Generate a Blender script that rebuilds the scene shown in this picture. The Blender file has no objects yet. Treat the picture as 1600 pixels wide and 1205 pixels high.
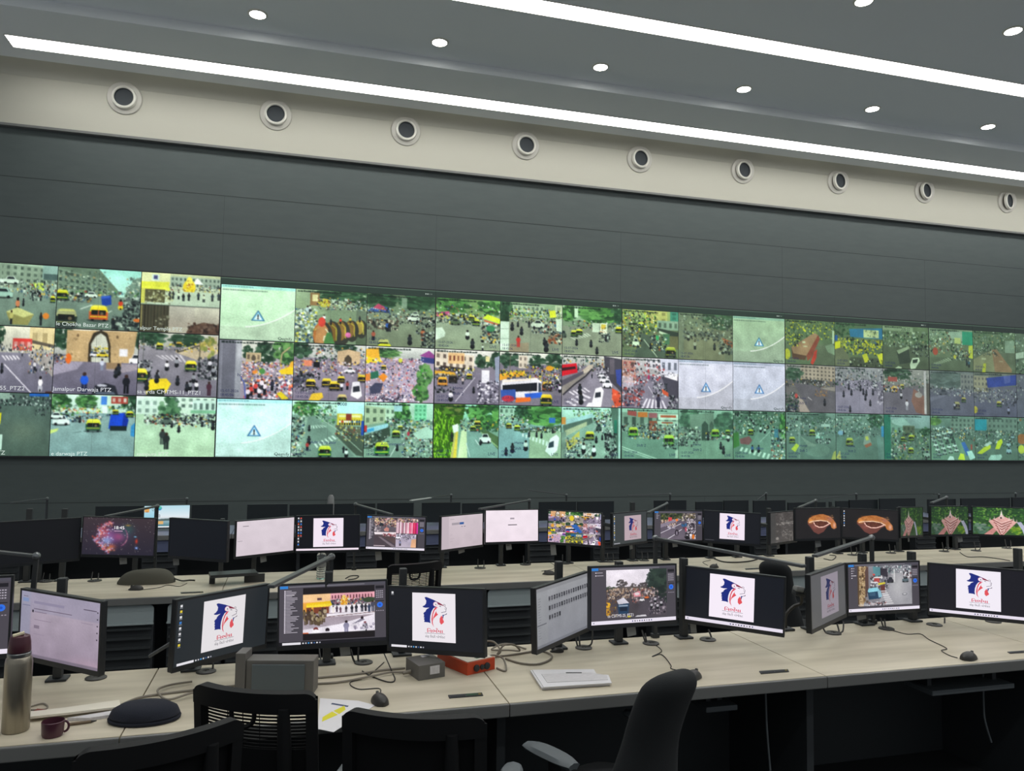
import bpy, bmesh, math, random
import numpy as np
from mathutils import Vector, Matrix, Euler

SC = bpy.context.scene
COL = SC.collection
PI = math.pi

# ------------------------------------------------------------------ camera frame (metres, z = 0 is the floor of the first tier)
YAW, PITCH, ROLL, FPX, EYE = 0.27668, 0.06202, 0.01363, 1200.0, Vector((0, 0, 1.81))
FWD = Vector((math.sin(YAW) * math.cos(PITCH), math.cos(YAW) * math.cos(PITCH), math.sin(PITCH)))
_r = Vector((math.cos(YAW), -math.sin(YAW), 0)); _u = _r.cross(FWD)
RIGHT = _r * math.cos(ROLL) + _u * math.sin(ROLL)
UP = -_r * math.sin(ROLL) + _u * math.cos(ROLL)

def ray(u, v): return FWD + RIGHT * ((u - 800) / FPX) + UP * ((602.5 - v) / FPX)
def at_z(u, v, z):
    d = ray(u, v); return EYE + d * ((z - EYE.z) / d.z)
def at_y(u, v, y):
    d = ray(u, v); return EYE + d * (y / d.y)

T1, T2, T3 = 0.75, 0.64, 0.69          # worktop heights of the three desk rows
F1, F2, F3 = 0.0, -0.11, -0.06         # floors of the three tiers

# ------------------------------------------------------------------ mesh builder
class MB:
    def __init__(s): s.v = []; s.f = []; s.sm = []
    def add(s, vs, fs, smooth=False):
        b = len(s.v); s.v += [Vector(v) for v in vs]
        for f in fs: s.f.append([b + i for i in f]); s.sm.append(smooth)
        return s
    def box(s, c, size, M=None, bev=0.0):
        x, y, z = size[0] / 2, size[1] / 2, size[2] / 2
        if bev > 0:
            b = min(bev, x * .9, y * .9, z * .9)
            bm = bmesh.new(); bmesh.ops.create_cube(bm, size=1)
            for v in bm.verts: v.co = Vector((v.co.x * size[0], v.co.y * size[1], v.co.z * size[2]))
            bmesh.ops.bevel(bm, geom=bm.edges[:], offset=b, segments=2, affect='EDGES', profile=.6)
            bm.verts.index_update()
            vs = [v.co.copy() for v in bm.verts]; fs = [[v.index for v in f.verts] for f in bm.faces]; bm.free()
        else:
            vs = [Vector((a * x, b * y, c_ * z)) for a in (-1, 1) for b in (-1, 1) for c_ in (-1, 1)]
            fs = [(0, 1, 3, 2), (4, 6, 7, 5), (0, 4, 5, 1), (2, 3, 7, 6), (0, 2, 6, 4), (1, 5, 7, 3)]
        if M is not None: vs = [M @ v for v in vs]
        c = Vector(c)
        return s.add([v + c for v in vs], fs)
    def bx(s, x0, x1, y0, y1, z0, z1, bev=0.0):
        return s.box(((x0 + x1) / 2, (y0 + y1) / 2, (z0 + z1) / 2), (x1 - x0, y1 - y0, z1 - z0), None, bev)
    def bar(s, p, q, w, h, up=(0, 0, 1), bev=0.0):
        p, q = Vector(p), Vector(q); d = q - p; L = d.length; d.normalize()
        up = Vector(up)
        if abs(d.dot(up)) > .98: up = Vector((0, 1, 0))
        a = d.cross(up).normalized(); b = a.cross(d)
        M = Matrix((d, a, b)).transposed()
        return s.box((p + q) / 2, (L, w, h), M, bev)
    def tube(s, pts, r, n=8, cap=True):
        pts = [Vector(p) for p in pts]; rings = []
        ref = Vector((0, 0, 1)); prev = None
        rr = r if isinstance(r, (list, tuple)) else [r] * len(pts)
        for i, p in enumerate(pts):
            t = (pts[min(i + 1, len(pts) - 1)] - pts[max(i - 1, 0)])
            t = t.normalized() if t.length > 1e-9 else Vector((0, 0, 1))
            if prev is None:
                a = t.cross(ref if abs(t.dot(ref)) < .95 else Vector((1, 0, 0))).normalized()
            else:
                a = (prev - t * prev.dot(t))
                a = a.normalized() if a.length > 1e-6 else t.orthogonal().normalized()
            prev = a; b = t.cross(a)
            rings.append([p + (a * math.cos(2 * PI * k / n) + b * math.sin(2 * PI * k / n)) * rr[i] for k in range(n)])
        vs = [v for R in rings for v in R]; fs = []
        for i in range(len(pts) - 1):
            for k in range(n):
                fs.append((i * n + k, i * n + (k + 1) % n, (i + 1) * n + (k + 1) % n, (i + 1) * n + k))
        if cap: fs += [tuple(range(n))[::-1], tuple((len(pts) - 1) * n + k for k in range(n))]
        return s.add(vs, fs, True)
    def lathe(s, prof, c=(0, 0, 0), n=24, M=None):
        c = Vector(c); vs = []; fs = []
        for r, z in prof:
            for k in range(n):
                a = 2 * PI * k / n; v = Vector((r * math.cos(a), r * math.sin(a), z))
                vs.append((M @ v if M is not None else v) + c)
        for i in range(len(prof) - 1):
            for k in range(n):
                fs.append((i * n + k, i * n + (k + 1) % n, (i + 1) * n + (k + 1) % n, (i + 1) * n + k))
        if prof[0][0] > 1e-5: fs.append(tuple(range(n))[::-1])
        if prof[-1][0] > 1e-5: fs.append(tuple((len(prof) - 1) * n + k for k in range(n)))
        return s.add(vs, fs, True)
    def prism(s, loop, ext):
        n = len(loop); loop = [Vector(p) for p in loop]; ext = Vector(ext)
        vs = loop + [p + ext for p in loop]
        fs = [tuple(range(n))[::-1], tuple(range(n, 2 * n))] + [(i, (i + 1) % n, n + (i + 1) % n, n + i) for i in range(n)]
        return s.add(vs, fs)
    def grid(s, P, th=None, smooth=True):
        """sheet from rows of points; th gives it thickness along its normals"""
        R, Cn = len(P), len(P[0]); P = [[Vector(p) for p in row] for row in P]
        vs = [p for row in P for p in row]
        fs = [(i * Cn + j, i * Cn + j + 1, (i + 1) * Cn + j + 1, (i + 1) * Cn + j) for i in range(R - 1) for j in range(Cn - 1)]
        if th is None: return s.add(vs, fs, smooth)
        N = []
        for i in range(R):
            for j in range(Cn):
                a = P[min(i + 1, R - 1)][j] - P[max(i - 1, 0)][j]; b = P[i][min(j + 1, Cn - 1)] - P[i][max(j - 1, 0)]
                N.append(b.cross(a).normalized())
        m = R * Cn
        vs2 = vs + [v - nn * th for v, nn in zip(vs, N)]
        fs2 = fs + [tuple(m + i for i in f[::-1]) for f in fs]
        edge = [(0, j) for j in range(Cn)] + [(i, Cn - 1) for i in range(1, R)] + [(R - 1, j) for j in range(Cn - 2, -1, -1)] + [(i, 0) for i in range(R - 2, 0, -1)]
        e = [i * Cn + j for i, j in edge]
        for k in range(len(e)):
            a, b = e[k], e[(k + 1) % len(e)]; fs2.append((b, a, m + a, m + b))
        return s.add(vs2, fs2, smooth)
    def xf(s, M):
        s.v = [M @ v for v in s.v]; return s

def emp(name, loc, rz=0.0):
    o = bpy.data.objects.new(name, None); o.empty_display_size = .05
    o.location = loc; o.rotation_euler = (0, 0, rz); COL.objects.link(o)
    o['_l'] = 1; del o['_l']
    return o
def winv(o):
    """inverse of the thing's world placement (its own loc and z-turn; nested parts sit at the identity)"""
    M = Matrix.Identity(4)
    while o is not None:
        M = Matrix.Translation(o.location) @ Matrix.Rotation(o.rotation_euler.z, 4, 'Z') @ M; o = o.parent
    return M.inverted()
def obj(name, mb, mat, parent=None, local=False, origin=None):
    """one mesh object; verts are world coordinates unless local"""
    vs = mb.v
    loc = Vector((0, 0, 0))
    if parent is not None and not local:
        M = winv(parent); vs = [M @ v for v in vs]
    elif parent is None and not local:
        if origin is None:
            xs = [v.x for v in vs]; ys = [v.y for v in vs]; zs = [v.z for v in vs]
            origin = Vector(((min(xs) + max(xs)) / 2, (min(ys) + max(ys)) / 2, min(zs)))
        loc = Vector(origin); vs = [v - loc for v in vs]
    me = bpy.data.meshes.new(name); me.from_pydata([tuple(v) for v in vs], [], mb.f)
    me.polygons.foreach_set('use_smooth', mb.sm)
    bm = bmesh.new(); bm.from_mesh(me); bmesh.ops.recalc_face_normals(bm, faces=bm.faces[:]); bm.to_mesh(me); bm.free()
    if any(mb.sm):
        try: me.set_sharp_from_angle(angle=math.radians(42))
        except Exception: pass
    me.materials.append(mat); me.update()
    o = bpy.data.objects.new(name, me); o.location = loc; COL.objects.link(o)
    if parent is not None: o.parent = parent
    return o
def tag(o, label=None, cat=None, group=None, kind=None):
    if label: o['label'] = label
    if cat: o['category'] = cat
    if group: o['group'] = group
    if kind: o['kind'] = kind
    return o
def thing(name, loc, label, cat, group=None, rz=0.0): return tag(emp(name, loc, rz), label, cat, group)
def struct(name, mb, mat, parent=None):
    o = obj(name, mb, mat, parent)
    if parent is None: o['kind'] = 'structure'
    return o
def dup(root, loc, rz, label, group=None):
    r = root.copy(); COL.objects.link(r); r.location = loc; r.rotation_euler = (0, 0, rz); r['label'] = label
    if group: r['group'] = group
    for ch in list(root.children):
        c = ch.copy(); COL.objects.link(c); c.parent = r
        for g in list(ch.children):
            d = g.copy(); COL.objects.link(d); d.parent = c
    return r

# ------------------------------------------------------------------ materials
def lin(c):
    c = c.lstrip('#'); t = [int(c[i:i + 2], 16) / 255 for i in (0, 2, 4)]
    return tuple(x / 12.92 if x <= .04045 else ((x + .055) / 1.055) ** 2.4 for x in t)
def mat(name, col, rough=.5, metal=0.0, spec=.5, emit=None, es=1.0, noise=None, bump=None, trans=0.0, alpha=1.0):
    m = bpy.data.materials.new(name); m.use_nodes = True
    nt = m.node_tree; b = nt.nodes['Principled BSDF']
    c = lin(col) if isinstance(col, str) else col
    b.inputs['Base Color'].default_value = (*c, 1); b.inputs['Roughness'].default_value = rough
    b.inputs['Metallic'].default_value = metal; b.inputs['Specular IOR Level'].default_value = spec
    b.inputs['Transmission Weight'].default_value = trans; b.inputs['Alpha'].default_value = alpha
    if emit:
        b.inputs['Emission Color'].default_value = (*(lin(emit) if isinstance(emit, str) else emit), 1)
        b.inputs['Emission Strength'].default_value = es
    if noise or bump:
        tc = nt.nodes.new('ShaderNodeTexCoord')
        mp = nt.nodes.new('ShaderNodeMapping'); nt.links.new(tc.outputs['Object'], mp.inputs['Vector'])
        nz = nt.nodes.new('ShaderNodeTexNoise'); nt.links.new(mp.outputs[0], nz.inputs['Vector'])
        nz.inputs['Detail'].default_value = 4
        if noise:
            sc, c2, scale = noise
            nz.inputs['Scale'].default_value = sc; mp.inputs['Scale'].default_value = scale
            rp = nt.nodes.new('ShaderNodeValToRGB'); rp.color_ramp.elements[0].position = .35; rp.color_ramp.elements[1].position = .65
            rp.color_ramp.elements[0].color = (*c, 1); rp.color_ramp.elements[1].color = (*lin(c2), 1)
            nt.links.new(nz.outputs['Fac'], rp.inputs[0]); nt.links.new(rp.outputs[0], b.inputs['Base Color'])
        if bump:
            n2 = nt.nodes.new('ShaderNodeTexNoise'); n2.inputs['Scale'].default_value = bump[0]; nt.links.new(tc.outputs['Object'], n2.inputs['Vector'])
            bp = nt.nodes.new('ShaderNodeBump'); bp.inputs['Strength'].default_value = bump[1]; bp.inputs['Distance'].default_value = .002
            nt.links.new(n2.outputs['Fac'], bp.inputs['Height']); nt.links.new(bp.outputs[0], b.inputs['Normal'])
    return m

MAT = dict(
    wall=mat('dark grey wall panel', '4d5655', .6, noise=(3, '4a5352', (1, 1, 4))),
    wallseam=mat('panel joint', '2c3131', .8),
    cream=mat('cream plaster bulkhead', 'b9b7a9', .75),
    ceil=mat('grey painted ceiling', 'e4e8ec', .6),
    soffit=mat('grey painted soffit', 'e2e6e8', .6),
    strip=mat('lit diffuser', 'ffffff', .4, emit=(1, 1, .98), es=10.5),
    lamp=mat('lit downlight lens', 'ffffff', .4, emit=(1, .98, .93), es=25.0),
    white=mat('white plastic trim', 'd8d6cb', .45),
    nozzle=mat('off white nozzle', 'bdbab0', .45),
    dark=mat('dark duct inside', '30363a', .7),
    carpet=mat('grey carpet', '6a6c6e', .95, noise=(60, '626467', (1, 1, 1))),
    carpet_shade=mat('carpet with painted desk shade', '24272a', .95, noise=(60, '202326', (1, 1, 1))),
    side=mat('dark side wall', '3a4042', .8),
    desk=mat('pale ash laminate', 'cdc4af', .45, noise=(1.6, 'b3aa95', (.7, 5, 1)), spec=.35),
    desk_reflection=mat('laminate with painted screen reflection', '6c7088', .35),  # blue tone paints the wall screens' reflection into the worktop
    edge=mat('dark grey desk edge', '6c6d6b', .45),
    black=mat('matt black panel', '2e3235', .6),
    case=mat('black monitor plastic', '1d2024', .42),
    case2=mat('charcoal plastic', '2b2e30', .45),
    pole=mat('dark grey powder coated metal', '2c2f31', .5),
    lampbar=mat('grey aluminium lamp bar', '55585a', .4, .5),
    lampwhite=mat('pale lamp bar', 'b9beb9', .35),
    ventgrey=mat('grey vent flap', '98a3a4', .5),
    filegrey=mat('blue grey file front', '565f62', .5),
    vent_bluelight=mat('vent flap with painted blue light', '5d6480', .35),  # bluish light on the flaps is put into their colour
    louvre=mat('black louvre', '272b2d', .5),
    mesh=mat('black chair mesh', '0c0d0f', .9, spec=.2),
    chair=mat('black chair plastic', '0d0e10', .6, spec=.3),
    fabric=mat('charcoal chair fabric', '1b1e20', .95, bump=(400, .4)),
    armpad=mat('grey arm pad', '565c5f', .6),
    chrome=mat('dull steel', '8f9294', .3, .9),
    steel=mat('brushed steel flask', 'a39c8d', .33, .85, noise=(30, '8d877a', (1, 1, .05))),
    maroon=mat('maroon plastic', '4a2530', .4),
    cream2=mat('cream plastic', 'd9cfb0', .4),
    maroonglass=mat('maroon cup', '4d2a36', .3),
    navy=mat('navy cloth', '161a26', .95, bump=(300, .5)),
    paper=mat('white paper', 'd6d4d6', .8),
    paper2=mat('off white printed paper', 'bfbcbd', .8, noise=(40, 'cfcccd', (1, 8, 1))),
    papercream=mat('cream folded paper', 'd9d3c3', .8),
    yellow=mat('yellow highlighter ink', 'd6cd22', .7),
    blueink=mat('blue grey bar', '3f4d69', .7),
    cable=mat('beige grey cable', '7d766a', .6),
    cable_dark=mat('dark cable', '2b2a28', .6),
    red=mat('red plastic', 'a83a1d', .5),
    orange=mat('orange red painted steel', 'c9461f', .45),
    boxgrey=mat('grey painted metal box', '62605c', .5),
    brown=mat('brown wood pen', '6a5a46', .6),
    redbrown=mat('red brown notebook', '7d3a26', .6),
    mouse=mat('black mouse plastic', '2a2926', .45),
    bag=mat('olive grey fabric', '55544a', .95, bump=(250, .5)),
    brass=mat('brass', '9a8a3c', .35, .8),
    green=mat('green plastic', '2f4f38', .5),
    pet=mat('clear bottle plastic', 'e8eeee', .08, trans=.95),
    tagp=mat('grey paper tag', '7b7d7c', .8),
)
# ------------------------------------------------------------------ room shell
XL, XR, YB, YW = -5.6, 17.0, -4.6, 11.86
ZS, ZC = 6.74, 6.861                    # lower soffit by the wall, main ceiling
m = MB().bx(XL, XR, YW, YW + .1, -.4, ZC + .2); struct('wall_front', m, MAT['wall'])
m = MB()
for z in (5.241, 4.68, .775, .2): m.bx(XL, XR, YW - .0015, YW + .01, z - .004, z + .004)
for x, z0, z1 in ((-1.07, 4.05, 5.24), (2.09, 4.05, 5.24), (5.25, 4.05, 5.24), (8.41, 4.05, 5.24), (11.57, 4.05, 5.24), (.5, .2, .775), (3.67, .2, .775), (6.83, .2, .775)):
    m.bx(x - .0013, x + .0013, YW - .001, YW + .01, z0, z1)
struct('trim_1', m, MAT['wallseam'])
struct('floor_front', MB().bx(XL, XR, YB, 4.45, -.4, F1), MAT['carpet_shade'])  # carpet colour darkened to stand in for the shade under the desk
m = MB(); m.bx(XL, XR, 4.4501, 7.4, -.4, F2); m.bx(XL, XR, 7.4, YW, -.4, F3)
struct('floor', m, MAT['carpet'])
m = MB().bx(XL, XR, YB, 10.02, ZC, ZC + .1); struct('ceiling', m, MAT['ceil'])
# lower soffit beside the wall with its small step up to the main ceiling
m = MB().bx(XL, XR, 10.02, YW, ZS, ZC + .1); struct('ceiling_soffit', m, MAT['soffit'])
# cream bulkhead: nearly upright face that rolls into the soffit
def extr(prof):
    n = len(prof)
    return MB().add([(XL, y, z) for y, z in prof] + [(XR, y, z) for y, z in prof], [tuple(range(n))] + [tuple(range(n, 2 * n))[::-1]] + [(i, (i + 1) % n, n + (i + 1) % n, n + i) for i in range(n)], True)
struct('wall_bulkhead', extr([(YW, 5.957), (11.78, 5.957), (11.772, 6.08), (11.76, 6.28), (11.748, 6.46), (11.742, 6.62), (YW, 6.62)]), MAT['cream'])
struct('trim_3', extr([(11.85, 6.621), (11.742, 6.621), (11.72, 6.665), (11.68, 6.7), (11.62, 6.722), (11.54, 6.735), (11.44, 6.7399), (11.85, 6.7399)]), MAT['cream'])
m = MB().bx(XL, XR, 11.772, YW - .002, 5.922, 5.9565); struct('bulkhead_shade', m, MAT['edge'])  # dark strip stands in for the shade under the bulkhead

# ------------------------------------------------------------------ ceiling light strips
def strip(y0, y1, z, label, x0=-3.64, x1=16.6):
    t = thing('linear_ceiling_light', (6, (y0 + y1) / 2, z), label, 'ceiling light', 'linear lights in the ceiling')
    m = MB().bx(x0, x1, y0, y1, z - .006, z - .002); obj('diffuser', m, MAT['strip'], t)
    m = MB(); e = .012
    m.bx(x0 - e, x1 + e, y0 - e, y0, z - .009, z - .0005); m.bx(x0 - e, x1 + e, y1, y1 + e, z - .009, z - .0005)
    m.bx(x0 - e, x0, y0, y1, z - .009, z - .0005); m.bx(x1, x1 + e, y0, y1, z - .009, z - .0005)
    obj('frame', m, MAT['white'], t)
strip(10.79, 11.11, ZS, 'long white light strip in the soffit just in front of the cream bulkhead')
strip(8.256, 8.553, ZC, 'long white light strip crossing the dark main ceiling between two rows of downlights')
# ------------------------------------------------------------------ downlights
ordn = ['first', 'second', 'third', 'fourth', 'fifth', 'sixth', 'seventh', 'eighth', 'ninth']
for k in range(6):
    x = -.564 + 2.243 * k
    t = thing('downlight', (x, 9.569, ZC), ordn[k] + ' round downlight from the left in the row beside the soffit step', 'ceiling light', 'round recessed downlights')
    obj('lens', MB().lathe([(0, -.012), (.09, -.012), (.094, -.002)], (x, 9.569, ZC), 20), MAT['lamp'], t)
    obj('trim_ring', MB().lathe([(.094, -.001), (.095, -.014), (.112, -.012), (.12, -.001)], (x, 9.569, ZC), 24), MAT['white'], t)
for k, x in enumerate((6.205, 8.41)):
    t = thing('downlight', (x, 7.169, ZC), ('left' if k == 0 else 'right') + ' one of two round downlights above the upper light strip', 'ceiling light', 'round recessed downlights')
    obj('lens', MB().lathe([(0, -.012), (.09, -.012), (.094, -.002)], (x, 7.169, ZC), 20), MAT['lamp'], t)
    obj('trim_ring', MB().lathe([(.094, -.001), (.095, -.014), (.112, -.012), (.12, -.001)], (x, 7.169, ZC), 24), MAT['white'], t)
# ------------------------------------------------------------------ jet nozzles on the bulkhead
for k, (px, py) in enumerate(((195, 154), (431, 180), (634, 205), (821, 228), (999, 249), (1160, 267), (1309, 284), (1444, 299), (1573, 315))):
    p = at_y(px, py, 11.74); p.y = 11.738
    t = thing('air_nozzle', p, ordn[k] + ' round air nozzle from the left on the cream bulkhead', 'air nozzle', 'round air nozzles on the bulkhead')
    M = Matrix.Rotation(math.radians(90 + 7), 4, 'X')          # axis towards the room
    obj('flange', MB().lathe([(.14, -.01), (.15, .03), (.19, .032), (.222, .022), (.235, -.01)], p, 36, M), MAT['nozzle'], t)
    Mt = M @ Matrix.Rotation(math.radians(-3 + 2.6 * k), 4, 'Y') @ Matrix.Rotation(math.radians(-6), 4, 'X')
    obj('ring', MB().lathe([(.122, .02), (.126, .062), (.136, .072), (.158, .064), (.168, .025)], p, 36, Mt), MAT['white'], t)
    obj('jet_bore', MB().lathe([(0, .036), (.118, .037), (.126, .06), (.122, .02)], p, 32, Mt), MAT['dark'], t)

# ------------------------------------------------------------------ lights: unseen strips added overhead, and a grey fill from all round
def area(name, loc, sx, sy, power, col=(1, 1, .98), rot=(0, 0, 0)):
    l = bpy.data.lights.new(name, 'AREA'); l.shape = 'RECTANGLE'; l.size = sx; l.size_y = sy; l.energy = power; l.color = col
    o = bpy.data.objects.new(name, l); o.location = loc; o.rotation_euler = rot; COL.objects.link(o); return o
for i, y in enumerate((5.6, 3.1, .6, -1.9)):
    strip(y, y + .29, ZC, ordn[i] + ' added long light strip over the desks, out of view behind the two by the wall')
w = bpy.data.worlds.new('ambient fill'); SC.world = w; w.use_nodes = True
w.node_tree.nodes['Background'].inputs[0].default_value = (.5, .53, .55, 1); w.node_tree.nodes['Background'].inputs[1].default_value = .6  # grey fill added to brighten ceiling and wall through the open sides
# ------------------------------------------------------------------ screen pictures: drawn by code into a grid of coloured points
def hx(c):
    return np.array([int(c[i:i + 2], 16) for i in (0, 2, 4)], float) / 255
def to_lin(a): return np.where(a <= .04045, a / 12.92, ((np.clip(a, 0, 1) + .055) / 1.055) ** 2.4)

class Pic:
    def __init__(s, w, h, seed=1, base='777d7a'):
        s.W, s.H = w * 2, h * 2; s.w, s.h = w, h
        s.a = np.zeros((s.H, s.W, 3)) + hx(base)
        s.R = random.Random(seed); s.N = np.random.RandomState(seed); s.txt = []
        s.asp = w / h
    def _win(s, x0, y0, x1, y1):
        i0 = max(0, int(math.floor(x0 * s.W)) - 1); i1 = min(s.W, int(math.ceil(x1 * s.W)) + 1)
        j0 = max(0, int(math.floor(y0 * s.H)) - 1); j1 = min(s.H, int(math.ceil(y1 * s.H)) + 1)
        if i1 <= i0 or j1 <= j0: return None
        Y, X = np.mgrid[j0:j1, i0:i1]
        return i0, i1, j0, j1, (X + .5) / s.W, (Y + .5) / s.H
    def _put(s, w, mk, c, al=1.0):
        i0, i1, j0, j1 = w[:4]; c = hx(c) if isinstance(c, str) else c
        mk = mk.astype(float)[..., None] * al
        s.a[j0:j1, i0:i1] = s.a[j0:j1, i0:i1] * (1 - mk) + c * mk
        return s
    def fill(s, c): s.a[:] = hx(c); return s
    def rc(s, x0, y0, x1, y1, c, al=1.0):
        w = s._win(x0, y0, x1, y1)
        if w is None: return s
        return s._put(w, (w[4] >= x0) & (w[4] < x1) & (w[5] >= y0) & (w[5] < y1), c, al)
    def vg(s, y0, y1, c1, c2, x0=0, x1=1):
        w = s._win(x0, y0, x1, y1)
        if w is None: return s
        t = np.clip((w[5] - y0) / (y1 - y0), 0, 1)[..., None]
        mk = ((w[4] >= x0) & (w[4] < x1) & (w[5] >= y0) & (w[5] < y1)).astype(float)[..., None]
        i0, i1, j0, j1 = w[:4]
        s.a[j0:j1, i0:i1] = s.a[j0:j1, i0:i1] * (1 - mk) + (hx(c1) * (1 - t) + hx(c2) * t) * mk
        return s
    def el(s, cx, cy, rx, ry, c, al=1.0):
        w = s._win(cx - rx, cy - ry, cx + rx, cy + ry)
        if w is None: return s
        return s._put(w, ((w[4] - cx) / rx) ** 2 + ((w[5] - cy) / ry) ** 2 < 1, c, al)
    def soft(s, cx, cy, rx, ry, c, al=1.0):
        w = s._win(cx - rx * 2, cy - ry * 2, cx + rx * 2, cy + ry * 2)
        if w is None: return s
        return s._put(w, np.exp(-(((w[4] - cx) / rx) ** 2 + ((w[5] - cy) / ry) ** 2) * 1.4), c, al)
    def po(s, pts, c, al=1.0):
        xs = [p[0] for p in pts]; ys = [p[1] for p in pts]
        w = s._win(min(xs), min(ys), max(xs), max(ys))
        if w is None: return s
        X, Y = w[4], w[5]; mk = np.zeros(X.shape, bool); n = len(pts)
        for i in range(n):
            (ax, ay), (bx_, by) = pts[i], pts[(i + 1) % n]
            if ay == by: continue
            c1 = (Y >= min(ay, by)) & (Y < max(ay, by)); xi = ax + (Y - ay) * (bx_ - ax) / (by - ay)
            mk ^= c1 & (X < xi)
        return s._put(w, mk, c, al)
    def ln(s, x0, y0, x1, y1, wd, c, al=1.0):
        dx, dy = (x1 - x0) * s.asp, y1 - y0; L = math.hypot(dx, dy) or 1; nx, ny = -dy / L * wd / 2 / s.asp, dx / L * wd / 2
        return s.po([(x0 + nx, y0 + ny), (x1 + nx, y1 + ny), (x1 - nx, y1 - ny), (x0 - nx, y0 - ny)], c, al)
    def pl(s, pts, wd, c):
        for a, b in zip(pts, pts[1:]): s.ln(a[0], a[1], b[0], b[1], wd, c)
        return s
    def c(s, pal): return s.R.choice(pal)
    def spk(s, x0, y0, x1, y1, n, a, b, pal, tall=1.0):
        R = s.R; a, b = a * .5, b * .68
        for _ in range(int(n * 1.9)):
            x, y = R.uniform(x0, x1), R.uniform(y0, y1); d = a + (b - a) * R.random() ** 1.6
            if R.random() < .55: s.el(x, y, d / s.asp * .7, d * tall * .7, R.choice(pal), R.uniform(.6, 1))
            else: s.rc(x - d * .7 / s.asp, y - d * tall * .6, x + d * .7 / s.asp, y + d * tall * .6, R.choice(pal), R.uniform(.6, 1))
        return s
    def tree(s, cx, cy, rx, ry, pal=('2c4a2c', '3b6338', '4f7d45', '24402a', '5f8f55'), n=70):
        R = s.R
        for k in range(n):
            a, q = R.uniform(0, 2 * PI), math.sqrt(R.random()); d = R.uniform(.12, .3)
            s.el(cx + math.cos(a) * q * rx * .9, cy + math.sin(a) * q * ry * .9, rx * d, ry * d * .8, pal[min(len(pal) - 1, int(R.random() * len(pal)))], .75)
        return s
    def man(s, x, y, h, top='20262b', leg='1b1f25', head='3a2b24'):
        h *= .88
        s.rc(x - .10 * h, y - .47 * h, x - .005 * h, y, leg); s.rc(x + .01 * h, y - .47 * h, x + .11 * h, y, leg)
        s.el(x, y - .63 * h, .15 * h, .23 * h, top); s.el(x, y - .91 * h, .075 * h, .095 * h, head); return s
    def bike(s, x, y, h, top='2a2f35', body='1d2023'):
        h *= .82
        s.el(x, y - .22 * h, .17 * h, .24 * h, body); s.rc(x - .05 * h, y - .15 * h, x + .05 * h, y, '101214')
        s.el(x, y - .58 * h, .16 * h, .22 * h, top); s.el(x, y - .86 * h, .09 * h, .11 * h, '1c1a1a'); return s
    def rick(s, x, y, h, roof='c9bb2e', body='2d4a33', win='1d201d'):
        h *= .86; w = h * .5 / s.asp * 1.1
        s.el(x, y - h * .03, w * 1.25, h * .1, '23282a', .55)
        s.po([(x - w, y - h * .1), (x - w * 1.02, y - h * .62), (x + w * 1.02, y - h * .62), (x + w, y - h * .1)], body)
        s.po([(x - w * .95, y - h * .6), (x - w * .82, y - h * .9), (x - w * .5, y - h), (x + w * .6, y - h), (x + w * .85, y - h * .9), (x + w * 1.0, y - h * .6)], roof)
        s.po([(x - w * .8, y - h * .95), (x - w * .5, y - h), (x + w * .6, y - h), (x + w * .8, y - h * .95), (x + w * .7, y - h * .88), (x - w * .7, y - h * .88)], 'e6dc78', .5)
        s.rc(x - w * .78, y - h * .7, x + w * .78, y - h * .38, win); s.rc(x - w * .06, y - h * .7, x + w * .02, y - h * .38, body); s.el(x + w * .35, y - h * .48, w * .18, h * .1, '6a5a4c')
        s.rc(x - w * .9, y - h * .3, x + w * .9, y - h * .24, roof); s.rc(x - w * .8, y - h * .12, x - w * .5, y, '15171a'); s.rc(x + w * .5, y - h * .12, x + w * .8, y, '15171a'); return s
    def car(s, x, y, w, h, c='e4e6e4'):
        s.el(x, y - h * .08, w * .55, h * .16, '2b2f30', .7)
        s.po([(x - w / 2, y - h * .1), (x - w / 2, y - h * .55), (x - w * .3, y - h * .62), (x - w * .18, y - h), (x + w * .22, y - h), (x + w * .36, y - h * .6), (x + w / 2, y - h * .5), (x + w / 2, y - h * .1)], c)
        s.po([(x - w * .25, y - h * .62), (x - w * .15, y - h * .92), (x + w * .18, y - h * .92), (x + w * .28, y - h * .62)], '2a3136')
        s.el(x - w * .3, y - h * .1, w * .09, h * .14, '15181a'); s.el(x + w * .3, y - h * .1, w * .09, h * .14, '15181a'); return s
    def zeb(s, A, B, Cc, D, n, c='d5d9d6', al=.95):
        """stripes running A->B, repeated from AB towards DC"""
        for k in range(n):
            t0, t1 = (k + .18) / n, (k + .68) / n
            f = lambda p, q, t: (p[0] + (q[0] - p[0]) * t, p[1] + (q[1] - p[1]) * t)
            s.po([f(A, D, t0), f(B, Cc, t0), f(B, Cc, t1), f(A, D, t1)], c, al)
        return s
    def bld(s, x0, y0, x1, y1, c, nx=4, ny=3, wc='3a4246', y0b=None, y1b=None):
        """building face, optionally in perspective (right edge y0b..y1b)"""
        y0b = y0 if y0b is None else y0b; y1b = y1 if y1b is None else y1b
        s.po([(x0, y0), (x1, y0b), (x1, y1b), (x0, y1)], c)
        for i in range(nx):
            for j in range(ny):
                a, b = (i + .25) / nx, (i + .72) / nx; f = lambda t, q: (x0 + (x1 - x0) * t, (y0 + (y0b - y0) * t) * (1 - q) + (y1 + (y1b - y1) * t) * q)
                s.po([f(a, (j + .25) / ny), f(b, (j + .25) / ny), f(b, (j + .75) / ny), f(a, (j + .75) / ny)], wc, s.R.uniform(.6, 1))
        return s
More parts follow.
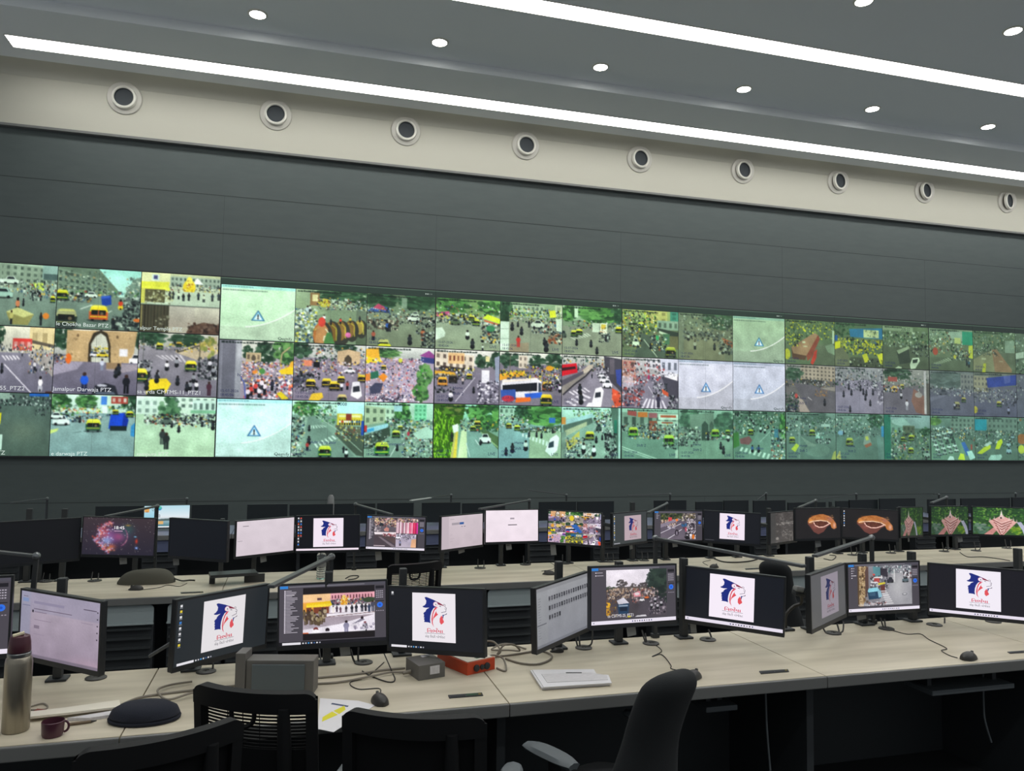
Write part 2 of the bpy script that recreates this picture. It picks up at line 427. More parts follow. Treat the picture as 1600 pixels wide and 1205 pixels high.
    def noise(s, a=.05, lf=.06):
        n = s.N.randn(s.H // 2, s.W // 2, 1).repeat(2, 0).repeat(2, 1)[:s.H, :s.W]
        g = s.N.randn(9, 11); yi = np.linspace(0, 7.99, s.H); xi = np.linspace(0, 9.99, s.W)
        y0, x0 = yi.astype(int), xi.astype(int); fy, fx = (yi - y0)[:, None], (xi - x0)[None]
        L = g[y0][:, x0] * (1 - fy) * (1 - fx) + g[y0 + 1][:, x0] * fy * (1 - fx) + g[y0][:, x0 + 1] * (1 - fy) * fx + g[y0 + 1][:, x0 + 1] * fy * fx
        s.a = s.a * (1 + a * n) * (1 + lf * L[..., None]); return s
    def tint(s, mul=(1, 1, 1), haze=None, k=0.0, con=1.0):
        s.a = (s.a - .45) * con + .45; s.a = s.a * np.array(mul)
        if haze: s.a = s.a * (1 - k) + hx(haze) * k
        return s
    def out(s):
        a = np.clip(s.a, 0, 1)
        return a.reshape(s.h, 2, s.w, 2, 3).mean((1, 3))

_glyphs = {}
def text_polys(body):
    """triangles and width of a line of type, cap height about .7"""
    if body in _glyphs: return _glyphs[body]
    cu = bpy.data.curves.new('type', 'FONT'); cu.body = body; cu.size = 1; cu.resolution_u = 3
    o = bpy.data.objects.new('type', cu); COL.objects.link(o)
    dg = bpy.context.evaluated_depsgraph_get(); e = o.evaluated_get(dg); me = e.to_mesh()
    r = ([(v.co.x, v.co.y) for v in me.vertices], [tuple(p.vertices) for p in me.polygons])
    e.to_mesh_clear(); bpy.data.objects.remove(o); bpy.data.curves.remove(cu)
    _glyphs[body] = r; return r

MSCREEN = bpy.data.materials.new('lit screen'); MSCREEN.use_nodes = True
_nt = MSCREEN.node_tree; _b = _nt.nodes['Principled BSDF']
_at = _nt.nodes.new('ShaderNodeVertexColor'); _at.layer_name = 'picture'
_b.inputs['Base Color'].default_value = (.012, .013, .015, 1); _b.inputs['Roughness'].default_value = .35; _b.inputs['Specular IOR Level'].default_value = .25
_nt.links.new(_at.outputs['Color'], _b.inputs['Emission Color']); _b.inputs['Emission Strength'].default_value = 1.0

class Screen:
    """collects the picture grid and crisp flat overlays of one display in its own (x right, y up, z out) frame"""
    def __init__(s): s.v = []; s.f = []; s.c = []
    def grid(s, img, x0, y0, w, h, z=0.0):
        H, W = img.shape[:2]; b = len(s.v)
        X = np.linspace(x0, x0 + w, W); Y = np.linspace(y0 + h, y0, H)
        s.v += [(X[i], Y[j], z) for j in range(H) for i in range(W)]
        s.f += [(b + j * W + i, b + (j + 1) * W + i, b + (j + 1) * W + i + 1, b + j * W + i + 1) for j in range(H - 1) for i in range(W - 1)]
        s.c.append(to_lin(img.reshape(-1, 3))); return s
    def poly(s, pts, c, z):
        b = len(s.v); s.v += [(x, y, z) for x, y in pts]; s.f.append(tuple(range(b, b + len(pts))))
        s.c.append(np.repeat(to_lin(hx(c))[None], len(pts), 0)); return s
    def rect(s, x0, y0, x1, y1, c, z): return s.poly([(x0, y0), (x1, y0), (x1, y1), (x0, y1)], c, z)
    def line(s, pts, wd, c, z):
        for (ax, ay), (bx_, by) in zip(pts, pts[1:]):
            dx, dy = bx_ - ax, by - ay; L = math.hypot(dx, dy) or 1; nx, ny = -dy / L * wd / 2, dx / L * wd / 2
            s.poly([(ax + nx, ay + ny), (ax - nx, ay - ny), (bx_ - nx, by - ny), (bx_ + nx, by + ny)], c, z)
        return s
    def text(s, body, x, y, size, c, z, width=None, xs=1.0):
        V, F = text_polys(body); b = len(s.v)
        if width: xs = width / (max(v[0] for v in V) * size)
        s.v += [(x + vx * size * xs, y + vy * size, z) for vx, vy in V]; s.f += [tuple(b + i for i in f) for f in F]
        s.c.append(np.repeat(to_lin(hx(c))[None], len(V), 0)); return s
    def build(s, name, M, parent):
        """M: own frame -> world"""
        W = winv(parent) @ M
        V = np.array(s.v); V = V @ np.array(W.to_3x3()).T + np.array(W.translation)
        me = bpy.data.meshes.new(name); me.from_pydata(V.tolist(), [], s.f)
        ca = me.color_attributes.new('picture', 'FLOAT_COLOR', 'POINT')
        C4 = np.ones((len(V), 4), np.float32); C4[:, :3] = np.concatenate(s.c)
        ca.data.foreach_set('color', C4.ravel())
        me.materials.append(MSCREEN); me.update()
        o = bpy.data.objects.new(name, me); COL.objects.link(o); o.parent = parent
        return o
# ------------------------------------------------------------------ the long wall of camera screens
CR = ['c9cfc9', 'e4e8e4', '20262a', '383f42', '8a4a3e', 'b5bdb8', '5a6266', '141a1e', 'c7a24a', '3d5a78', '2a3033']
DK = ['15191b', '262c2f', '3a4042', '5b6365', '1c2124', 'b9c1bd']
BL = ['8e9a92', 'b9c3b8', '5f6b67', 'd3dacd', '6d7f80', '47534f', 'a48f6e', '77847d']
GR = ['2c4a2c', '3b6338', '4f7d45', '24402a', '5f8f55', '6fa05c']
GD = ['1f3526', '2b4632', '375640', '223a2b', '46684e']
YL = ['d8cb2a', 'c9b92a', 'e0d640', '3a4a3a', '20302a', 'b9ab2c', '1d2522']

def stamp(P, live=True, home=None, n=2, c='1d2452'):
    P.txt += [('15-07-2026', .03, .105, .062, c), ('18:45:06', .03, .035, .062, c)]
    if live: P.txt.append(('LIVE', .84, .05, .075, c))
    if home: P.txt += [('Home', home, .27, .07, c), (('Shift %d' % n), home, .16, .075, c)]
def title(P, x0=.03, x1=.62, c='15201d', y=.035):
    x = x0
    while x < x1:
        w = P.R.uniform(.012, .05); P.rc(x, y - .018 * P.R.random(), x + w, y + .02, c, .8); x += w + .008

def L0_1(P):
    P.fill('8d9c93').vg(0, .3, 'a9b8ab', '7c8c83'); P.bld(-.2, .0, .9, .42, '8b978c', 9, 4, '4a5650', .05, .40); P.rc(.72, .0, 1, .22, '8fa6a6').rc(.74, .14, 1, .24, '4f6062')
    P.spk(0, .25, 1, .5, 150, .015, .05, CR + BL); P.vg(.45, 1, '7e8c87', '68756f'); P.spk(.3, .38, 1, .52, 60, .02, .05, CR)
    P.spk(.55, .3, .75, .4, 12, .03, .06, ['cdd85a', 'd8e26a', '9fb04a']); P.car(.15, .33, .3, .12, 'd3dcd8'); P.car(.02, .56, .36, .16, '9fb9b4'); P.rick(.93, .6, .13, 'd8cf3a'); P.spk(.5, .4, .72, .58, 30, .02, .05, DK)
    P.bike(.3, .78, .3, 'c97b5a'); P.po([(.1, .78), (.3, .7), (.6, .8), (.5, .98), (.2, .98)], '8f8658').po([(.1, .78), (.3, .7), (.6, .8), (.42, .86)], 'c2ba84'); P.man(.2, .98, .26, 'b4a76c'); P.man(.73, .98, .24, '22282a'); P.el(.82, .82, .06, .05, 'd07a35'); P.bike(.4, .68, .16)
def L1_1(P):
    P.fill('6f7c79').vg(0, .45, '9fd2d0', 'b8dcd6', .3, 1); P.po([(0, 0), (.48, 0), (.72, .34), (.72, .45), (0, .6)], '67766a'); P.bld(0, .02, .6, .5, '78877b', 9, 4, '36433f', .2, .44); P.spk(0, .05, .62, .4, 110, .012, .04, BL + ['3d4a44', '4d5c50'])
    P.po([(1, .1), (.9, .15), (.8, .42), (1, .5)], '6d7f78'); P.spk(.82, .12, 1, .45, 50, .015, .05, BL); P.spk(0, .36, 1, .5, 120, .012, .045, CR + BL + GR)
    P.vg(.46, 1, '77857f', '626f6b'); P.ln(.28, .68, .42, .6, .012, 'c9d2cc').ln(.55, .76, .66, .68, .012, 'c9d2cc'); P.spk(0, .42, .4, .56, 60, .02, .05, CR)
    P.car(.4, .48, .15, .09, 'd9e2dc'); P.rick(.06, .55, .2, 'c9c032'); P.spk(.8, .45, 1, .8, 70, .02, .06, DK); P.po([(.52, .45), (.64, .43), (.65, .58), (.54, .62)], '23439b'); P.po([(.52, .45), (.64, .43), (.62, .47), (.53, .49)], '3a5cc0')
    P.rick(.5, .86, .3, 'dfc231', 'c0562e'); P.bike(.76, .66, .22, 'c8452f', 'd9b62f'); P.rick(.12, .98, .34, 'a5a07c', '2a3630'); P.spk(.66, .74, 1, .98, 60, .02, .07, DK); P.el(.97, .82, .05, .03, 'c96a35'); P.man(.68, .98, .2)
    P.txt.append(('le Chokha Bazar PTZ', .0, .035, .085, 'd9e6df'))
def L2_1(P):
    P.fill('b6beb0').vg(0, .52, 'b9b79a', 'c3c9bd'); P.rc(0, 0, .36, .2, 'd6cfa8'); P.rc(.13, .03, .22, .14, 'cfd6d8').rc(.15, .05, .2, .11, '4a4a7a'); P.po([(0, .16), (.35, .15), (.34, .26), (0, .28)], 'd8d04a')
    for k in range(8): P.el(.02 + k * .045, .27, .024, .035, 'e3dc52')
    P.rc(.04, .28, .3, .5, '5b553f').rc(0, .27, .05, .52, 'c8be62'); P.bld(.36, .05, 1, .22, '9aa39b', 12, 2, '44504c'); P.spk(.36, .18, 1, .28, 80, .012, .03, CR); P.po([(.64, .16), (.7, .05), (.78, .16)], 'dfe6e0')
    P.el(.6, .22, .08, .12, 'd9b82e').el(.6, .12, .04, .08, 'e3cf5a').rc(.53, .3, .67, .36, 'b58a26'); P.spk(.53, .1, .67, .34, 30, .01, .03, ['e8d860', 'b8862a', '9a5a28', 'f0e8b0'])
    P.vg(.3, .54, 'bcc3b6', 'b3bab0', .36, 1)
    for x in (.36, .4, .47, .53, .6, .72, .79, .9, .98): P.man(x, .3 + .14 * P.R.uniform(.8, 1.15), .15, P.c(['2a3038', '39424a', 'c9cdbd', '1f2528']))
    P.spk(.05, .3, .4, .52, 60, .015, .045, ['8f8a66', '5c573f', '3a382c', 'b5b08c', 'c9c6ac'])
    P.rc(0, .54, 1, 1, 'b0a29c'); P.rc(0, .535, 1, .55, '23292a'); P.rc(0, .55, .36, 1, '4b453a')
    for k in range(9): P.rc(.01 + k * .04, .55, .025 + k * .04, .95, P.c(['6e6348', '8a7c58', '2e2a22', '3c3a30']))
    P.vg(.55, .9, 'b7aba8', 'a3928e', .36, .68).vg(.55, .9, 'c4b8b2', '9c8c88', .68, 1); P.spk(.2, .72, .36, .98, 20, .02, .06, ['7b7264', '4d463a', '8b8578'])
    P.po([(.58, 1), (.62, .88), (.8, .8), (1, .84), (1, 1)], '5a423b'); P.spk(.6, .82, 1, .98, 30, .03, .06, ['4a342e', '6a5046', '2f2522', '7c625a']); P.txt.append(('alpur Temple PTZ', .0, .03, .085, 'cfdcd3'))
def L0_2(P):
    P.fill('6e707a').vg(0, .4, 'cfd3bb', 'a8ab9c'); P.tree(.0, .12, .12, .18, GD); P.bld(.55, .0, 1.1, .34, 'd3c795', 3, 1, 'a89c70'); P.bld(.25, .18, .6, .36, 'b65a50', 3, 1, 'd3a59c'); P.rc(.27, .18, .58, .23, 'c9423a'); P.po([(.6, .2), (1, .26), (1, .31), (.6, .25)], '5b564a'); P.spk(0, .28, 1, .42, 90, .015, .045, CR)
    P.vg(.4, 1, '7d7d88', '62626f'); P.po([(.55, .45), (1, .75), (1, .42), (.6, .36)], '98968f'); P.spk(.55, .38, 1, .7, 60, .015, .05, CR); P.zeb((.05, .45), (.12, .52), (.42, .5), (.36, .44), 5, 'd6d6d8'); P.ln(.12, .58, .62, 1, .02, 'cfcfd6')
    P.bike(.08, .72, .2); P.man(.66, .66, .17, 'c9c9c9'); P.bike(.78, .98, .3, 'e6e6ea', 'a9adb4'); P.man(.43, .45, .12, 'dadada'); P.txt.append(('-55_PTZ2', .02, .03, .085, 'd5d9dc')); P.rc(.88, .975, 1, 1, '3a2222')
def L1_2(P):
    P.fill('6b6b78').vg(0, .4, 'c6cdc0', 'aab0a8'); P.tree(.08, .12, .14, .2, GD); P.tree(.97, .1, .1, .2, GD)
    P.po([(.14, .02), (.98, .0), (.93, .52), (.14, .5)], 'b39d72'); P.spk(.16, .05, .92, .5, 90, .012, .04, ['a68f66', 'c4b088', '8d7a58', 'bda97e']); P.po([(.4, .5), (.4, .22), (.45, .05), (.54, .0), (.62, .05), (.66, .22), (.67, .5)], '3a3528'); P.po([(.44, .5), (.43, .22), (.48, .1), (.54, .05), (.6, .1), (.63, .22), (.65, .5)], 'b9c0ae')
    P.spk(.44, .26, .64, .36, 40, .015, .035, YL + CR); P.car(.48, .42, .12, .08, 'e3e6e6'); P.car(.57, .42, .14, .08, 'd8c63a'); P.rc(.77, .28, .87, .4, 'd7dadb'); P.car(.97, .52, .16, .16, 'dfe2e3'); P.el(.27, .1, .015, .025, '6a5a40').el(.74, .1, .015, .025, '6a5a40')
    P.vg(.5, 1, '74727f', '5f5e6c'); P.po([(0, .52), (.35, .5), (.28, .62), (.0, .72)], '9a97a5'); P.po([(.62, .52), (1, .52), (1, .6), (.8, .66), (.62, .62)], '8f8a90'); P.el(.17, .46, .035, .08, 'd06a2c'); P.spk(0, .4, .14, .56, 30, .015, .04, CR); P.rc(.62, .5, .8, .6, '8a775a')
    P.man(.57, .62, .2, 'bcc4cf', '7a8494'); P.bike(.77, .7, .24); P.bike(.74, .74, .2); P.man(.37, .98, .36, '2456b8', '222a44'); P.man(.87, .98, .34, '1c1f26', '14161c'); P.po([(.46, 1), (.5, .86), (.62, .82), (.74, .86), (.78, 1)], '2a2d34').el(.58, .86, .06, .02, 'b9bec6'); P.po([(.52, .96), (.72, .95), (.75, 1), (.5, 1)], '55606c')
    P.txt.append(('Jamalpur Darwaja PTZ', .0, .04, .085, 'd9dde4'))
def L2_2(P):
    P.fill('75767d').vg(0, .28, 'b7bcae', '9da59a'); P.tree(.15, .08, .2, .12, GD); P.tree(.6, .1, .25, .12, GD); P.vg(.22, 1, '88888c', '6e6e78'); P.po([(.45, .3), (.98, .02), (1, .3), (.75, .42)], 'b3a98c'); P.ln(.48, .3, .95, .1, .02, '3d3d38'); P.spk(0, .14, 1, .28, 80, .012, .04, CR + YL); P.rick(.26, .27, .12, 'c9c23a'); P.rick(.5, .22, .1, 'd0a83a')
    P.zeb((.2, .36), (.3, .42), (.62, .46), (.55, .34), 6, 'c4c4c6'); P.rc(.06, .05, .065, .45, '5a5f5c'); P.rc(.76, .1, .775, .4, '6a6650'); P.spk(.75, .36, 1, .72, 90, .02, .055, DK); P.spk(.0, .45, .18, .75, 50, .02, .06, DK); P.tree(.88, .2, .1, .18, ['a8a050', '7f8a45', '6a7a40'], 30)
    for x, y in ((.36, .6), (.48, .54), (.5, .83), (.62, .6), (.7, .78), (.66, .9), (.74, .9), (.62, .92), (.25, .75), (.13, .68), (.9, .55), (.95, .66)): P.bike(x, y, .2, P.c(['d9dcdc', '2a2f35', '8a9094', 'c9ccd0']))
    P.rick(.66, .6, .2, 'dcd035'); P.po([(.1, .86), (.16, .74), (.36, .72), (.42, .8), (.36, .95), (.12, .98)], 'dcc72c').po([(.14, .92), (.34, .88), (.34, 1), (.12, 1)], '30392f'); P.rick(.03, .8, .26, 'd8c93a'); P.man(.9, .98, .26, '4a2f3a', '3a2530'); P.bike(.24, .8, .22); P.bike(.12, .92, .22)
    P.txt.append(('sa urda CMTMS-11_PTZ1', .0, .03, .085, 'd9dcdf'))
def L0_3(P):
    P.fill('50605b').vg(0, .25, '52605a', '4a5a55'); P.spk(0, .05, 1, .22, 120, .015, .05, DK + ['cdd4cf']); P.rc(.6, .0, .95, .05, '2a63b5'); P.rc(.0, .0, .25, .1, '8a9a90'); P.vg(.2, 1, '56655f', '4c5a52'); P.soft(.5, .6, .4, .2, '6a7466', .6); P.spk(.7, .1, 1, .35, 30, .02, .05, DK); P.po([(0, .32), (.12, .32), (.1, .5), (0, .52)], 'd8c92c'); P.po([(0, .66), (.16, .66), (.15, .9), (0, .92)], 'bfd0c6'); P.spk(0, .2, .1, .3, 10, .02, .05, DK); P.txt.append(('PTZ', .02, .02, .085, 'cfe0d6'))
def L1_3(P):
    P.fill('81979a').vg(0, .3, 'cfe0d2', 'b5c9bb'); P.tree(.1, .14, .14, .16); P.tree(.42, .1, .14, .12); P.tree(.95, .12, .12, .18, GD); P.spk(0, .18, 1, .36, 130, .012, .045, CR + GR + BL); P.bld(.7, .02, .9, .14, 'a8463c', 3, 1, 'd8c8c0'); P.rc(.58, .02, .65, .16, '2b62c0', .8); P.rc(.6, .18, .66, .3, 'd5e0da'); P.spk(.05, .22, .6, .3, 40, .012, .03, ['c9563a', 'd9c33a', 'dfe8e0'])
    P.vg(.36, 1, '8ba0a0', '7b9294'); P.spk(.1, .34, .6, .44, 60, .015, .05, CR); P.car(.12, .5, .2, .16, 'd5ded9'); P.car(.06, .4, .16, .1, 'dde5e0'); P.bike(.34, .46, .14)
    P.rick(.5, .6, .24, 'd7cf3e', '2f5140'); P.po([(.68, .55), (.7, .32), (.86, .28), (.92, .4), (.9, .54)], '1f49bf').po([(.86, .28), (.92, .4), (.9, .54), (.84, .54)], '15318a'); P.rc(.7, .5, .9, .58, '1f2a2a'); P.po([(.95, .5), (1, .44), (1, .68), (.95, .66)], '3a7fb0'); P.po([(0, .58), (.1, .55), (.08, .6), (0, .64)], 'c4cf7a'); P.ln(.27, .62, .36, .6, .01, '5a6a6a'); P.rick(.76, .32, .1); P.rick(.93, .36, .12)
    P.txt.append(('e darwaja PTZ', .02, .01, .085, 'd5ece6'))
def L2_3(P):
    P.fill('b0c4ab').vg(0, .3, 'dde9db', 'c0d0bf'); P.bld(.45, .0, 1, .2, 'd0dccf', 6, 2, '55655f'); P.bld(.7, .05, 1, .26, 'c5d6cd', 4, 1, '4a5b58'); P.rc(.68, .22, 1, .27, '7fae8e'); P.bld(0, .05, .28, .3, 'c9d6cb', 3, 2, '75857f'); P.tree(.42, .2, .14, .22, ['3a5b42', '4f7553', '2e4d38', '658a66']); P.spk(.1, .3, 1, .46, 190, .012, .045, CR + DK); P.spk(.5, .28, 1, .42, 80, .015, .04, DK)
    P.vg(.46, 1, 'b3c8ae', 'adc2a6'); P.spk(.25, .38, .98, .5, 70, .015, .05, DK + CR); P.bike(.54, .6, .16); P.bike(.45, .52, .14); P.car(.38, .46, .14, .12, '5a665f'); P.man(.15, .48, .13, 'd8e0d6', 'c5cec4'); P.man(.34, .8, .3, '3a4040', '4b5550'); P.man(.39, .88, .32, '2b3030', '23292a'); P.bike(.97, .55, .2); P.bike(.83, .5, .12); P.txt.append(('rampura PTZ', .03, .01, .085, 'd8ead9'))

def warn(P, c1, c2, c3, bar, brand=True, k=1.0):
    P.vg(0, 1, c1, c2); P.po([(0, 1), (0, .86)] + [(i / 30, .76 - .0 * i if i < 8 else .76 - .36 * ((i - 8) / 22) ** 2) for i in range(31)] + [(1, 1)], c3, .55)
    P.pl([(i / 30, .76 - .36 * ((i - 8) / 22) ** 2) for i in range(10, 31)], .018, 'f2fbf4'); P.rc(0, 0, 1, .06, bar)
    x = .02
    for k2 in range(12): w = P.R.uniform(.015, .04); P.rc(x, .02, x + w, .035, '4a6a72', .7); x += w + .008
    x = .02
    for k2 in range(20): w = P.R.uniform(.012, .035); P.rc(x, .085, x + w, .1, '3c4c4c', .75); x += w + .007
    P.po([(.5, .44), (.405, .64), (.595, .64)], '33608f'); P.po([(.5, .465), (.425, .63), (.575, .63)], '86b4dc'); P.po([(.5, .5), (.448, .615), (.552, .615)], 'dff0f6'); P.rc(.491, .52, .509, .58, '1f2630'); P.el(.5, .6, .011, .013, '1f2630'); P.rc(.96, .03, .98, .045, '456')if 0 else None
    P.rc(0, .985, 1, 1, '6a7a76', .6)
    if brand: P.txt.append(('Qognify', .78, .025, .075, '20332f')); P.pl([(.86, .955), (.78, .955), (.78, .93)], .006, '20332f')
def G0_1(P): warn(P, 'cfe6d0', 'c3d0c2', 'b3b6b0', 'a9d3d8'); P.tint((.98, 1.0, .98))
def G1_1(P):
    P.fill('7d8a76').vg(0, .35, '9aa890', '8a9882'); P.tree(.9, .14, .18, .16, GD); P.tree(.55, .08, .3, .1, GD); P.rc(.2, .06, .33, .3, '8a6a4a').rc(.23, .09, .31, .22, 'd9c9a0'); P.el(.4, .24, .09, .08, 'c9b73e'); P.po([(0, .1), (.2, .3), (.35, .32), (.45, .42), (0, .6)], '93a287'); P.spk(.3, .14, 1, .36, 200, .012, .035, CR); P.spk(0, .36, .3, 1, 190, .015, .055, ['dfe6e0', 'c5cfc8', '2a3033', 'e9ede8', 'd8c84a', '5a6266', '3a5f8a'])
    P.man(.17, .5, .22, 'b9c6d0', '8a8f88'); P.man(.4, .6, .16, 'dfe5df'); P.man(.2, .42, .14, 'd5dcd5'); P.vg(.35, 1, '6a7468', '55604f', .85, 1)
    for k in range(4, -1, -1):
        x, y, r = .36 + k * .135, .86 - k * .045, .17 - k * .017
        P.el(x + .03, y + .02, r * .8, r * 1.7, '3b3a35'); P.el(x, y - .02, r * .62, r * 1.35, ['b06a3c', '7d5a30', '86653a', '7f6038', 'a58a4a'][k]); P.pl([(x - r * .5, y - r * .6), (x + .0, y - r * 1.2), (x + r * .5, y - r * .7), (x + r * .55, y + .12)], .016, ['c8c060', 'a9a545', 'c0a840', 'b5a040', 'c8b850'][k]); P.man(x, y - r * 1.1, .13, P.c(['d9443a', '2a2f35', 'e0e4e0', 'c9b04a']))
    P.po([(.28, 1), (.3, .7), (.38, .62), (.46, .72), (.46, 1)], 'b9825a'); P.el(.37, .6, .05, .09, 'c9453c'); P.pl([(.42, .72), (.47, .8), (.45, .88), (.41, .86), (.4, .95)], .018, 'd9e2c8'); P.po([(.4, 1), (.44, .8), (.5, .78), (.56, 1)], '4f7a4a'); P.el(.74, .82, .04, .05, 'c96aa0'); stamp(P, False); title(P)
def G2_1(P):
    P.fill('75806f').vg(0, .35, '66755f', '70806c'); P.tree(.2, .12, .25, .16, GD, 90); P.tree(.75, .12, .3, .16, GD, 110); P.rc(.5, .05, .58, .25, '9aa79b', .7); P.po([(.0, .34), (.16, .2), (.3, .26), (.33, .34)], '3a56a0'); P.po([(.08, .28), (.16, .19), (.24, .24), (.3, .32)], 'b34a6a'); P.po([(.02, .35), (.33, .34), (.3, .42), (.04, .42)], '2e3c62'); P.vg(.36, 1, '7d8576', '74796a'); P.spk(.0, .26, 1, .56, 190, .012, .04, CR + DK)
    P.spk(0, .5, .45, .68, 90, .02, .06, ['3a332e', '4c443e', 'c8bdb0', '24282a', '6a5a4e']); P.man(.3, .72, .22, '3a5ca8'); P.man(.33, .72, .2); P.car(.68, .5, .18, .14, 'dfe5df'); P.car(.7, .4, .12, .09, 'c5cdc5'); P.spk(.72, .4, 1, .75, 60, .02, .05, DK); P.man(.82, .86, .26, 'b5684a', '8a4a3a'); P.bike(.63, .96, .26); P.rick(.25, 1.06, .22, 'b5b078'); P.man(.1, .9, .22, 'a5584a'); P.po([(.16, 1), (.2, .95), (.34, .95), (.36, 1)], 'd5cc3a'); P.spk(.8, .7, 1, 1, 40, .02, .06, DK); stamp(P, False); title(P)
def G3_1(P):
    P.fill('8d9584').vg(0, .32, '6f8a5c', '7d9468'); P.tree(.25, .12, .3, .16, GR, 120); P.tree(.85, .12, .2, .18, GR, 80); P.spk(0, .1, 1, .34, 120, .012, .04, GR + CR); P.po([(.0, .3), (.2, .26), (.22, .34), (0, .38)], 'c9568a'); P.vg(.38, 1, '90988a', '8d9382'); P.spk(0, .3, .7, .5, 170, .015, .05, CR + YL + DK)
    P.po([(.72, .36), (.8, .28), (1, .36), (1, .46)], 'd3dc3c'); P.po([(.74, .39), (1, .47), (1, .5), (.75, .42)], 'c9603a'); P.spk(.7, .46, 1, .84, 90, .02, .06, DK + CR); P.el(.85, .56, .07, .06, '3f7d5a'); P.po([(0, .6), (.1, .58), (.15, .68), (.14, .76), (0, .84)], 'cfd8d0'); P.rick(.62, .52, .16, 'b9c04a'); P.rick(.55, .42, .12, 'd5d24a'); P.car(.3, .52, .16, .12, '56664f'); P.bike(.49, .8, .24, 'cfd5cf'); P.bike(.57, .98, .26); P.man(.73, 1.0, .13, 'cfd5cf'); stamp(P); title(P)
def G4_1(P):
    P.fill('868c7e').vg(0, .3, '8ba084', '86967c'); P.rc(0, 0, .14, .4, '2f4034'); P.tree(.08, .12, .12, .3, GD); P.bld(.2, .05, .7, .3, 'a3b29c', 7, 2, '55655a'); P.bld(.88, .02, 1, .5, 'b7bfa6', 1, 3, '74806f'); P.spk(.15, .12, 1, .4, 180, .012, .045, CR + GR + YL); P.po([(.78, .14), (.88, .12), (.9, .26), (.8, .28)], 'd8d63a'); P.vg(.4, 1, '8a8d80', '83867a'); P.spk(.5, .34, 1, .6, 120, .015, .055, CR + DK); P.car(.6, .5, .2, .16, 'c5ccc2'); P.rc(0, .4, .14, .98, 'c9d3cc'); P.ln(0, .55, .14, .54, .01, '8a938f').ln(0, .75, .14, .74, .01, '8a938f')
    P.po([(.9, .3), (1, .28), (1, .56), (.9, .54)], 'c5cfc4'); P.rc(.48, .5, .485, 1, '6d7068'); P.po([(.16, .84), (.46, .8), (.46, 1), (.14, 1)], 'a2806c', .5); P.man(.29, .9, .26, 'c03a35', 'b03a38'); P.bike(.34, .66, .22); P.bike(.19, .58, .22); P.bike(.28, .5, .14); P.man(.46, .5, .16); P.spk(.78, .6, 1, .8, 40, .02, .06, ['a5583a', '8a4a34', '2a2f30', 'd0cdc0']); P.bike(.74, .98, .3); P.bike(.71, .84, .2); stamp(P); title(P)
def G5_1(P):
    P.fill('7d8c78').vg(0, .3, 'a7bfa2', '8fa68c'); P.tree(.1, .15, .13, .2, GR, 90); P.tree(.62, .14, .34, .2, GR, 190); P.tree(.95, .12, .14, .2, GD); P.rc(.2, .02, .26, .24, 'bfd2bc'); P.vg(.42, 1, '84887c', '8a8d7f'); P.spk(.1, .3, 1, .48, 100, .012, .045, CR + DK + GR); P.rc(.5, .33, .62, .52, 'c3ccbf'); P.rc(.63, .33, .75, .55, 'd9dccb').rc(.65, .35, .73, .45, 'c9b04a'); P.spk(.64, .4, .74, .54, 10, .02, .03, ['d9853a', '5a6a5a'])
    P.zeb((.12, .66), (.2, .7), (.5, .6), (.42, .54), 7, 'c9cdc2'); P.rick(.2, .64, .16, 'd5d24a'); P.rick(.28, .6, .15, 'd5d24a'); P.rick(.95, .52, .16); P.spk(.62, .52, .8, .72, 40, .02, .05, DK); P.bike(.24, .82, .18); P.bike(.48, .84, .2); P.bike(.58, .98, .2); P.bike(.73, .7, .16); P.car(.02, .66, .1, .14, '4a554e'); stamp(P); title(P)
def G6_1(P):
    P.fill('67705c').vg(0, .4, 'a3ab78', '7d8560'); P.bld(.4, .0, .8, .26, 'b5ac74', 3, 2, '8a8258'); P.bld(.85, .0, 1, .2, '4f8a80', 1, 2, '3a6a62'); P.bld(.62, .2, 1, .4, '8fa098', 4, 1, '4a5650'); P.spk(0, .02, .6, .5, 200, .015, .05, GR + CR + YL); P.rick(.33, .38, .14, 'cfd044'); P.po([(.62, .36), (1, .44), (1, .62), (.62, .44)], '3b4440'); P.po([(.65, .42), (.82, .48), (.82, .53), (.65, .47)], 'c3cabd'); P.rc(.82, .52, 1, .8, '6a6650'); P.rc(.72, .48, .84, .7, '4f6f5a')
    P.po([(.2, 1), (.34, .48), (.62, .6), (.8, .96), (.7, 1)], '545e58'); P.ln(.38, .62, .62, .98, .02, 'b5bdb4'); P.spk(0, .3, .34, .8, 100, .015, .05, CR + DK); P.spk(.5, .52, .8, .86, 80, .015, .05, CR + DK); P.car(.24, .78, .12, .18, 'c9d0c6'); P.rick(.86, .98, .26, '8f9440', '3a3f30'); P.el(.62, .57, .03, .05, '3f9a6a'); P.bike(.5, .82, .16); P.rc(.1, 0, .115, .5, '747a60'); stamp(P); title(P); P.tint((.97, 1, .95))
def G7_1(P):
    P.fill('6f7263').vg(0, .35, '6d7a68', '707664'); P.tree(.75, .12, .3, .2, GD, 100); P.spk(0, .05, 1, .5, 210, .015, .05, DK + BL + ['7a8070', '8a9080', '5a6250']); P.rc(0, .1, .1, .95, '7f8578', .6); P.vg(.5, 1, '85836f', '7a7866', .1, .85); P.spk(.1, .4, .9, .58, 70, .02, .06, DK); P.bike(.66, .78, .2); P.bike(.18, .6, .2, 'b5bab0'); P.man(.3, .78, .22, 'a5a89a'); P.po([(.8, .5), (1, .58), (1, .72), (.84, .6)], '9a4f34'); P.spk(.75, .55, 1, .85, 40, .03, .07, DK); P.rc(.45, .5, .455, 1, '5f5f52'); stamp(P, False); title(P); P.tint((.98, 1, .97), '6a7062', .25)
def G8_1(P): warn(P, 'a3b3a0', '9aa39a', '90958f', '8fa9a0'); P.tint((.98, 1, .97))
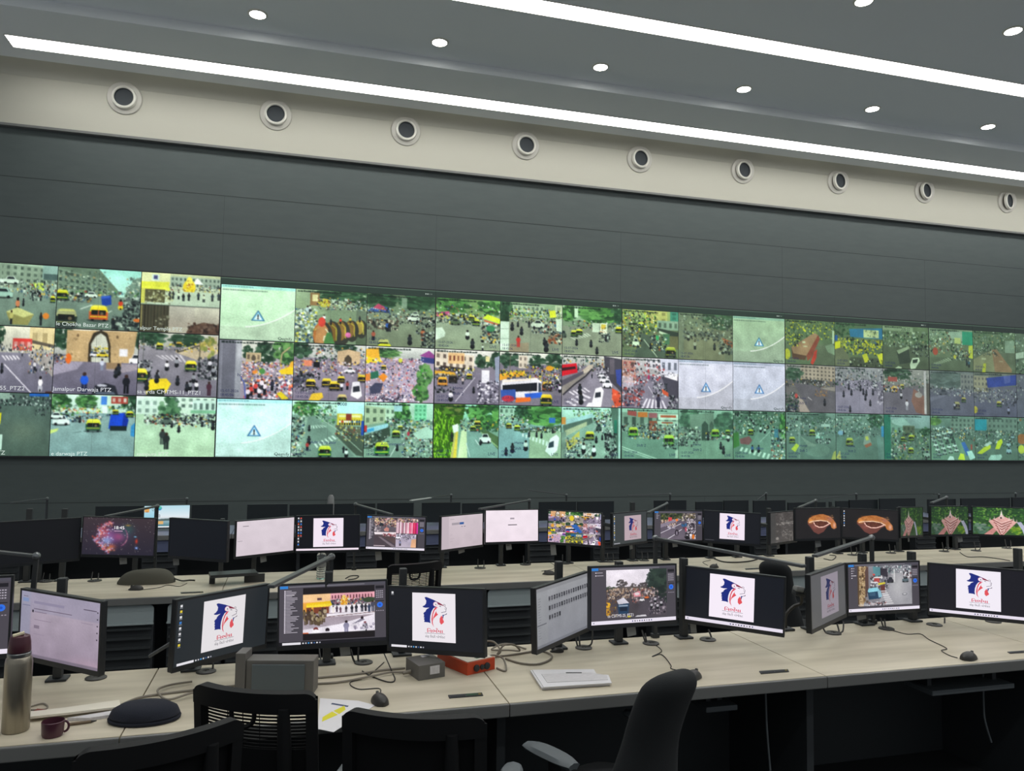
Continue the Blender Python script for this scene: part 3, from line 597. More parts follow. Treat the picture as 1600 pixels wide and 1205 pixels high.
def G9_1(P):
    P.fill('5d6a58').vg(0, .5, '5f7052', '5a6a56'); P.spk(0, .02, 1, .42, 200, .015, .05, GD + YL + ['7f8c74', 'a3ad90']); P.vg(.55, 1, '5f665a', '565c52', .5, 1); P.po([(.12, .62), (.58, .28), (.66, .32), (.42, .8), (.16, .76)], 'a37a66'); P.po([(.12, .62), (.16, .76), (.42, .8), (.4, .9), (.14, .88)], '5a3c34'); P.po([(.42, .8), (.66, .32), (.7, .4), (.52, .84), (.44, .92)], '8a4038'); P.rc(.34, .48, .4, .52, 'c9c3ae'); P.rc(.36, .58, .44, .6, 'bdb5a2'); P.po([(.5, .96), (.58, .7), (.64, .64), (.62, .84), (.55, 1)], 'c03a34'); P.po([(.8, .56), (.96, .5), (1, .56), (1, .76), (.86, .7)], '7b8a7c')
    P.rc(.95, .2, .99, .5, 'b5c3b5'); P.el(.04, .78, .06, .12, 'b9b23a'); P.spk(.0, .3, .3, .6, 40, .02, .05, YL); stamp(P, False); title(P); P.tint((.97, 1, .95), '56614f', .15)
def G10_1(P):
    P.fill('5f6a55').vg(0, .3, '4d6250', '5a6a55'); P.spk(0, .0, .4, .35, 80, .02, .06, GD); P.po([(.3, .14), (1, .08), (1, .34), (.32, .32)], '2f6a9c'); P.rc(.6, .14, .92, .32, 'b9bd9a').spk(.62, .15, .9, .3, 16, .02, .05, ['3a4a5a', 'd5d0a5', '5a6a4a']); P.spk(.08, .36, 1, .72, 220, .02, .06, ['c9bd2e', 'd8cc36', 'b5a82a', '2b362e', '3c5a8a', '4d6a45', '1c2421']); P.po([(.0, .46), (.12, .42), (.11, .6), (0, .62)], 'cfc62e'); P.po([(0, .62), (.16, .56), (.3, .8), (.3, 1), (0, 1)], '67685a'); P.vg(.78, 1, '4c5148', '45493f', .32, 1); P.po([(.56, .72), (.66, .68), (.72, .86), (.62, .9)], 'c5bc3a'); P.po([(.88, .7), (1, .66), (1, .94), (.94, .9)], 'cfc63c'); P.spk(.3, .82, 1, 1, 40, .02, .05, DK); P.man(.32, .98, .16, 'b0b5a5'); P.rc(0, .3, .06, .42, '2c56a0'); stamp(P, False); title(P); P.tint((.97, 1, .95), '56614f', .12)
def G11_1(P):
    P.fill('596354').vg(0, .4, '66755f', '5c6a56'); P.rc(0, .02, .66, .12, '9aa895', .8); P.txt.append(('205-22', .4, .9, .09, '1c2a26')); P.spk(0, .12, 1, .5, 150, .02, .06, GD + DK + BL)
    for k in range(7): P.ln(.1 + k * .09, .46 - k * .005, .16 + k * .08, .34, .012, '8e9a86')
    P.vg(.5, 1, '565d52', '4c5249'); P.po([(.3, .6), (.56, .48), (.6, .84), (.36, .9)], '343a38'); P.po([(.3, .58), (.56, .46), (.58, .52), (.34, .66)], '9aa392'); P.po([(.58, .9), (.64, .74), (.78, .72), (.8, .8), (.7, .98), (.6, 1)], 'ced4cc'); P.po([(.64, .78), (.76, .75), (.74, .84), (.64, .86)], '2c3434'); P.bike(.74, .56, .2, 'b9c0b5'); P.spk(.6, .4, 1, .7, 50, .02, .06, DK); P.po([(.25, 1), (.33, .94), (.4, .96), (.4, 1)], 'b9c0b2'); stamp(P, False); title(P, .05, .4); P.tint((.96, 1, .95), '525b4c', .2)
def G12_1(P):
    P.fill('66705f').vg(0, .35, '7d8c7c', '6c7a68'); P.spk(0, .05, .8, .6, 190, .02, .055, BL + CR + GD); P.po([(.45, .06), (.78, .04), (.76, .28), (.5, .22)], '8f9f98'); P.rc(.76, .04, 1, .36, '2e8a74'); P.rc(.58, .2, .72, .34, 'b5b87a'); P.po([(.9, .38), (1, .36), (1, .7), (.9, .66)], 'c3c24a'); P.vg(.68, 1, '5c6458', '555c50'); P.zeb((.08, .84), (.2, .86), (.52, .74), (.44, .68), 7, 'a3ab9c'); P.el(.14, .55, .06, .09, 'a8463a'); P.spk(.5, .5, .95, .74, 70, .02, .05, CR + DK); P.man(.85, .86, .2, '2a3038'); P.man(.9, .9, .2, '33506a'); P.el(.58, .66, .03, .05, 'c5b84a'); stamp(P, False); title(P); P.tint((.96, 1, .96), '566056', .2)
def G13_1(P):
    P.fill('606a5c').vg(0, .4, '5a6a56', '606e5c'); P.spk(0, .0, 1, .5, 170, .02, .06, GD + BL); P.rc(.75, .2, .98, .52, '93a39c', .8); P.vg(.5, 1, '5f655a', '575d50'); P.po([(.0, .95), (.0, .7), (.44, .44), (.5, .98)], '857f6a'); P.po([(.5, .98), (.44, .44), (.55, .42), (.9, .9), (.9, .98)], '8f6a58'); P.rc(.2, .65, .3, .69, 'b5b09a'); P.rc(.6, .7, .7, .73, 'a38a78'); P.po([(.24, .78), (.3, .78), (.28, 1), (.2, 1)], 'b9b43a'); P.spk(.0, .3, .6, .6, 60, .02, .05, DK); stamp(P, False); title(P); P.tint((.96, 1, .96), '566056', .25)
def G14_1(P):
    P.fill('5c675c'); P.spk(0, .05, 1, 1, 180, .02, .07, GD + DK + BL); P.po([(.0, .5), (.2, .45), (.2, .6), (0, .64)], 'c3ccc6'); P.tint((.95, 1, .97), '566056', .3)
def G0_2(P):
    P.fill('a9a5a8').vg(0, .3, 'd3d9c9', 'b5bcae', .3, 1); P.tree(.62, .2, .14, .2, GD, 80); P.tree(.88, .15, .16, .25, GR, 90); P.tree(.38, .2, .08, .12, GD); P.bld(.36, .2, .56, .36, 'b3a582', 3, 1, '6a6050'); P.el(.46, .3, .03, .05, '5a5346'); P.pl([(.82, .4), (.84, .2), (.95, .08)], .02, 'b09a7a'); P.vg(.4, 1, '9b95a0', '8d8892', .3, 1); P.spk(.3, .36, 1, .75, 330, .012, .045, ['e3dfe4', 'c9c2cc', '2a2a33', '3a3f4a', 'b05a5a', 'd98a5a', '5a5a70', 'f0eef0', 'c9b03a'])
    P.po([(.8, .5), (.95, .42), (1, .44), (1, .56), (.84, .56)], 'e3c42c'); P.po([(.94, .42), (.96, .34), (1, .32), (1, .44)], 'd9a83a'); P.spk(.36, .66, 1, 1, 150, .02, .06, ['e3dfe4', '2a2a33', '3a4a6a', 'b04a4a', 'd9653a', 'f0eef0', '5a5a70']); P.el(.58, .52, .04, .05, '4f8a4a'); P.el(.48, .54, .03, .03, 'd98a3a')
    for x, y in ((.44, .95), (.5, .9), (.55, .98), (.62, .9), (.4, 1.0), (.72, .85), (.58, .84)): P.man(x, y, .22, P.c(['e0dde2', 'c04a44', '2d3140', 'd9d2d8']))
    P.vg(0, 1, '6d7078', '5d616a', .0, .22).vg(0, 1, '9aa0a4', '848a90', .22, .3); P.rc(.02, 0, .05, 1, '848890', .6); P.soft(.27, .2, .04, .2, 'cfd6d6', .6); P.po([(.78, .9), (.84, .86), (.95, .98), (.86, 1.0)], 'd8c92c'); P.pl([(.3, .62), (.35, .75), (.37, 1)], .02, '4a5aa0'); P.txt.append(('hom', .25, .38, .08, '1d2452')); stamp(P, False); title(P, .03, .8)
def G1_2(P):
    P.fill('85808c').vg(0, .25, 'c9d0c6', 'aab0a8'); P.tree(.1, .12, .14, .16, GD); P.tree(.7, .06, .16, .1, GD); P.spk(.15, .05, 1, .3, 150, .012, .045, CR + GD); P.po([(.6, .3), (.6, .12), (.75, .08), (.92, .12), (.92, .34), (.82, .36), (.78, .22), (.72, .22), (.7, .36), (.62, .36)], 'bba783'); P.po([(.69, .38), (.7, .24), (.75, .17), (.8, .24), (.8, .38)], '4a4438'); P.vg(.38, 1, '8b8592', '7b7683'); P.spk(0, .3, 1, .55, 200, .012, .04, ['c9c4cc', 'e3e0e4', '2a2a33', '3d3d48', 'a05048', 'd9b83a', '5a5568']); P.rc(.14, .3, .25, .4, 'd98a6a'); P.rc(.27, .32, .36, .42, '1c1d22'); P.car(.78, .5, .15, .1, 'dddfe2'); P.po([(.0, .6), (.22, .52), (.24, .62), (0, .8)], '4f5060'); P.spk(0, .5, .36, .86, 90, .015, .045, DK)
    for x, y, h in ((.24, .78, .18), (.46, .76, .18), (.57, .82, .2), (.66, .68, .14), (.95, .66, .16)): P.rick(x, y, h, 'd8c238', '333028')
    P.po([(.8, .9), (.82, .66), (.92, .64), (.96, .9), (.9, .96)], 'e3e5e8'); P.po([(.83, .74), (.92, .72), (.93, .82), (.83, .84)], '30343c'); P.po([(.22, 1), (.26, .88), (.4, .86), (.42, .94), (.36, 1)], 'd8b93a'); P.rick(.68, 1.04, .18, 'bdb07a'); P.man(.75, .8, .18, '8a4a48'); P.man(.67, .82, .18, 'd9d9de'); stamp(P, False); title(P)
def G2_2(P):
    P.fill('a39ba8').vg(0, .2, 'cfd6cd', 'aab3aa'); P.tree(.3, .12, .2, .1, GR); P.po([(0, .06), (.18, .02), (.2, .2), (0, .24)], 'd9a838'); P.po([(0, .16), (.08, .22), (.2, .2), (.24, .28), (.1, .3), (0, .32)], 'ecc928'); P.po([(.78, .14), (.92, .04), (1, .12), (1, .2)], '8a4a86'); P.po([(.8, .16), (1, .18), (1, .28), (.82, .26)], '3a4478'); P.spk(.0, .2, .85, 1, 560, .012, .042, ['e6e0e8', 'cfc6d2', '2a2a36', '4a4a5c', 'b0606a', 'd9a0a0', '8a80a0', 'f2eef4', '3a5a8a', 'c98a5a']); P.el(.5, .24, .03, .04, 'c5cc4a')
    P.po([(.07, .48), (.18, .44), (.2, .56), (.08, .6)], '2f6a52'); P.po([(.18, .55), (.26, .48), (.32, .54), (.26, .64)], 'd98a2e'); P.rc(0, .5, .07, .62, 'c9803a'); P.po([(.06, .76), (.14, .66), (.26, .66), (.22, .84), (.08, .86)], '44485c'); P.tree(.86, .5, .12, .22, GR + ['4f9a45'], 90); P.tree(.8, .82, .12, .18, GR + ['4f9a45'], 90); P.spk(.2, .85, .6, 1, 60, .02, .05, ['e6e0e8', '2a2a36', '4a4a5c']); P.rick(.26, .42, .1, 'd9b53a'); stamp(P, False); title(P)
def G3_2(P):
    P.fill('7d7a84').vg(0, .3, 'd8dcd0', 'c3c6bd'); P.bld(0, .04, .6, .34, 'd5cdb8', 6, 2, '5a5048', .1, .4); P.bld(.2, .06, .45, .26, 'd9b884', 4, 1, '6a3a2c'); P.po([(.08, .3), (.46, .34), (.44, .42), (.1, .4)], '3a3330'); P.tree(.74, .2, .12, .14, GD); P.tree(.95, .2, .1, .2, GD); P.rc(.78, .1, .84, .2, 'd8d49a'); P.vg(.42, 1, '7f7c88', '6d6b78'); P.spk(0, .34, .6, .48, 80, .015, .05, YL + CR); P.po([(0, .4), (.3, .42), (.34, .5), (0, .48)], 'd0a23a'); P.spk(.0, .46, .5, .56, 50, .02, .05, DK); P.ln(.32, .96, .62, .5, .014, 'd0d0d8'); P.rc(.72, .36, .84, .6, 'd9dbe0'); P.po([(.92, .12), (1, .08), (1, .66), (.94, .56)], '8d98a8'); P.spk(.66, .56, 1, .98, 110, .02, .055, ['e0dfe6', '2a2a33', 'b5b5c0', '5a5a66'])
    P.rick(.12, .68, .2, 'd9a53a', 'b07a3a'); P.rick(.28, .62, .18, '3a3530', '2a2826'); P.rick(.53, .54, .12, 'd8b93a'); P.bike(.6, .8, .16); P.man(.43, .64, .16, 'c9bcb5'); P.bike(.25, .96, .26, 'e0dfe4'); P.spk(0, .7, .3, .8, 20, .02, .05, DK); stamp(P, False, .28); title(P)
def G4_2(P):
    P.fill('77757e').vg(0, .22, 'cdd3c4', 'b5bbae'); P.tree(.15, .16, .16, .16, GD, 70); P.tree(.6, .16, .14, .12, GD); P.tree(.88, .14, .16, .16, GD, 80); P.bld(.3, .06, .44, .3, 'c9c2ae', 2, 2, '7a7468'); P.spk(.4, .24, 1, .6, 230, .012, .045, CR + YL + ['5a4a6a', '8a7a9a']); P.po([(0, .42), (.4, .34), (.4, .44), (0, .54)], 'd09a34'); P.spk(0, .34, .4, .46, 40, .02, .05, YL + ['d98a3a']); P.pl([(.16, .4), (.17, .05)], .014, '6a6a5a'); P.el(.8, .28, .06, .05, 'd8a02c')
    P.po([(.03, .62), (.06, .52), (.6, .48), (.67, .54), (.68, .84), (.04, .94)], 'd6d8dc'); P.po([(.05, .63), (.6, .56), (.6, .72), (.05, .76)], '1c2028'); P.po([(.62, .56), (.66, .57), (.67, .74), (.62, .74)], '39424c'); P.po([(.04, .54), (.6, .47), (.6, .5), (.05, .58)], 'e8dccc'); P.po([(.02, .72), (.26, .7), (.26, .9), (.04, .92)], '3a5aa0'); P.po([(.4, .78), (.68, .74), (.68, .84), (.42, .88)], '3060c0'); P.po([(.26, .86), (.5, .84), (.5, .92), (.26, .95)], 'd9702c'); P.el(.14, .88, .1, .06, 'b03a44'); P.rc(.2, .46, .26, .5, '4a5058').rc(.12, .48, .17, .52, '4a5058')
    P.rick(.76, .72, .22, 'c9a23a', '6a3a2c'); P.rick(.75, 1.0, .26, 'd8c02c'); P.spk(.7, .5, 1, .7, 60, .02, .05, DK + ['6a4a7a']); P.vg(.8, 1, '6a6875', '5f5d6a', .86, 1); P.bike(.97, .74, .2, 'd0d0d8'); stamp(P); title(P)
def G5_2(P):
    P.fill('7a7880').vg(0, .2, 'c3c9bd', '9fa59c'); P.spk(0, .05, 1, .3, 130, .015, .05, CR + GD); P.po([(.0, .2), (.24, .16), (.26, .34), (0, .42)], 'c01f2e'); P.po([(.0, .26), (.22, .22), (.23, .27), (0, .32)], '3a1a20'); P.po([(.7, .0), (1, .05), (1, .7), (.82, .5), (.72, .3)], '45454c'); P.rc(.8, .05, .88, .35, '5d5a60'); P.po([(.9, .26), (1, .24), (1, .6), (.92, .52)], '3a4a8a'); P.po([(.0, .62), (.36, .3), (.5, .16), (.54, .2), (.4, .42), (0, .8)], '85827a'); P.po([(.28, .36), (.45, .18), (.52, .18), (.5, .28), (.4, .34)], 'b9b3a0'); P.po([(0, .5), (.36, .3), (.36, .36), (0, .62)], '55535c'); P.po([(0, 1), (.48, .36), (.64, .2), (.7, .3), (.9, .9), (.8, 1)], '84828c')
    P.pl([(.02, .78), (.2, .58), (.4, .4), (.5, .26)], .03, '2f2f35'); P.zeb((.18, .78), (.1, .72), (.4, .62), (.5, .7), 5, 'd9d9de'); P.zeb((.2, 1), (.05, .92), (.36, .72), (.52, .8), 4, 'd9d9de'); P.spk(.58, .22, .78, .46, 50, .02, .05, ['d5d8dc', '2a2a30', 'b5b8bd', '5a5a60'])
    for x, y, w, h in ((.66, .42, .1, .09), (.7, .52, .14, .13), (.76, .62, .16, .16)): P.car(x, y, w, h, 'dfe2e6')
    P.po([(.5, .92), (.56, .64), (.66, .6), (.7, .68), (.66, .98), (.5, 1)], 'e6e8ec'); P.po([(.56, .72), (.65, .7), (.65, .8), (.55, .82)], '30353c'); P.po([(.4, 1), (.44, .92), (.6, .9), (.66, 1)], 'e0e2e6'); P.po([(.84, .62), (.98, .7), (1, .95), (.9, 1), (.84, .8)], 'c8573a'); P.spk(.84, .7, 1, 1, 20, .02, .05, ['c8573a', 'd98a6a', '3a2f2c']); P.bike(.3, .76, .26); P.bike(.32, .96, .3); P.man(.5, .44, .1); stamp(P, False); title(P)
def G6_2(P):
    P.fill('74727a').vg(0, .35, 'b9bdb5', '9fa29c'); P.bld(0, .06, .24, .5, 'b08a78', 2, 3, '5a4a44'); P.bld(.42, .0, .7, .22, 'd3d6d3', 3, 2, '4a5055'); P.bld(.68, .0, 1, .3, 'c9cfd6', 3, 1, '5a626a'); P.po([(.68, .22), (.98, .3), (.98, .44), (.7, .34)], 'e3e6ea'); P.spk(.72, .27, .95, .38, 14, .015, .03, ['2a2a33']); P.po([(.7, .36), (1, .44), (1, .8), (.8, .72)], '4a4a52'); P.spk(0, .1, .75, .7, 250, .012, .05, ['c9c9cc', 'e6e6e8', '2a2a30', '3d3d45', 'b04a48', '8a5a50', '5f5f68']); P.po([(.2, 1), (.42, .5), (.56, .5), (.9, .86), (.8, 1)], '7f7d86'); P.zeb((.32, 1), (.42, .8), (.74, .84), (.82, 1), 6, 'd9d9dc'); P.rc(0, .38, .2, .62, 'd0cdd0', .6); P.spk(0, .6, .38, .96, 90, .02, .06, ['2a2a30', '8a3f3a', 'b05a50', 'c9c9cc', '4a4a52']); P.spk(.55, .5, .8, .76, 50, .02, .05, DK); P.po([(.7, .6), (.82, .68), (.82, .76), (.72, .7)], 'b5583a'); P.man(.64, .98, .3, '3a3a48', '2a2a36'); P.spk(.82, .74, 1, 1, 40, .03, .06, DK); P.el(.47, .38, .02, .05, 'a03a5a'); P.ln(.46, .56, .55, .72, .012, 'd9d9dc'); stamp(P, False); title(P); P.tint((.98, .98, 1))
def G7_2(P): warn(P, 'c6cbd6', 'b3b8c2', 'a3a7ad', 'a9b3c0')
def G8_2(P): warn(P, 'bcc3cf', 'a9b2bc', '9aa1a8', 'a0abb8')
def G9_2(P):
    P.fill('62635f').vg(0, .25, '8f958c', '83897f'); P.bld(.3, .0, 1, .3, 'a39c86', 9, 4, '4d4c44', .02, .34); P.tree(.15, .2, .2, .14, GD, 70); P.po([(.3, .3), (.75, .32), (.72, .38), (.28, .38)], '3c3f3a'); P.spk(0, .3, 1, .48, 130, .012, .04, CR + DK + GD); P.po([(0, .44), (.5, .5), (1, .44), (1, .54), (.5, .46)], '8a877c'); P.po([(.16, .4), (.5, .42), (1, .58), (1, 1), (.5, 1)], '5d5d60'); P.po([(.2, .6), (.34, .75), (.48, 1), (.28, 1)], 'a39a8c'); P.spk(0, .6, .25, 1, 80, .02, .06, GD + DK); P.ln(.44, .68, .52, .74, .014, 'cfcfcb'); P.spk(.58, .52, .84, .66, 30, .02, .04, ['8a5f3a', '9a7a4a', '4a4a45']); P.bike(.78, .86, .2); P.el(.21, .66, .03, .05, 'b04a44'); stamp(P, False, .25); title(P); P.tint((.96, .98, .98), '585c58', .1)
def G10_2(P):
    P.fill('75757d').vg(0, .3, '8f9690', '7d837e'); P.spk(0, .04, 1, .4, 150, .02, .06, GD + BL + DK); P.po([(.0, 1), (.3, .3), (.7, .26), (1, .8), (1, 1)], '84838c'); P.vg(.55, 1, '8a8993', '80808a', .0, .6); P.spk(.1, .25, .9, .5, 90, .015, .045, DK + ['c5c5c9'])
    for x, y in ((.17, .66), (.33, .62), (.52, .52), (.58, .6), (.64, .62), (.72, .84), (.78, .6), (.28, .5), (.3, .98), (.62, .72)): P.bike(x, y, .18)
    P.spk(.88, .5, 1, .8, 30, .02, .06, ['b5b5ba', '4a4a50']); P.rc(.5, .6, .505, 1, '6a6a72'); stamp(P, False); title(P); P.tint((.96, .98, 1), '62656a', .15)
def G11_2(P):
    P.fill('6c6c6e').vg(0, .35, '8f958c', '767c74'); P.tree(.3, .12, .3, .16, GD, 80); P.spk(0, .08, 1, .5, 150, .02, .055, GD + BL); P.rc(.1, .18, .3, .28, '9a5248'); P.po([(.0, .55), (.45, .4), (.7, .42), (.9, .7), (.9, 1), (0, 1)], '66656e'); P.po([(.65, .42), (.9, .6), (.9, 1), (.7, .95), (.6, .7)], '7d5f52'); P.rc(.88, .02, .93, .98, 'b9bdb9'); P.rc(.93, .3, 1, 1, '55564f'); P.rick(.24, .52, .16, 'd0a52c', '9a7a2a'); P.rick(.4, .44, .12, 'b5ae4a'); P.bike(.38, .66, .2, 'c5c8cc'); P.man(.5, .9, .26, 'cfd2d6', '9a9ea5'); P.el(.76, .56, .08, .06, '9a9a92'); P.spk(.0, .36, .4, .5, 40, .02, .05, CR); stamp(P, False); title(P); P.tint((.95, .98, .97), '5a5e58', .15)
def G12_2(P):
    P.fill('5f6469').vg(0, .4, '6c7870', '667068'); P.tree(.4, .2, .4, .2, ['4a5c50', '55685a', '3f5046', '60756a'], 130); P.bld(.7, .05, 1, .4, '7d8478', 4, 3, '4a5250'); P.vg(.45, 1, '5f626c', '565a66'); P.spk(0, .36, 1, .55, 130, .015, .05, DK + BL); P.car(.3, .54, .2, .12, '4a5055'); P.rick(.6, .86, .2, '8a8c5a', '33383c'); P.rick(.76, .7, .14, 'a5a34a'); P.bike(.55, .84, .18, '9a9ea5'); P.po([(0, .6), (.4, .52), (.36, .56), (0, .7)], '747884', .6); stamp(P, False); title(P); P.tint((.95, 1, 1), '565e62', .25)
def G13_2(P):
    P.fill('5b5f68').vg(0, .3, '66705f', '5f6a60'); P.bld(0, .08, .34, .44, '8f8f70', 4, 3, '4d5048'); P.po([(.3, .12), (1, .02), (1, .26), (.32, .34)], '2c3f86'); P.po([(.7, .06), (.86, .04), (.86, .2), (.72, .24)], '4a5a98'); P.spk(0, .36, 1, .62, 130, .015, .05, BL + DK); P.vg(.62, 1, '575b68', '4f5462'); P.spk(0, .46, .6, .68, 60, .02, .06, ['9aa09a', '6a706c', '3a4044']); P.rick(.58, .78, .16, 'b0ab3e'); P.bike(.8, .94, .22, '8a90a5'); P.spk(.6, .6, 1, .75, 30, .02, .05, DK); P.el(.02, .85, .06, .08, 'b5ae3a'); stamp(P, False); title(P); P.tint((.95, 1, 1), '555d62', .22)
def G14_2(P):
    P.fill('575d64'); P.spk(0, .05, 1, .7, 120, .02, .07, GD + DK + BL); P.vg(.6, 1, '5a606a', '545a66'); P.tint((.95, 1, 1), '565e62', .3)
def G0_3(P): warn(P, 'd3efe9', 'cfe3de', 'bcc8c6', 'b5dfe6'); P.tint((.98, 1, 1))
def G1_3(P):
    P.fill('7f9287').vg(0, .25, 'c9e0d6', 'aac3b8'); P.tree(.2, .14, .2, .14, GR, 90); P.spk(0, .08, .6, .4, 170, .015, .05, GR + BL + GD); P.rc(.62, .02, 1, .24, 'bfe0e6'); P.rc(.62, .22, .97, .42, 'd3b23c'); P.rc(.64, .24, .95, .28, 'e3d49a')
    for k in range(9): P.man(.66 + k * .034, .42, .11, P.c(['e6e6e0', 'd9d9d0', 'b03a34', '3a5a8a']))
    P.rc(.74, .22, .82, .34, '8a3a2c'); P.po([(.6, .42), (.98, .46), (.98, .6), (.6, .46)], '5c5a4c'); P.po([(.62, .46), (1, .62), (1, .98), (.9, .96), (.6, .6)], '4d564c'); P.spk(.6, .44, 1, .7, 50, .02, .05, ['8a4a3c', 'c3b06a', '3a4038', 'a5b0a2']); P.po([(.18, .3), (.3, .26), (.88, .98), (.8, 1), (.2, 1)], '74857d'); P.zeb((.26, .44), (.24, .5), (.5, .46), (.42, .42), 6, 'c3d0c6'); P.zeb((.3, .76), (.34, .84), (.64, .66), (.58, .6), 6, 'c9d6cc'); P.po([(.18, .3), (.22, .3), (.1, .98), (.02, .98)], '93a597'); P.spk(0, .3, .18, 1, 110, .015, .055, BL + DK + CR)
    P.rick(.46, 1.0, .24, 'cfd03c', '2e5a3c'); P.bike(.24, .78, .2); P.man(.22, .88, .18, 'a03a3a'); P.bike(.24, .54, .14); P.bike(.76, 1, .2, 'dfe6e0'); P.man(.72, .92, .14); P.pl([(.3, .24), (.62, .5), (.98, .9)], .012, 'a5b3a5'); P.rc(.96, .34, 1, .6, '2a4a9a'); stamp(P, False); P.txt.append(('Administrator', .26, .24, .075, '2a2f6a')); title(P); P.txt.append(('0008', .62, .93, .08, '1d2a4a')); P.tint((.97, 1.02, 1))
def G2_3(P):
    P.fill('829889').vg(0, .3, 'bfd6c6', '9fb8a8'); P.bld(0, .06, .3, .42, 'a3ab92', 3, 2, '4d5a4c', .1, .36); P.bld(.3, .1, .44, .36, 'b5c4b0', 2, 2, '56665a'); P.bld(.72, .02, .9, .32, '7fbd9a', 3, 4, '4f8a6a'); P.tree(.55, .2, .12, .2, GR, 90); P.rc(.42, .04, .54, .16, '9fb9c3'); P.spk(.3, .3, 1, .5, 150, .015, .05, GR + BL + CR); P.po([(0, .48), (.34, .38), (.34, .46), (0, .58)], '9fc4d3'); P.po([(.02, .5), (.14, .46), (.14, .52), (.02, .56)], '4a9ac9'); P.rc(0, .42, .04, .54, 'b03a3a'); P.po([(0, .6), (.36, .44), (.38, .6), (.1, .84), (0, .84)], '3f4c42'); P.spk(0, .52, .36, .82, 70, .02, .05, DK + BL); P.po([(.3, 1), (.44, .5), (.56, .48), (.62, 1)], '7b8f84'); P.spk(.55, .42, 1, 1, 260, .015, .055, DK + BL + CR + ['a9c4b0']); P.po([(.7, .56), (.9, .42), (1, .5), (1, .64), (.78, .66)], 'b0c5b8')
    P.rick(.26, .96, .28, 'c9d03c', '2f6a3c'); P.rick(.46, .64, .16, 'c9c44a'); P.rick(.52, .5, .1, 'c9c44a'); P.bike(.48, .88, .16); P.ln(.38, .98, .46, .8, .014, 'd3e0d6'); P.el(.64, .56, .02, .04, 'b03a4a'); stamp(P, False); P.txt.append(('Administrator', .24, .22, .075, '2a2f6a')); title(P); P.tint((.97, 1.02, 1))
def G3_3(P):
    P.fill('7d998d').vg(0, .3, 'a5d0c0', '8fbcaa'); P.tree(.82, .2, .26, .26, GR, 150); P.tree(.62, .16, .12, .16, GR, 60); P.po([(0, 0), (.48, 0), (.44, .3), (.3, .5), (.28, 1), (0, 1)], '3f5c22')
    for k in range(240): x = P.R.uniform(0, .3); y = P.R.uniform(.08, .95); P.ln(x, y, x + P.R.uniform(-.03, .04), y + P.R.uniform(.04, .12), .012, P.c(['7fae2a', '5a8a22', '3f6a1c', '9ac43a', '2f4c1a', 'a8d04a']))
    P.tree(.3, .1, .2, .14, ['3a5a22', '5a7d30', '2c4420', '7d7a4a'], 60); P.po([(.26, 1), (.33, .42), (.38, .4), (.36, 1)], 'b9a86a').po([(.3, 1), (.355, .42), (.37, .42), (.345, 1)], 'd9b84a'); P.po([(.37, 1), (.42, .5), (.5, .44), (.56, 1)], 'c9cfae'); P.po([(.52, 1), (.5, .46), (.58, .36), (1, .82), (1, 1)], '7d9694'); P.po([(.62, .36), (1, .6), (1, .84), (.66, .42)], '54684a'); P.pl([(.6, .38), (.8, .6), (1, .8)], .02, '93a880'); P.spk(.62, .3, 1, .5, 60, .02, .05, GD + ['c9b43a', '3a4a4a', 'b04a3a']); P.spk(.4, .26, .64, .5, 60, .015, .045, BL + CR)
    P.po([(.28, .4), (.37, .36), (.38, .5), (.3, .54)], 'dfe6dd'); P.car(.79, .72, .18, .18, 'dfe8e4'); P.bike(.72, .76, .14); P.rick(.67, .42, .14, 'c9a84a'); P.rick(.6, .5, .12, 'b5b84a'); P.ln(.5, .72, .56, .98, .012, 'cfdcd8'); P.ln(.64, .66, .7, .76, .014, 'd9e4e0'); P.man(.28, .7, .2, '22302a'); stamp(P); title(P, .1, .8); P.tint((.97, 1.03, .98))
def G4_3(P):
    P.fill('7f9a9a').vg(0, .3, 'a8cfc0', '96bdae'); P.tree(.7, .16, .36, .22, GR, 180); P.tree(.35, .12, .12, .14, GD); P.bld(0, .04, .24, .3, '9fb5a5', 3, 2, '4f6257'); P.rc(.8, .22, .9, .32, '3a6ab0'); P.spk(0, .18, .5, .42, 110, .015, .05, GR + BL + CR); P.vg(.42, 1, '84a0a2', '78949a', 0, .48).vg(.42, 1, '9aae96', '95a88f', .48, 1); P.po([(.3, .46), (1, .36), (1, .44), (.36, .52)], '4a5c4a'); P.spk(.3, .4, 1, .5, 90, .015, .045, GD + CR); P.zeb((.36, .52), (.36, .58), (.84, .8), (.86, .7), 9, 'cddcd2'); P.rick(.16, .44, .12, 'b9b44a', '5a4a2a'); P.rick(.29, .48, .13, 'c9cf4a', '3f5a3a')
    P.po([(.74, .86), (.82, .62), (.92, .54), (.97, .6), (.94, .84), (.84, .96)], 'e0ebe4'); P.po([(.8, .7), (.88, .66), (.88, .78), (.79, .8)], '33424a'); P.bike(.43, .86, .26, 'c9d3cf'); P.bike(.48, .6, .14); P.bike(.22, .9, .24); P.bike(.12, .95, .2); P.bike(.6, .6, .14); P.bike(.68, .62, .14); P.bike(.86, .52, .12); P.rc(.48, .55, .484, 1, '6f8a88'); stamp(P, True, .25); title(P, .03, .5); P.tint((.97, 1.02, 1))
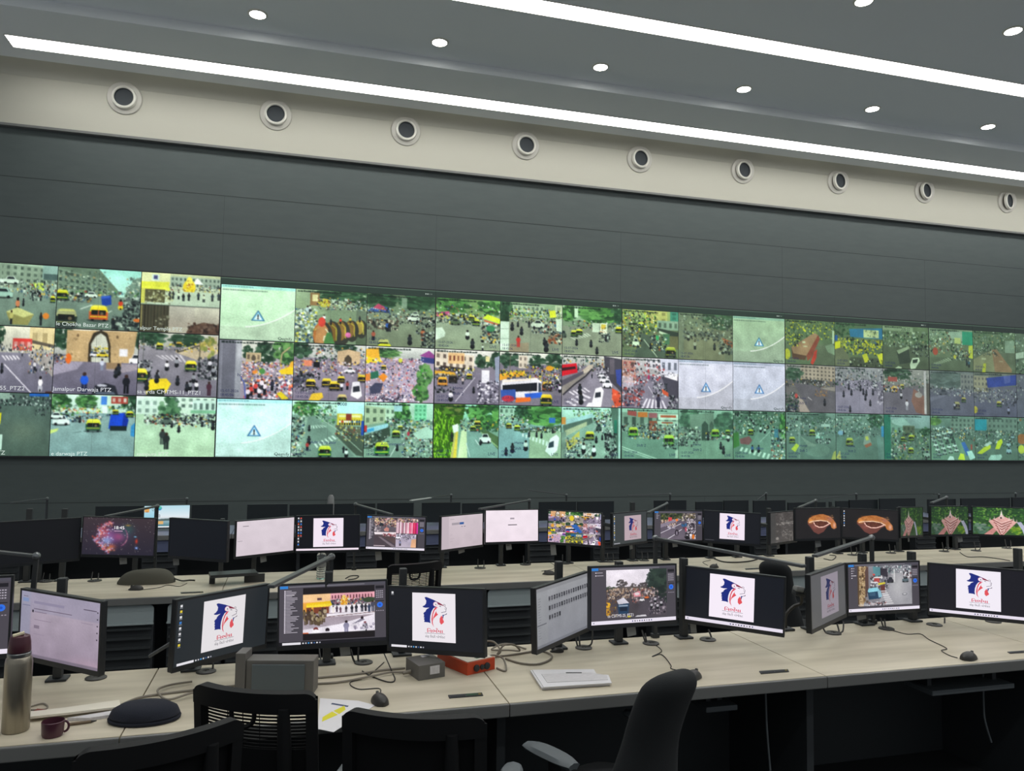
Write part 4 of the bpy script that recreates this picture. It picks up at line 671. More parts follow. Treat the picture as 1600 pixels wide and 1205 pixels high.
def G5_3(P):
    P.fill('82988e').vg(0, .25, 'bcd9cf', 'a5c2b6'); P.spk(.2, .04, 1, .3, 130, .015, .05, BL + GR); P.po([(0, .4), (.0, .28), (.5, .12), (.56, .18), (.1, .36)], '9fbcc0'); P.po([(.02, .36), (.5, .2), (.52, .3), (.06, .58)], '55665e'); P.po([(.06, .46), (.42, .28), (.42, .36), (.06, .58)], 'a5a78c'); P.po([(.08, .7), (.3, .46), (.3, .66), (.1, .86)], 'b5a95a'); P.rc(0, .2, .07, .34, 'cf8a4a'); P.po([(0, .5), (.08, .48), (.08, 1), (0, 1)], '75857a'); P.po([(.36, 1), (.56, .3), (.74, .2), (.86, .3), (.8, 1)], '8aa094'); P.spk(.06, .6, .5, .98, 110, .02, .06, DK + BL); P.spk(.55, .1, .95, .5, 110, .015, .05, CR + DK); P.po([(.82, .0), (1, 0), (1, 1), (.94, 1), (.86, .4)], '52685e'); P.rc(.955, 0, .985, 1, 'b0c9c4')
    P.spk(.72, .5, .92, 1, 80, .02, .06, DK); P.rick(.47, .64, .2, 'c9c03e', '4a5a3a'); P.car(.62, .46, .1, .14, '3a4a46'); P.car(.7, .3, .07, .08, 'd5e0da'); P.bike(.37, .9, .26, 'cfd8d2'); P.bike(.54, .96, .28, 'e0e8e4'); P.bike(.58, .7, .18); P.bike(.68, .64, .14); P.rc(.88, .24, .93, .5, '2f6a5a'); P.pl([(.32, 1), (.48, .8)], .012, 'd5e4da'); stamp(P); title(P); P.tint((.97, 1.02, 1))
def G6_3(P):
    P.fill('70887c').vg(0, .3, '9fbcae', '8aa699'); P.bld(0, .08, 1, .45, '7f9085', 7, 1, '3f4c46'); P.po([(.1, .04), (.26, .06), (.26, .16), (.1, .13)], 'a04a4a'); P.rc(.28, .07, .45, .17, 'c9703a'); P.rc(.47, .08, .62, .18, '9a5a62'); P.rc(.64, .1, 1, .22, 'c3d0c3').rc(.68, .12, .96, .17, 'b05a44'); P.rc(.62, .24, 1, .32, 'a5b5a8').rc(.7, .26, .9, .285, '9a4a3a'); P.rc(.48, .24, .62, .44, '8a4a3a'); P.rc(.64, .34, .97, .5, '8f9a8c'); P.spk(0, .3, 1, .62, 210, .018, .055, DK + BL + CR + ['a9b8ae'])
    P.vg(.6, 1, '6f887d', '688076'); P.po([(0, .45), (.1, .5), (.72, .68), (1, .8), (1, 1), (0, 1)], '6d867b'); P.spk(.1, .46, .72, .6, 70, .02, .05, DK + CR); P.ln(0, .76, .62, 1, .016, 'b9ccc0'); P.ln(0, .8, .52, 1, .012, 'b9ccc0'); P.rick(.2, .56, .22, 'b5bf3c', '4f8a3c'); P.rick(.83, .74, .26, 'a8c94a', '4a7a3c'); P.po([(.94, .84), (1, .8), (1, .98), (.94, .98)], 'a3b5a8'); P.spk(.7, .6, 1, .8, 30, .02, .05, DK); stamp(P); P.txt.append(('Shift 2', .26, .24, .075, '1d2452')); title(P, .1, .8); P.tint((.95, 1.02, .98), '667c70', .08)
def G7_3(P):
    P.fill('6a8074').vg(0, .4, '93ad9f', '7d978a'); P.tree(.2, .2, .18, .26, ['3f5a4a', '4f6d5a', '35493f', '5f8069'], 100); P.tree(.85, .25, .2, .22, ['3f5a4a', '4f6d5a', '35493f'], 90); P.po([(.2, .1), (.64, .05), (.64, .56), (.54, .56), (.53, .3), (.47, .24), (.42, .34), (.42, .66), (.28, .66), (.22, .5)], '6f8074'); P.po([(.42, .66), (.42, .3), (.48, .22), (.54, .3), (.54, .62)], '37463f'); P.po([(.56, .3), (.6, .22), (.64, .3), (.64, .48), (.56, .5)], '4a5a50'); P.spk(0, .36, .4, .75, 130, .02, .06, DK + BL); P.spk(.5, .44, 1, .6, 100, .018, .05, DK + CR + ['4a8a5a']); P.vg(.62, 1, '7a9284', '738a7c'); P.spk(0, .58, .35, .74, 40, .02, .06, DK); P.rick(.67, .56, .2, 'a5ba3c', '3f7a3a'); P.rick(.9, .5, .12, 'a5ba3c'); P.bike(.77, .8, .2); P.bike(.82, .9, .22); P.bike(.91, .64, .2, 'c5d0c8'); P.bike(.54, .62, .18); P.rc(.46, .6, .465, 1, '667c70'); stamp(P, True, .26); title(P); P.tint((.95, 1.02, .98), '667c70', .14)
def G8_3(P):
    P.fill('5f786c').vg(0, .3, '4f665a', '566d60'); P.spk(0, .02, 1, .5, 240, .018, .06, GD + DK + BL); P.rc(.93, .1, 1, .6, '4f8a3f'); P.tree(.95, .3, .08, .3, GR, 60); P.po([(.2, 1), (.46, .42), (.72, .36), (.84, 1)], '6f877e'); P.po([(.0, 1), (.3, .68), (.8, .7), (.8, 1)], '6c847a'); P.zeb((.14, .74), (.1, .82), (.86, 1.06), (.9, .94), 9, 'b9ccc2'); P.po([(0, .46), (.1, .44), (.12, .72), (0, .78)], '3f6a3a'); P.po([(.12, .58), (.3, .52), (.36, .6), (.3, .7), (.14, .68)], '7a5054'); P.ln(.5, .64, .7, .42, .012, 'a8bfb5'); P.spk(.72, .36, 1, .98, 140, .02, .06, DK + BL + CR); P.bike(.52, .44, .18, 'c5d2cc'); P.bike(.6, .46, .16, 'c5d2cc'); P.bike(.36, .86, .2, '3a5a8a'); P.bike(.48, .86, .2, '33506a'); P.rc(.78, .36, .86, .54, '3f6f8a', .8); P.rick(.33, .5, .14, 'a5a53c'); stamp(P, False); P.txt.append(('Admin', .42, .2, .07, '2a2f6a')); title(P); P.tint((.95, 1.02, .98), '5c7468', .1)
def G9_3(P):
    P.fill('5d7068').vg(0, .3, '778a80', '6a7d74'); P.tree(.6, .14, .3, .14, ['4a5c52', '566a5e', '40524a'], 90); P.spk(0, .1, 1, .5, 170, .018, .05, DK + BL + GD); P.vg(.5, 1, '62776d', '5c7066'); P.el(.62, .82, .3, .18, '5a6e66').el(.62, .8, .25, .14, '687d72'); P.rc(.24, .05, .28, .98, '7f9288', .6); P.po([(.28, .5), (.46, .62), (.6, .68), (.58, .72), (.44, .72)], '7d8f82'); P.rc(.7, .24, .88, .3, 'a3b3aa'); P.spk(.6, .42, .82, .54, 12, .03, .06, ['8fc4b5', 'b5d0c5', '3a4a45']); P.rick(.52, .5, .16, 'a3a83c'); P.rick(.12, .66, .16, 'a3a83c'); P.po([(.1, .78), (.2, .66), (.26, .7), (.18, .84)], 'b5bf3c'); P.rick(.0, .4, .1); P.man(.47, .32, .12, 'a5b0aa'); P.po([(.9, 1), (.95, .84), (1, .8), (1, 1)], 'a5a55a'); P.spk(.58, .56, .9, .66, 30, .02, .05, DK); stamp(P, False, .26); title(P); P.tint((.95, 1.02, 1), '5a6a64', .15)
def G10_3(P):
    P.fill('5a6e66').vg(0, .3, '74877d', '64786e'); P.tree(.82, .14, .16, .18, GD, 70); P.spk(0, .08, 1, .5, 170, .018, .055, DK + BL + GD); P.vg(.5, 1, '5f746b', '586c63'); P.rc(.94, .26, 1, .5, '3a7fae'); P.el(.1, .42, .06, .05, '7a9ab5'); P.po([(.56, .66), (.6, .44), (.68, .42), (.74, .68), (.66, .72)], '8a938a'); P.po([(.6, .5), (.66, .48), (.68, .56), (.62, .58)], 'c3bf5a'); P.po([(.58, .68), (.72, .62), (.74, .68), (.62, .74)], '9a5a44'); P.rick(.28, .7, .2, 'a5ab44', '5a5f2a'); P.po([(.84, .46), (1, .5), (1, 1), (.88, 1)], '6f8a86', .5); P.bike(.16, .46, .12); P.po([(0, .96), (.08, .8), (.1, 1)], 'b5a85a'); P.ln(.24, .66, .56, .46, .01, '7f9488'); stamp(P, False, .24); title(P); P.tint((.95, 1.02, 1), '5a6a64', .15)
def G11_3(P):
    P.fill('566a5f').vg(0, .3, '8c9ba0', '7a8c8c'); P.rc(0, .0, .14, .98, '2a6456'); P.bld(.14, .1, .5, .4, '708a80', 3, 2, '4a5c55'); P.po([(.16, .12), (.4, .06), (.56, .2), (.5, .3), (.18, .2)], '93a8a5'); P.bld(.4, .24, .66, .5, '5a6050', 3, 2, '3d443a'); P.tree(.9, .36, .12, .1, GD); P.spk(.15, .36, .95, .98, 280, .018, .06, DK + BL + GD + ['8a8f3a', '5a7a5a']); P.po([(.5, 1), (.62, .5), (.72, .48), (.84, 1)], '5c6c64', .6); P.rick(.58, .58, .16, 'b5b43c'); P.rick(.4, .6, .13, 'a5a844'); P.rick(.57, .86, .16, 'a8a83c', '4a5a2a'); P.car(.92, .94, .12, .16, '8f9f98'); P.spk(.3, .66, .5, .76, 6, .03, .05, ['b5707a', 'a5504a']); stamp(P, False); title(P, .1, .8); P.tint((.95, 1.02, .98), '56685e', .12)
def G12_3(P):
    P.fill('57695f').vg(0, .3, '6a7d74', '60736a'); P.tree(.1, .12, .14, .12, ['4f6a3a', '6a8a4a', '3f5a35'], 60); P.bld(.45, .04, 1, .36, '6f7d74', 6, 3, '3f4c46'); P.spk(0, .24, 1, .55, 150, .018, .05, DK + BL + CR); P.po([(0, .55), (.6, .5), (.95, .9), (.9, 1), (0, 1)], '66806f')
    for k in range(5):
        for j in range(4): P.car(.04 + j * .13 + k * .035, .5 + k * .1 - j * .03, .1, .1, P.c(['bccac2', 'a5b5ad', '8a9a92', '3a4a44']))
    P.po([(.68, .6), (.76, .58), (.9, .86), (.8, .9)], '3a5fa0'); P.po([(.6, .98), (.66, .84), (.74, .86), (.76, 1)], 'c5cc3c'); P.po([(.8, .8), (.92, .78), (1, .94), (.88, 1)], 'b0cfc9'); P.rc(.9, .64, .93, .76, 'a03a34'); P.po([(.36, 1), (.42, .9), (.5, .92), (.52, 1)], 'c3d5ce'); stamp(P, False); title(P); P.tint((.95, 1.02, 1), '56685e', .12)
def G13_3(P):
    P.fill('55665e').vg(0, .3, '66766e', '5c6d64'); P.bld(.3, .02, 1, .4, '66746c', 7, 3, '3d4944'); P.rc(0, .06, .28, .32, '2a7f92'); P.spk(0, .3, 1, .7, 160, .018, .055, DK + BL + GD); P.vg(.72, 1, '586a60', '52645a'); P.po([(.46, .74), (.52, .56), (.62, .5), (.64, .58), (.56, .74)], 'c3c92c'); P.po([(.04, .84), (.2, .7), (.36, .64), (.36, .72), (.14, .86)], 'b9bf34'); P.po([(.2, .66), (.34, .56), (.4, .6), (.28, .68)], 'b0bdb5'); P.po([(.3, .96), (.36, .88), (.6, .86), (.62, .92), (.56, 1), (.3, 1)], '9ab5ac'); P.car(.78, .68, .1, .12, '93a8ae'); P.car(.78, .84, .12, .16, '8aa5b0'); P.car(.88, .5, .08, .1, '7f939a'); stamp(P, False); title(P); P.tint((.95, 1.02, 1), '55665e', .14)
def G14_3(P):
    P.fill('56665e'); P.spk(0, .05, 1, 1, 160, .02, .07, DK + BL + GD + ['8a5a3a']); P.el(.1, .5, .12, .12, '9a5a34'); P.el(.08, .74, .08, .1, 'b5b43c'); P.tint((.95, 1.02, 1), '55665e', .2)

TX0, TCW, TZB, TH, TY = -1.0735, 1.05316, 1.407, 2.62, 11.797
TW, THH = 120, 94
what = {
 'L0_1': 'a hand cart and parked cars on a busy bazaar street', 'L1_1': 'a blue van and orange rickshaw captioned Chokha Bazar', 'L2_1': 'a golden shrine above a temple hall',
 'L0_2': 'a red shop front and a long white road line', 'L1_2': 'an old stone arch gate and a man in a blue shirt', 'L2_2': 'many scooters and a yellow rickshaw at a wide junction',
 'L0_3': 'an empty dark road with a white truck corner', 'L1_3': 'a bright blue covered truck beside a rickshaw', 'L2_3': 'two dark figures walking on a pale open square',
 'G0_1': 'a warning triangle on a pale green page, top row', 'G1_1': 'a row of decorated elephants', 'G2_1': 'a red and blue tent above a crowded square', 'G3_1': 'a yellow awning by a green market corner', 'G4_1': 'a person in red and a white board at a market',
 'G5_1': 'big green trees behind a white kiosk', 'G6_1': 'a yellow lit street with a shop on the right', 'G7_1': 'a hazy brown street with a few scooters', 'G8_1': 'a warning triangle on dim green beside the hazy brown street', 'G9_1': 'a red bus seen from above beside yellow rickshaws',
 'G10_1': 'a mass of yellow rickshaws under a blue hoarding', 'G11_1': 'a white car behind a dark truck', 'G12_1': 'a teal hoarding above a zebra crossing', 'G13_1': 'two long brown bus roofs', 'G14_1': 'a grey green street, cut by the right edge of the top row',
 'G0_2': 'a grey pillar and a crowd under a yellow tent', 'G1_2': 'a far stone gate behind parked rickshaws and a white van', 'G2_2': 'a dense festival crowd with a tree on the right', 'G3_2': 'a cream building beside a road with a white board', 'G4_2': 'a white, blue and orange bus', 'G5_2': 'a red bus and a line of white cars',
 'G6_2': 'white shop signs above a zebra crossing', 'G7_2': 'a warning triangle on a lilac page, left of two side by side', 'G8_2': 'a warning triangle on a lilac page, right of two side by side', 'G9_2': 'tan apartment blocks behind a bending road', 'G10_2': 'scooters spread over a silvery wet road', 'G11_2': 'a pale pole beside a reddish kerb island',
 'G12_2': 'a hazy avenue under grey trees', 'G13_2': 'a long blue banner over a tan building', 'G14_2': 'a blue grey street, cut by the right edge of the middle row',
 'G0_3': 'a warning triangle on a pale cyan page in the bottom row', 'G1_3': 'a yellow poster with a row of people above a road', 'G2_3': 'green street with shops and a rickshaw at lower left', 'G3_3': 'vivid green foliage beside a road with a white car', 'G4_3': 'a zebra crossing by trees and a white car', 'G5_3': 'a row of parked scooters along a sloping shop roof',
 'G6_3': 'orange and red shop signs over green rickshaws', 'G7_3': 'grey arches with riders on a green road', 'G8_3': 'a wide zebra crossing at a crowded green street', 'G9_3': 'a small roundabout with pale circle', 'G10_3': 'a traffic island with a monument on green road', 'G11_3': 'a teal wall strip beside crowded traffic',
 'G12_3': 'rows of parked white cars', 'G13_3': 'a teal board above long yellow vehicles', 'G14_3': 'a rust coloured shape, cut by the right edge of the bottom row'}
frame = thing('video_wall_frame', (5.3, TY + .05, TZB), 'long black mounting frame carrying all the camera screens on the front wall', 'mounting frame')
obj('rear_panel', MB().bx(-4.28, 15.8, TY + .028, YW - .001, TZB - .015, TZB + TH + .012), MAT['black'], frame)
obj('top_rail', MB().bx(-4.28, 15.8, TY - .004, TY + .0275, TZB + TH + .0005, TZB + TH + .012), MAT['case2'], frame)
obj('bottom_rail', MB().bx(-4.28, 15.8, TY - .004, TY + .0275, TZB - .015, TZB - .0005), MAT['case'], frame)
for key in what:
    fn = globals()[key]; gcol, row = key.split('_'); row = int(row); left = gcol[0] == 'L'; ci = int(gcol[1:])
    sidx = ci - 3 if left else ci
    t1, t0 = ((1, .672), (.672, .327), (.327, 0))[row - 1] if left else ((1, .65), (.65, .323), (.323, 0))[row - 1]
    x0, x1, z0, z1 = TX0 + sidx * TCW, TX0 + (sidx + 1) * TCW, TZB + t0 * TH, TZB + t1 * TH
    P = Pic(TW, THH, abs(hash(key)) % 1 + sum(ord(c) * (i + 7) for i, c in enumerate(key)), '777d7a'); fn(P)
    P.tint(((1.0, 1.09, 1.0), (1.07, 1.06, 1.07), (1.0, 1.1, 1.06))[row - 1], None, 0, 1.12 if ci < 9 or left else 1.04); P.noise(.05, .05)  # right-hand pictures painted duller for their slanted viewing angle
    t = thing('camera_screen', ((x0 + x1) / 2, TY, z0), 'wall screen showing ' + what[key], 'screen', 'camera screens on the front wall')
    gl = .014 if (sidx % 3 == 0) else .005
    obj('casing', MB().bx(x0 + .0006, x1 - .0006, TY + .001, TY + .027, z0 + .0006, z1 - .0006), MAT['black'], t)
    S = Screen(); top = z1 - (.0 if left or row > 1 else .105)
    px0, pw, py0, ph = x0 + gl, x1 - x0 - gl - .004, z0 + .008, top - z0 - .014
    img = P.out(); pd = np.pad(img, ((1, 1), (1, 1), (0, 0)), mode='edge'); v_ = pd[:-2] * .2 + pd[1:-1] * .6 + pd[2:] * .2; img = v_[:, :-2] * .2 + v_[:, 1:-1] * .6 + v_[:, 2:] * .2
    if key[:2] == 'L0':                                   # the picture's left third lies outside the photograph's frame
        u = (np.arange(TW) + .5) / TW; uu = np.where(u < .36, (.36 - u) / .64, (u - .36) / .64); img = img[:, np.clip((uu * TW).astype(int), 0, TW - 1)]
        P.txt = [(b_, .36 + .64 * u_, v_, h_, c_) for b_, u_, v_, h_, c_ in P.txt]
    S.grid(img, px0, py0, pw, ph)
    if not left and row == 1:
        S.rect(x0 + .002, top, x1 - .002, z1 - .02, '26382f' if ci < 9 else '2a3530', 0); S.rect(x0 + .002, z1 - .02, x1 - .002, z1 - .004, '4a5f52', 0)
        if ci % 3 == 2:
            for k in range(4): S.rect(x1 - .16 + k * .03, top + .03, x1 - .145 + k * .03, top + .05, 'b9c6bd' if k < 2 else '6a766e', .0004)
    S.rect(x0 + .49 * TCW if sidx % 3 == 1 else x0 + .001, py0, (x0 + .492 * TCW if sidx % 3 == 1 else x0 + .003), py0 + ph, '46524e' if sidx % 3 == 1 else '151a19', .0004)
    for k, (body, u, v, h, col) in enumerate(P.txt): S.text(body, px0 + u * pw, py0 + v * ph, h * ph * 1.05, col, .0005 + .0001 * k)
    S.build('picture', Matrix(((1, 0, 0, 0), (0, 0, -1, TY), (0, 1, 0, 0), (0, 0, 0, 1))), t)
# ------------------------------------------------------------------ console desks: one continuous worktop per row, modules below it
def desk_row(nm, x0, x1, yf, yb, z, fl, seams, row, legs=None):
    t = thing('console_desk', ((x0 + x1) / 2, (yf + yb) / 2, fl), nm, 'desk', 'rows of long console desks')
    cuts = [x0] + [s for s in seams if x0 < s < x1] + [x1]
    m = MB()
    for a, b in zip(cuts, cuts[1:]): m.bx(a + .0022, b - .0022, yf + .012, yb, z - .028, z, .002)
    obj('worktop', m, MAT['desk_reflection' if row == 3 else 'desk'], t)
    m = MB()
    for a, b in zip(cuts, cuts[1:]): m.bx(a + .0015, b - .0015, yf - .004, yf + .0115, z - .05, z - .0015, .004)
    obj('front_edge', m, MAT['edge'], t)
    obj('seam_gasket', MB().bx(x0, x1, yf + .02, yb - .005, z - .04, z - .029), MAT['black'], t)
    obj('modesty_panel', MB().bx(x0, x1, yb - .03, yb - .005, fl + .0005, z - .041), MAT['black'], t)
    for s in legs or cuts:
        obj('leg_panel', MB().bx(s - .018, s + .018, yf + (.12 if row == 1 else .3), yb - .031, fl + .0005, z - .041), MAT['black'], t)
    obj('cable_tray', MB().bx(x0 + .05, x1 - .05, yb - .2, yb - .05, z - .2, z - .16), MAT['case'], t) if row == 1 else None
    return t
D1F, D1B, D2F, D2B, D3F, D3B = 2.965, 3.765, 5.885, 6.70, 8.82, 9.62
desk_row('front console desk, nearest long pale worktop with dark grey edge', -3.10, 6.0, D1F, D1B, T1, F1, [-1.94, -.54, .85, 2.315, 3.72, 5.1], 1)
desk_row('middle console desk, long pale worktop behind the front monitors', -4.4, 9.6, D2F, D2B, T2, F2, [-3.4, -1.93, -.46, .98, 2.45, 3.06, 4.6, 6.1, 7.6], 2, [-4.38, -2.6, -.1, 2.9, 5.2, 7.4, 9.58])
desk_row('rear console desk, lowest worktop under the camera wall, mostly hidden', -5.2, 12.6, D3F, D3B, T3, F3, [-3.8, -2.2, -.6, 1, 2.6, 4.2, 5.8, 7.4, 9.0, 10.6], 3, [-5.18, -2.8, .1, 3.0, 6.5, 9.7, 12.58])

# vented footwell units under the middle desk (grey flap over black louvres) and ones with blue light painted in under the rear desk
def vent_proto(name, label, w, h1, h2, m1, m2, group):
    t = thing(name, (0, 0, 0), label, 'cabinet', group)
    obj('body', MB().bx(-w / 2, w / 2, .012, .12, 0, h1 + h2 - .02, .004), MAT['black'], t, True)
    r = .03; L = [(-w / 2, 0, h2), (w / 2, 0, h2), (w / 2, 0, h2 + h1 - r)]
    L += [(w / 2 - r + r * math.cos(a), 0, h2 + h1 - r + r * math.sin(a)) for a in (PI / 8, PI / 4, 3 * PI / 8, PI / 2)]
    L += [(-w / 2 + r + r * math.cos(a), 0, h2 + h1 - r + r * math.sin(a)) for a in (PI / 2, 5 * PI / 8, 3 * PI / 4, 7 * PI / 8, PI)]
    fl = obj('flap', MB().prism(L, (0, .0115, 0)), m1, t, True)
    obj('lip', MB().bx(-w / 2 - .004, w / 2 + .004, -.012, -.0003, h2 - .004, h2 + .008, .002), m1, fl, True)
    m = MB(); n = 9
    for k in range(n):
        z = .02 + (h2 - .05) * k / (n - 1); M = Matrix.Rotation(.5, 3, 'X').to_4x4()
        m.box((0, -.004, z), (w - .02, .03, .006), M)
    obj('louvre', m, m2, t, True)
    return t
v0 = vent_proto('vent_cabinet', '-', .36, .13, .565, MAT['ventgrey'], MAT['louvre'], 'vented units under the middle desk')
vx = [((17.5 - 30), 'partly hidden vented unit left of the whole front row, beside the leftmost monitors'), (197, 'grey topped louvred unit under the middle desk, between the two leftmost large front monitors'), (306, 'grey topped louvred unit behind the tilted logo monitor with desktop icons'),
      (424 - 28, 'narrow glimpse of a grey topped unit between the icon logo monitor and the procession monitor'), (797, 'grey topped louvred unit in clear view right of the black logo monitor'),
      (935, 'grey topped unit hidden behind the bus traffic monitor'), (1050, 'grey topped unit behind the gap right of the bus traffic monitor'), (1243, 'grey topped louvred unit behind the black webcam'), (1340, 'grey topped unit behind the blue rickshaw street monitor'), (1425, 'grey topped unit seen right of the blue rickshaw street monitor')]
for i, (px, lb) in enumerate(vx):
    p = at_y(px, 930, D2F + .02); loc = (p.x, D2F + .02, F2)
    if i == 0: v0.location = loc; v0['label'] = lb
    else: dup(v0, loc, 0, lb)
for o in [v0]: pass
v1 = vent_proto('vent_cabinet', '-', .34, .115, .58, MAT['vent_bluelight'], MAT['louvre'], 'blue grey units under the rear desk')
vb = [(2, 'blue tinted unit at the far left edge behind the middle row'), (250, 'blue tinted unit between the nebula monitor and the black monitor'), (566, 'blue tinted unit left of the pink banner monitor'), (680, 'blue tinted unit right of the pink banner monitor'), (846, 'blue tinted unit between the blank white and nine picture monitors'), (948, 'blue tinted unit right of the nine picture monitor'), (1014, 'blue tinted unit left of the rainy road monitor'), (1197, 'blue tinted unit beside the grey building monitor'), (1447, 'blue tinted unit between the first two temple monitors'), (1516, 'blue tinted unit between the last two temple monitors')]
for i, (px, lb) in enumerate(vb):
    p = at_y(px, 840, D3F + .02); loc = (p.x, D3F + .02, F3)
    if i == 0: v1.location = loc; v1['label'] = lb
    else: dup(v1, loc, 0, lb)

# ------------------------------------------------------------------ the campaign picture: blue profile, red lion, two lines of type
def logo(S, x0, y0, w, h, z, bg='efe6ee', dim=1.0):
    def d(c): return ''.join('%02x' % int(int(c[i:i + 2], 16) * dim) for i in (0, 2, 4))
    f = lambda p: (x0 + w * (p[0] - 80) / 862, y0 + h * (1 - (p[1] - 88 - 30 * (p[0] - 80) / 862) / 1030))
    S.rect(x0, y0, x0 + w, y0 + h, bg, z); e = .0003
    blue, red, dk = d('1b2a7d'), d('d9455a'), d('4a3a55')
    S.poly([f(p) for p in [(338, 186), (370, 183), (510, 243), (650, 318), (600, 335), (560, 395), (510, 420), (470, 490), (447, 580), (440, 670), (448, 742), (410, 725), (318, 718), (328, 690), (315, 645), (330, 628), (306, 612), (322, 590), (310, 572), (322, 560), (302, 538), (322, 512), (352, 490), (355, 468), (378, 440), (425, 412), (350, 415), (305, 405), (286, 385), (330, 362), (358, 325), (365, 265), (332, 200)]], blue, z + e)
    S.poly([f(p) for p in [(590, 290), (650, 318), (735, 378), (700, 352), (610, 345)]], d('8a2a45'), z + 2 * e)
    S.poly([f(p) for p in [(590, 395), (545, 400), (505, 470), (480, 560), (468, 660), (478, 750), (518, 825), (495, 740), (492, 660), (500, 560), (530, 470), (592, 408)]], red, z + 2 * e)
    S.poly([f(p) for p in [(565, 480), (575, 525), (602, 555), (560, 592), (520, 632), (492, 695), (502, 630), (532, 550)]], d('e2525a'), z + 3 * e)
    S.poly([f(p) for p in [(668, 572), (632, 640), (632, 720), (662, 768), (714, 722), (716, 700), (695, 650), (688, 605)]], d('e2525a'), z + 2 * e)
    S.poly([f(p) for p in [(688, 560), (760, 552), (712, 575), (700, 650), (690, 610)]], blue, z + 3 * e)
    S.poly([f((552 + 47 * math.cos(a), 335 + 52 * math.sin(a))) for a in np.linspace(0, 2 * PI, 22)[:-1]], d('e79ab0'), z + 3 * e)
    S.poly([f((552 + 40 * math.cos(a), 335 + 45 * math.sin(a))) for a in np.linspace(0, 2 * PI, 22)[:-1]], bg, z + 4 * e)
    S.poly([f((558 + 9 * math.cos(a), 342 + 16 * math.sin(a))) for a in np.linspace(0, 2 * PI, 12)[:-1]], dk, z + 5 * e)
    lw = w * .0095
    S.line([f(p) for p in [(625, 375), (645, 380), (662, 388)]], lw * 1.3, dk, z + 3 * e); S.line([f(p) for p in [(700, 350), (720, 335), (745, 350), (735, 385), (770, 418), (765, 440), (730, 432)]], lw * .8, dk, z + 3 * e)
    S.line([f(p) for p in [(760, 445), (757, 490), (665, 515)]], lw, dk, z + 3 * e); S.line([f(p) for p in [(770, 525), (772, 545), (740, 552)]], lw * 1.3, dk, z + 4 * e); S.line([f(p) for p in [(585, 400), (560, 440), (575, 470)]], lw * .7, d('e79ab0'), z + 3 * e)
    # type
    tx, ty = f((372, 935)); tw = w * 325 / 862; th = h * 100 / 1030
    for q in (-.35, .35): S.text('િનભયા', tx + q * lw, ty, th, d('d2304c'), z + e * (1.4 + q), tw)
    S.line([(tx + tw * .60, ty + th * .62), (tx + tw * .66, ty + th * .72), (tx + tw * .63, ty + th * .95), (tx + tw * .57, ty + th * .92)], lw * 1.2, d('d2304c'), z + 2 * e)
    a, b = f((335, 950)), f((735, 950)); b = (b[0], a[1]); S.line([a, b], lw * .7, d('55505c'), z + e)
    tx, ty = f((338, 1040)); S.text('સેફ િસટી પોજેકટ', tx, ty, h * .062, d('3a3844'), z + e, w * 398 / 862)

def icons(S, x, y, w, h, n, z, cols=('d9d9dc', 'd8c23a', 'd9d9dc', '3a78c0', 'd9d9dc', 'c9c9cc'), step=.09):
    for k in range(n):
        yy = y - k * step * h; S.rect(x, yy, x + w, yy + w * .9, cols[k % len(cols)], z); S.rect(x - w * .15, yy - w * .5, x + w * 1.15, yy - w * .25, '8a8c92', z)
def taskbar(S, w, h, c, z, light):
    if light:
        S.rect(0, 0, w, h * .062, c, z)
        for k in range(9): S.rect(w * (.47 + .028 * k), h * .018, w * (.482 + .028 * k), h * .042, ('3a4a7a', '2a2a30', '8a8a95', '2a2a30')[k % 4], z + .0003)
        S.rect(w * .02, h * .02, w * .035, h * .04, '8a8a9a', z + .0003)
    else:
        S.rect(0, 0, w, h * .055, c, z); S.rect(w * .03, h * .008, w * .2, h * .045, 'e3e0e6', z + .0003)
        for k in range(7): S.rect(w * (.215 + .026 * k), h * .016, w * (.229 + .026 * k), h * .038, ('d9d9dd', 'b9b9c2', '4a9ad9', 'd0d0d5', '3a5a8a', 'e0e0e5', '9a9aa5')[k], z + .0003)
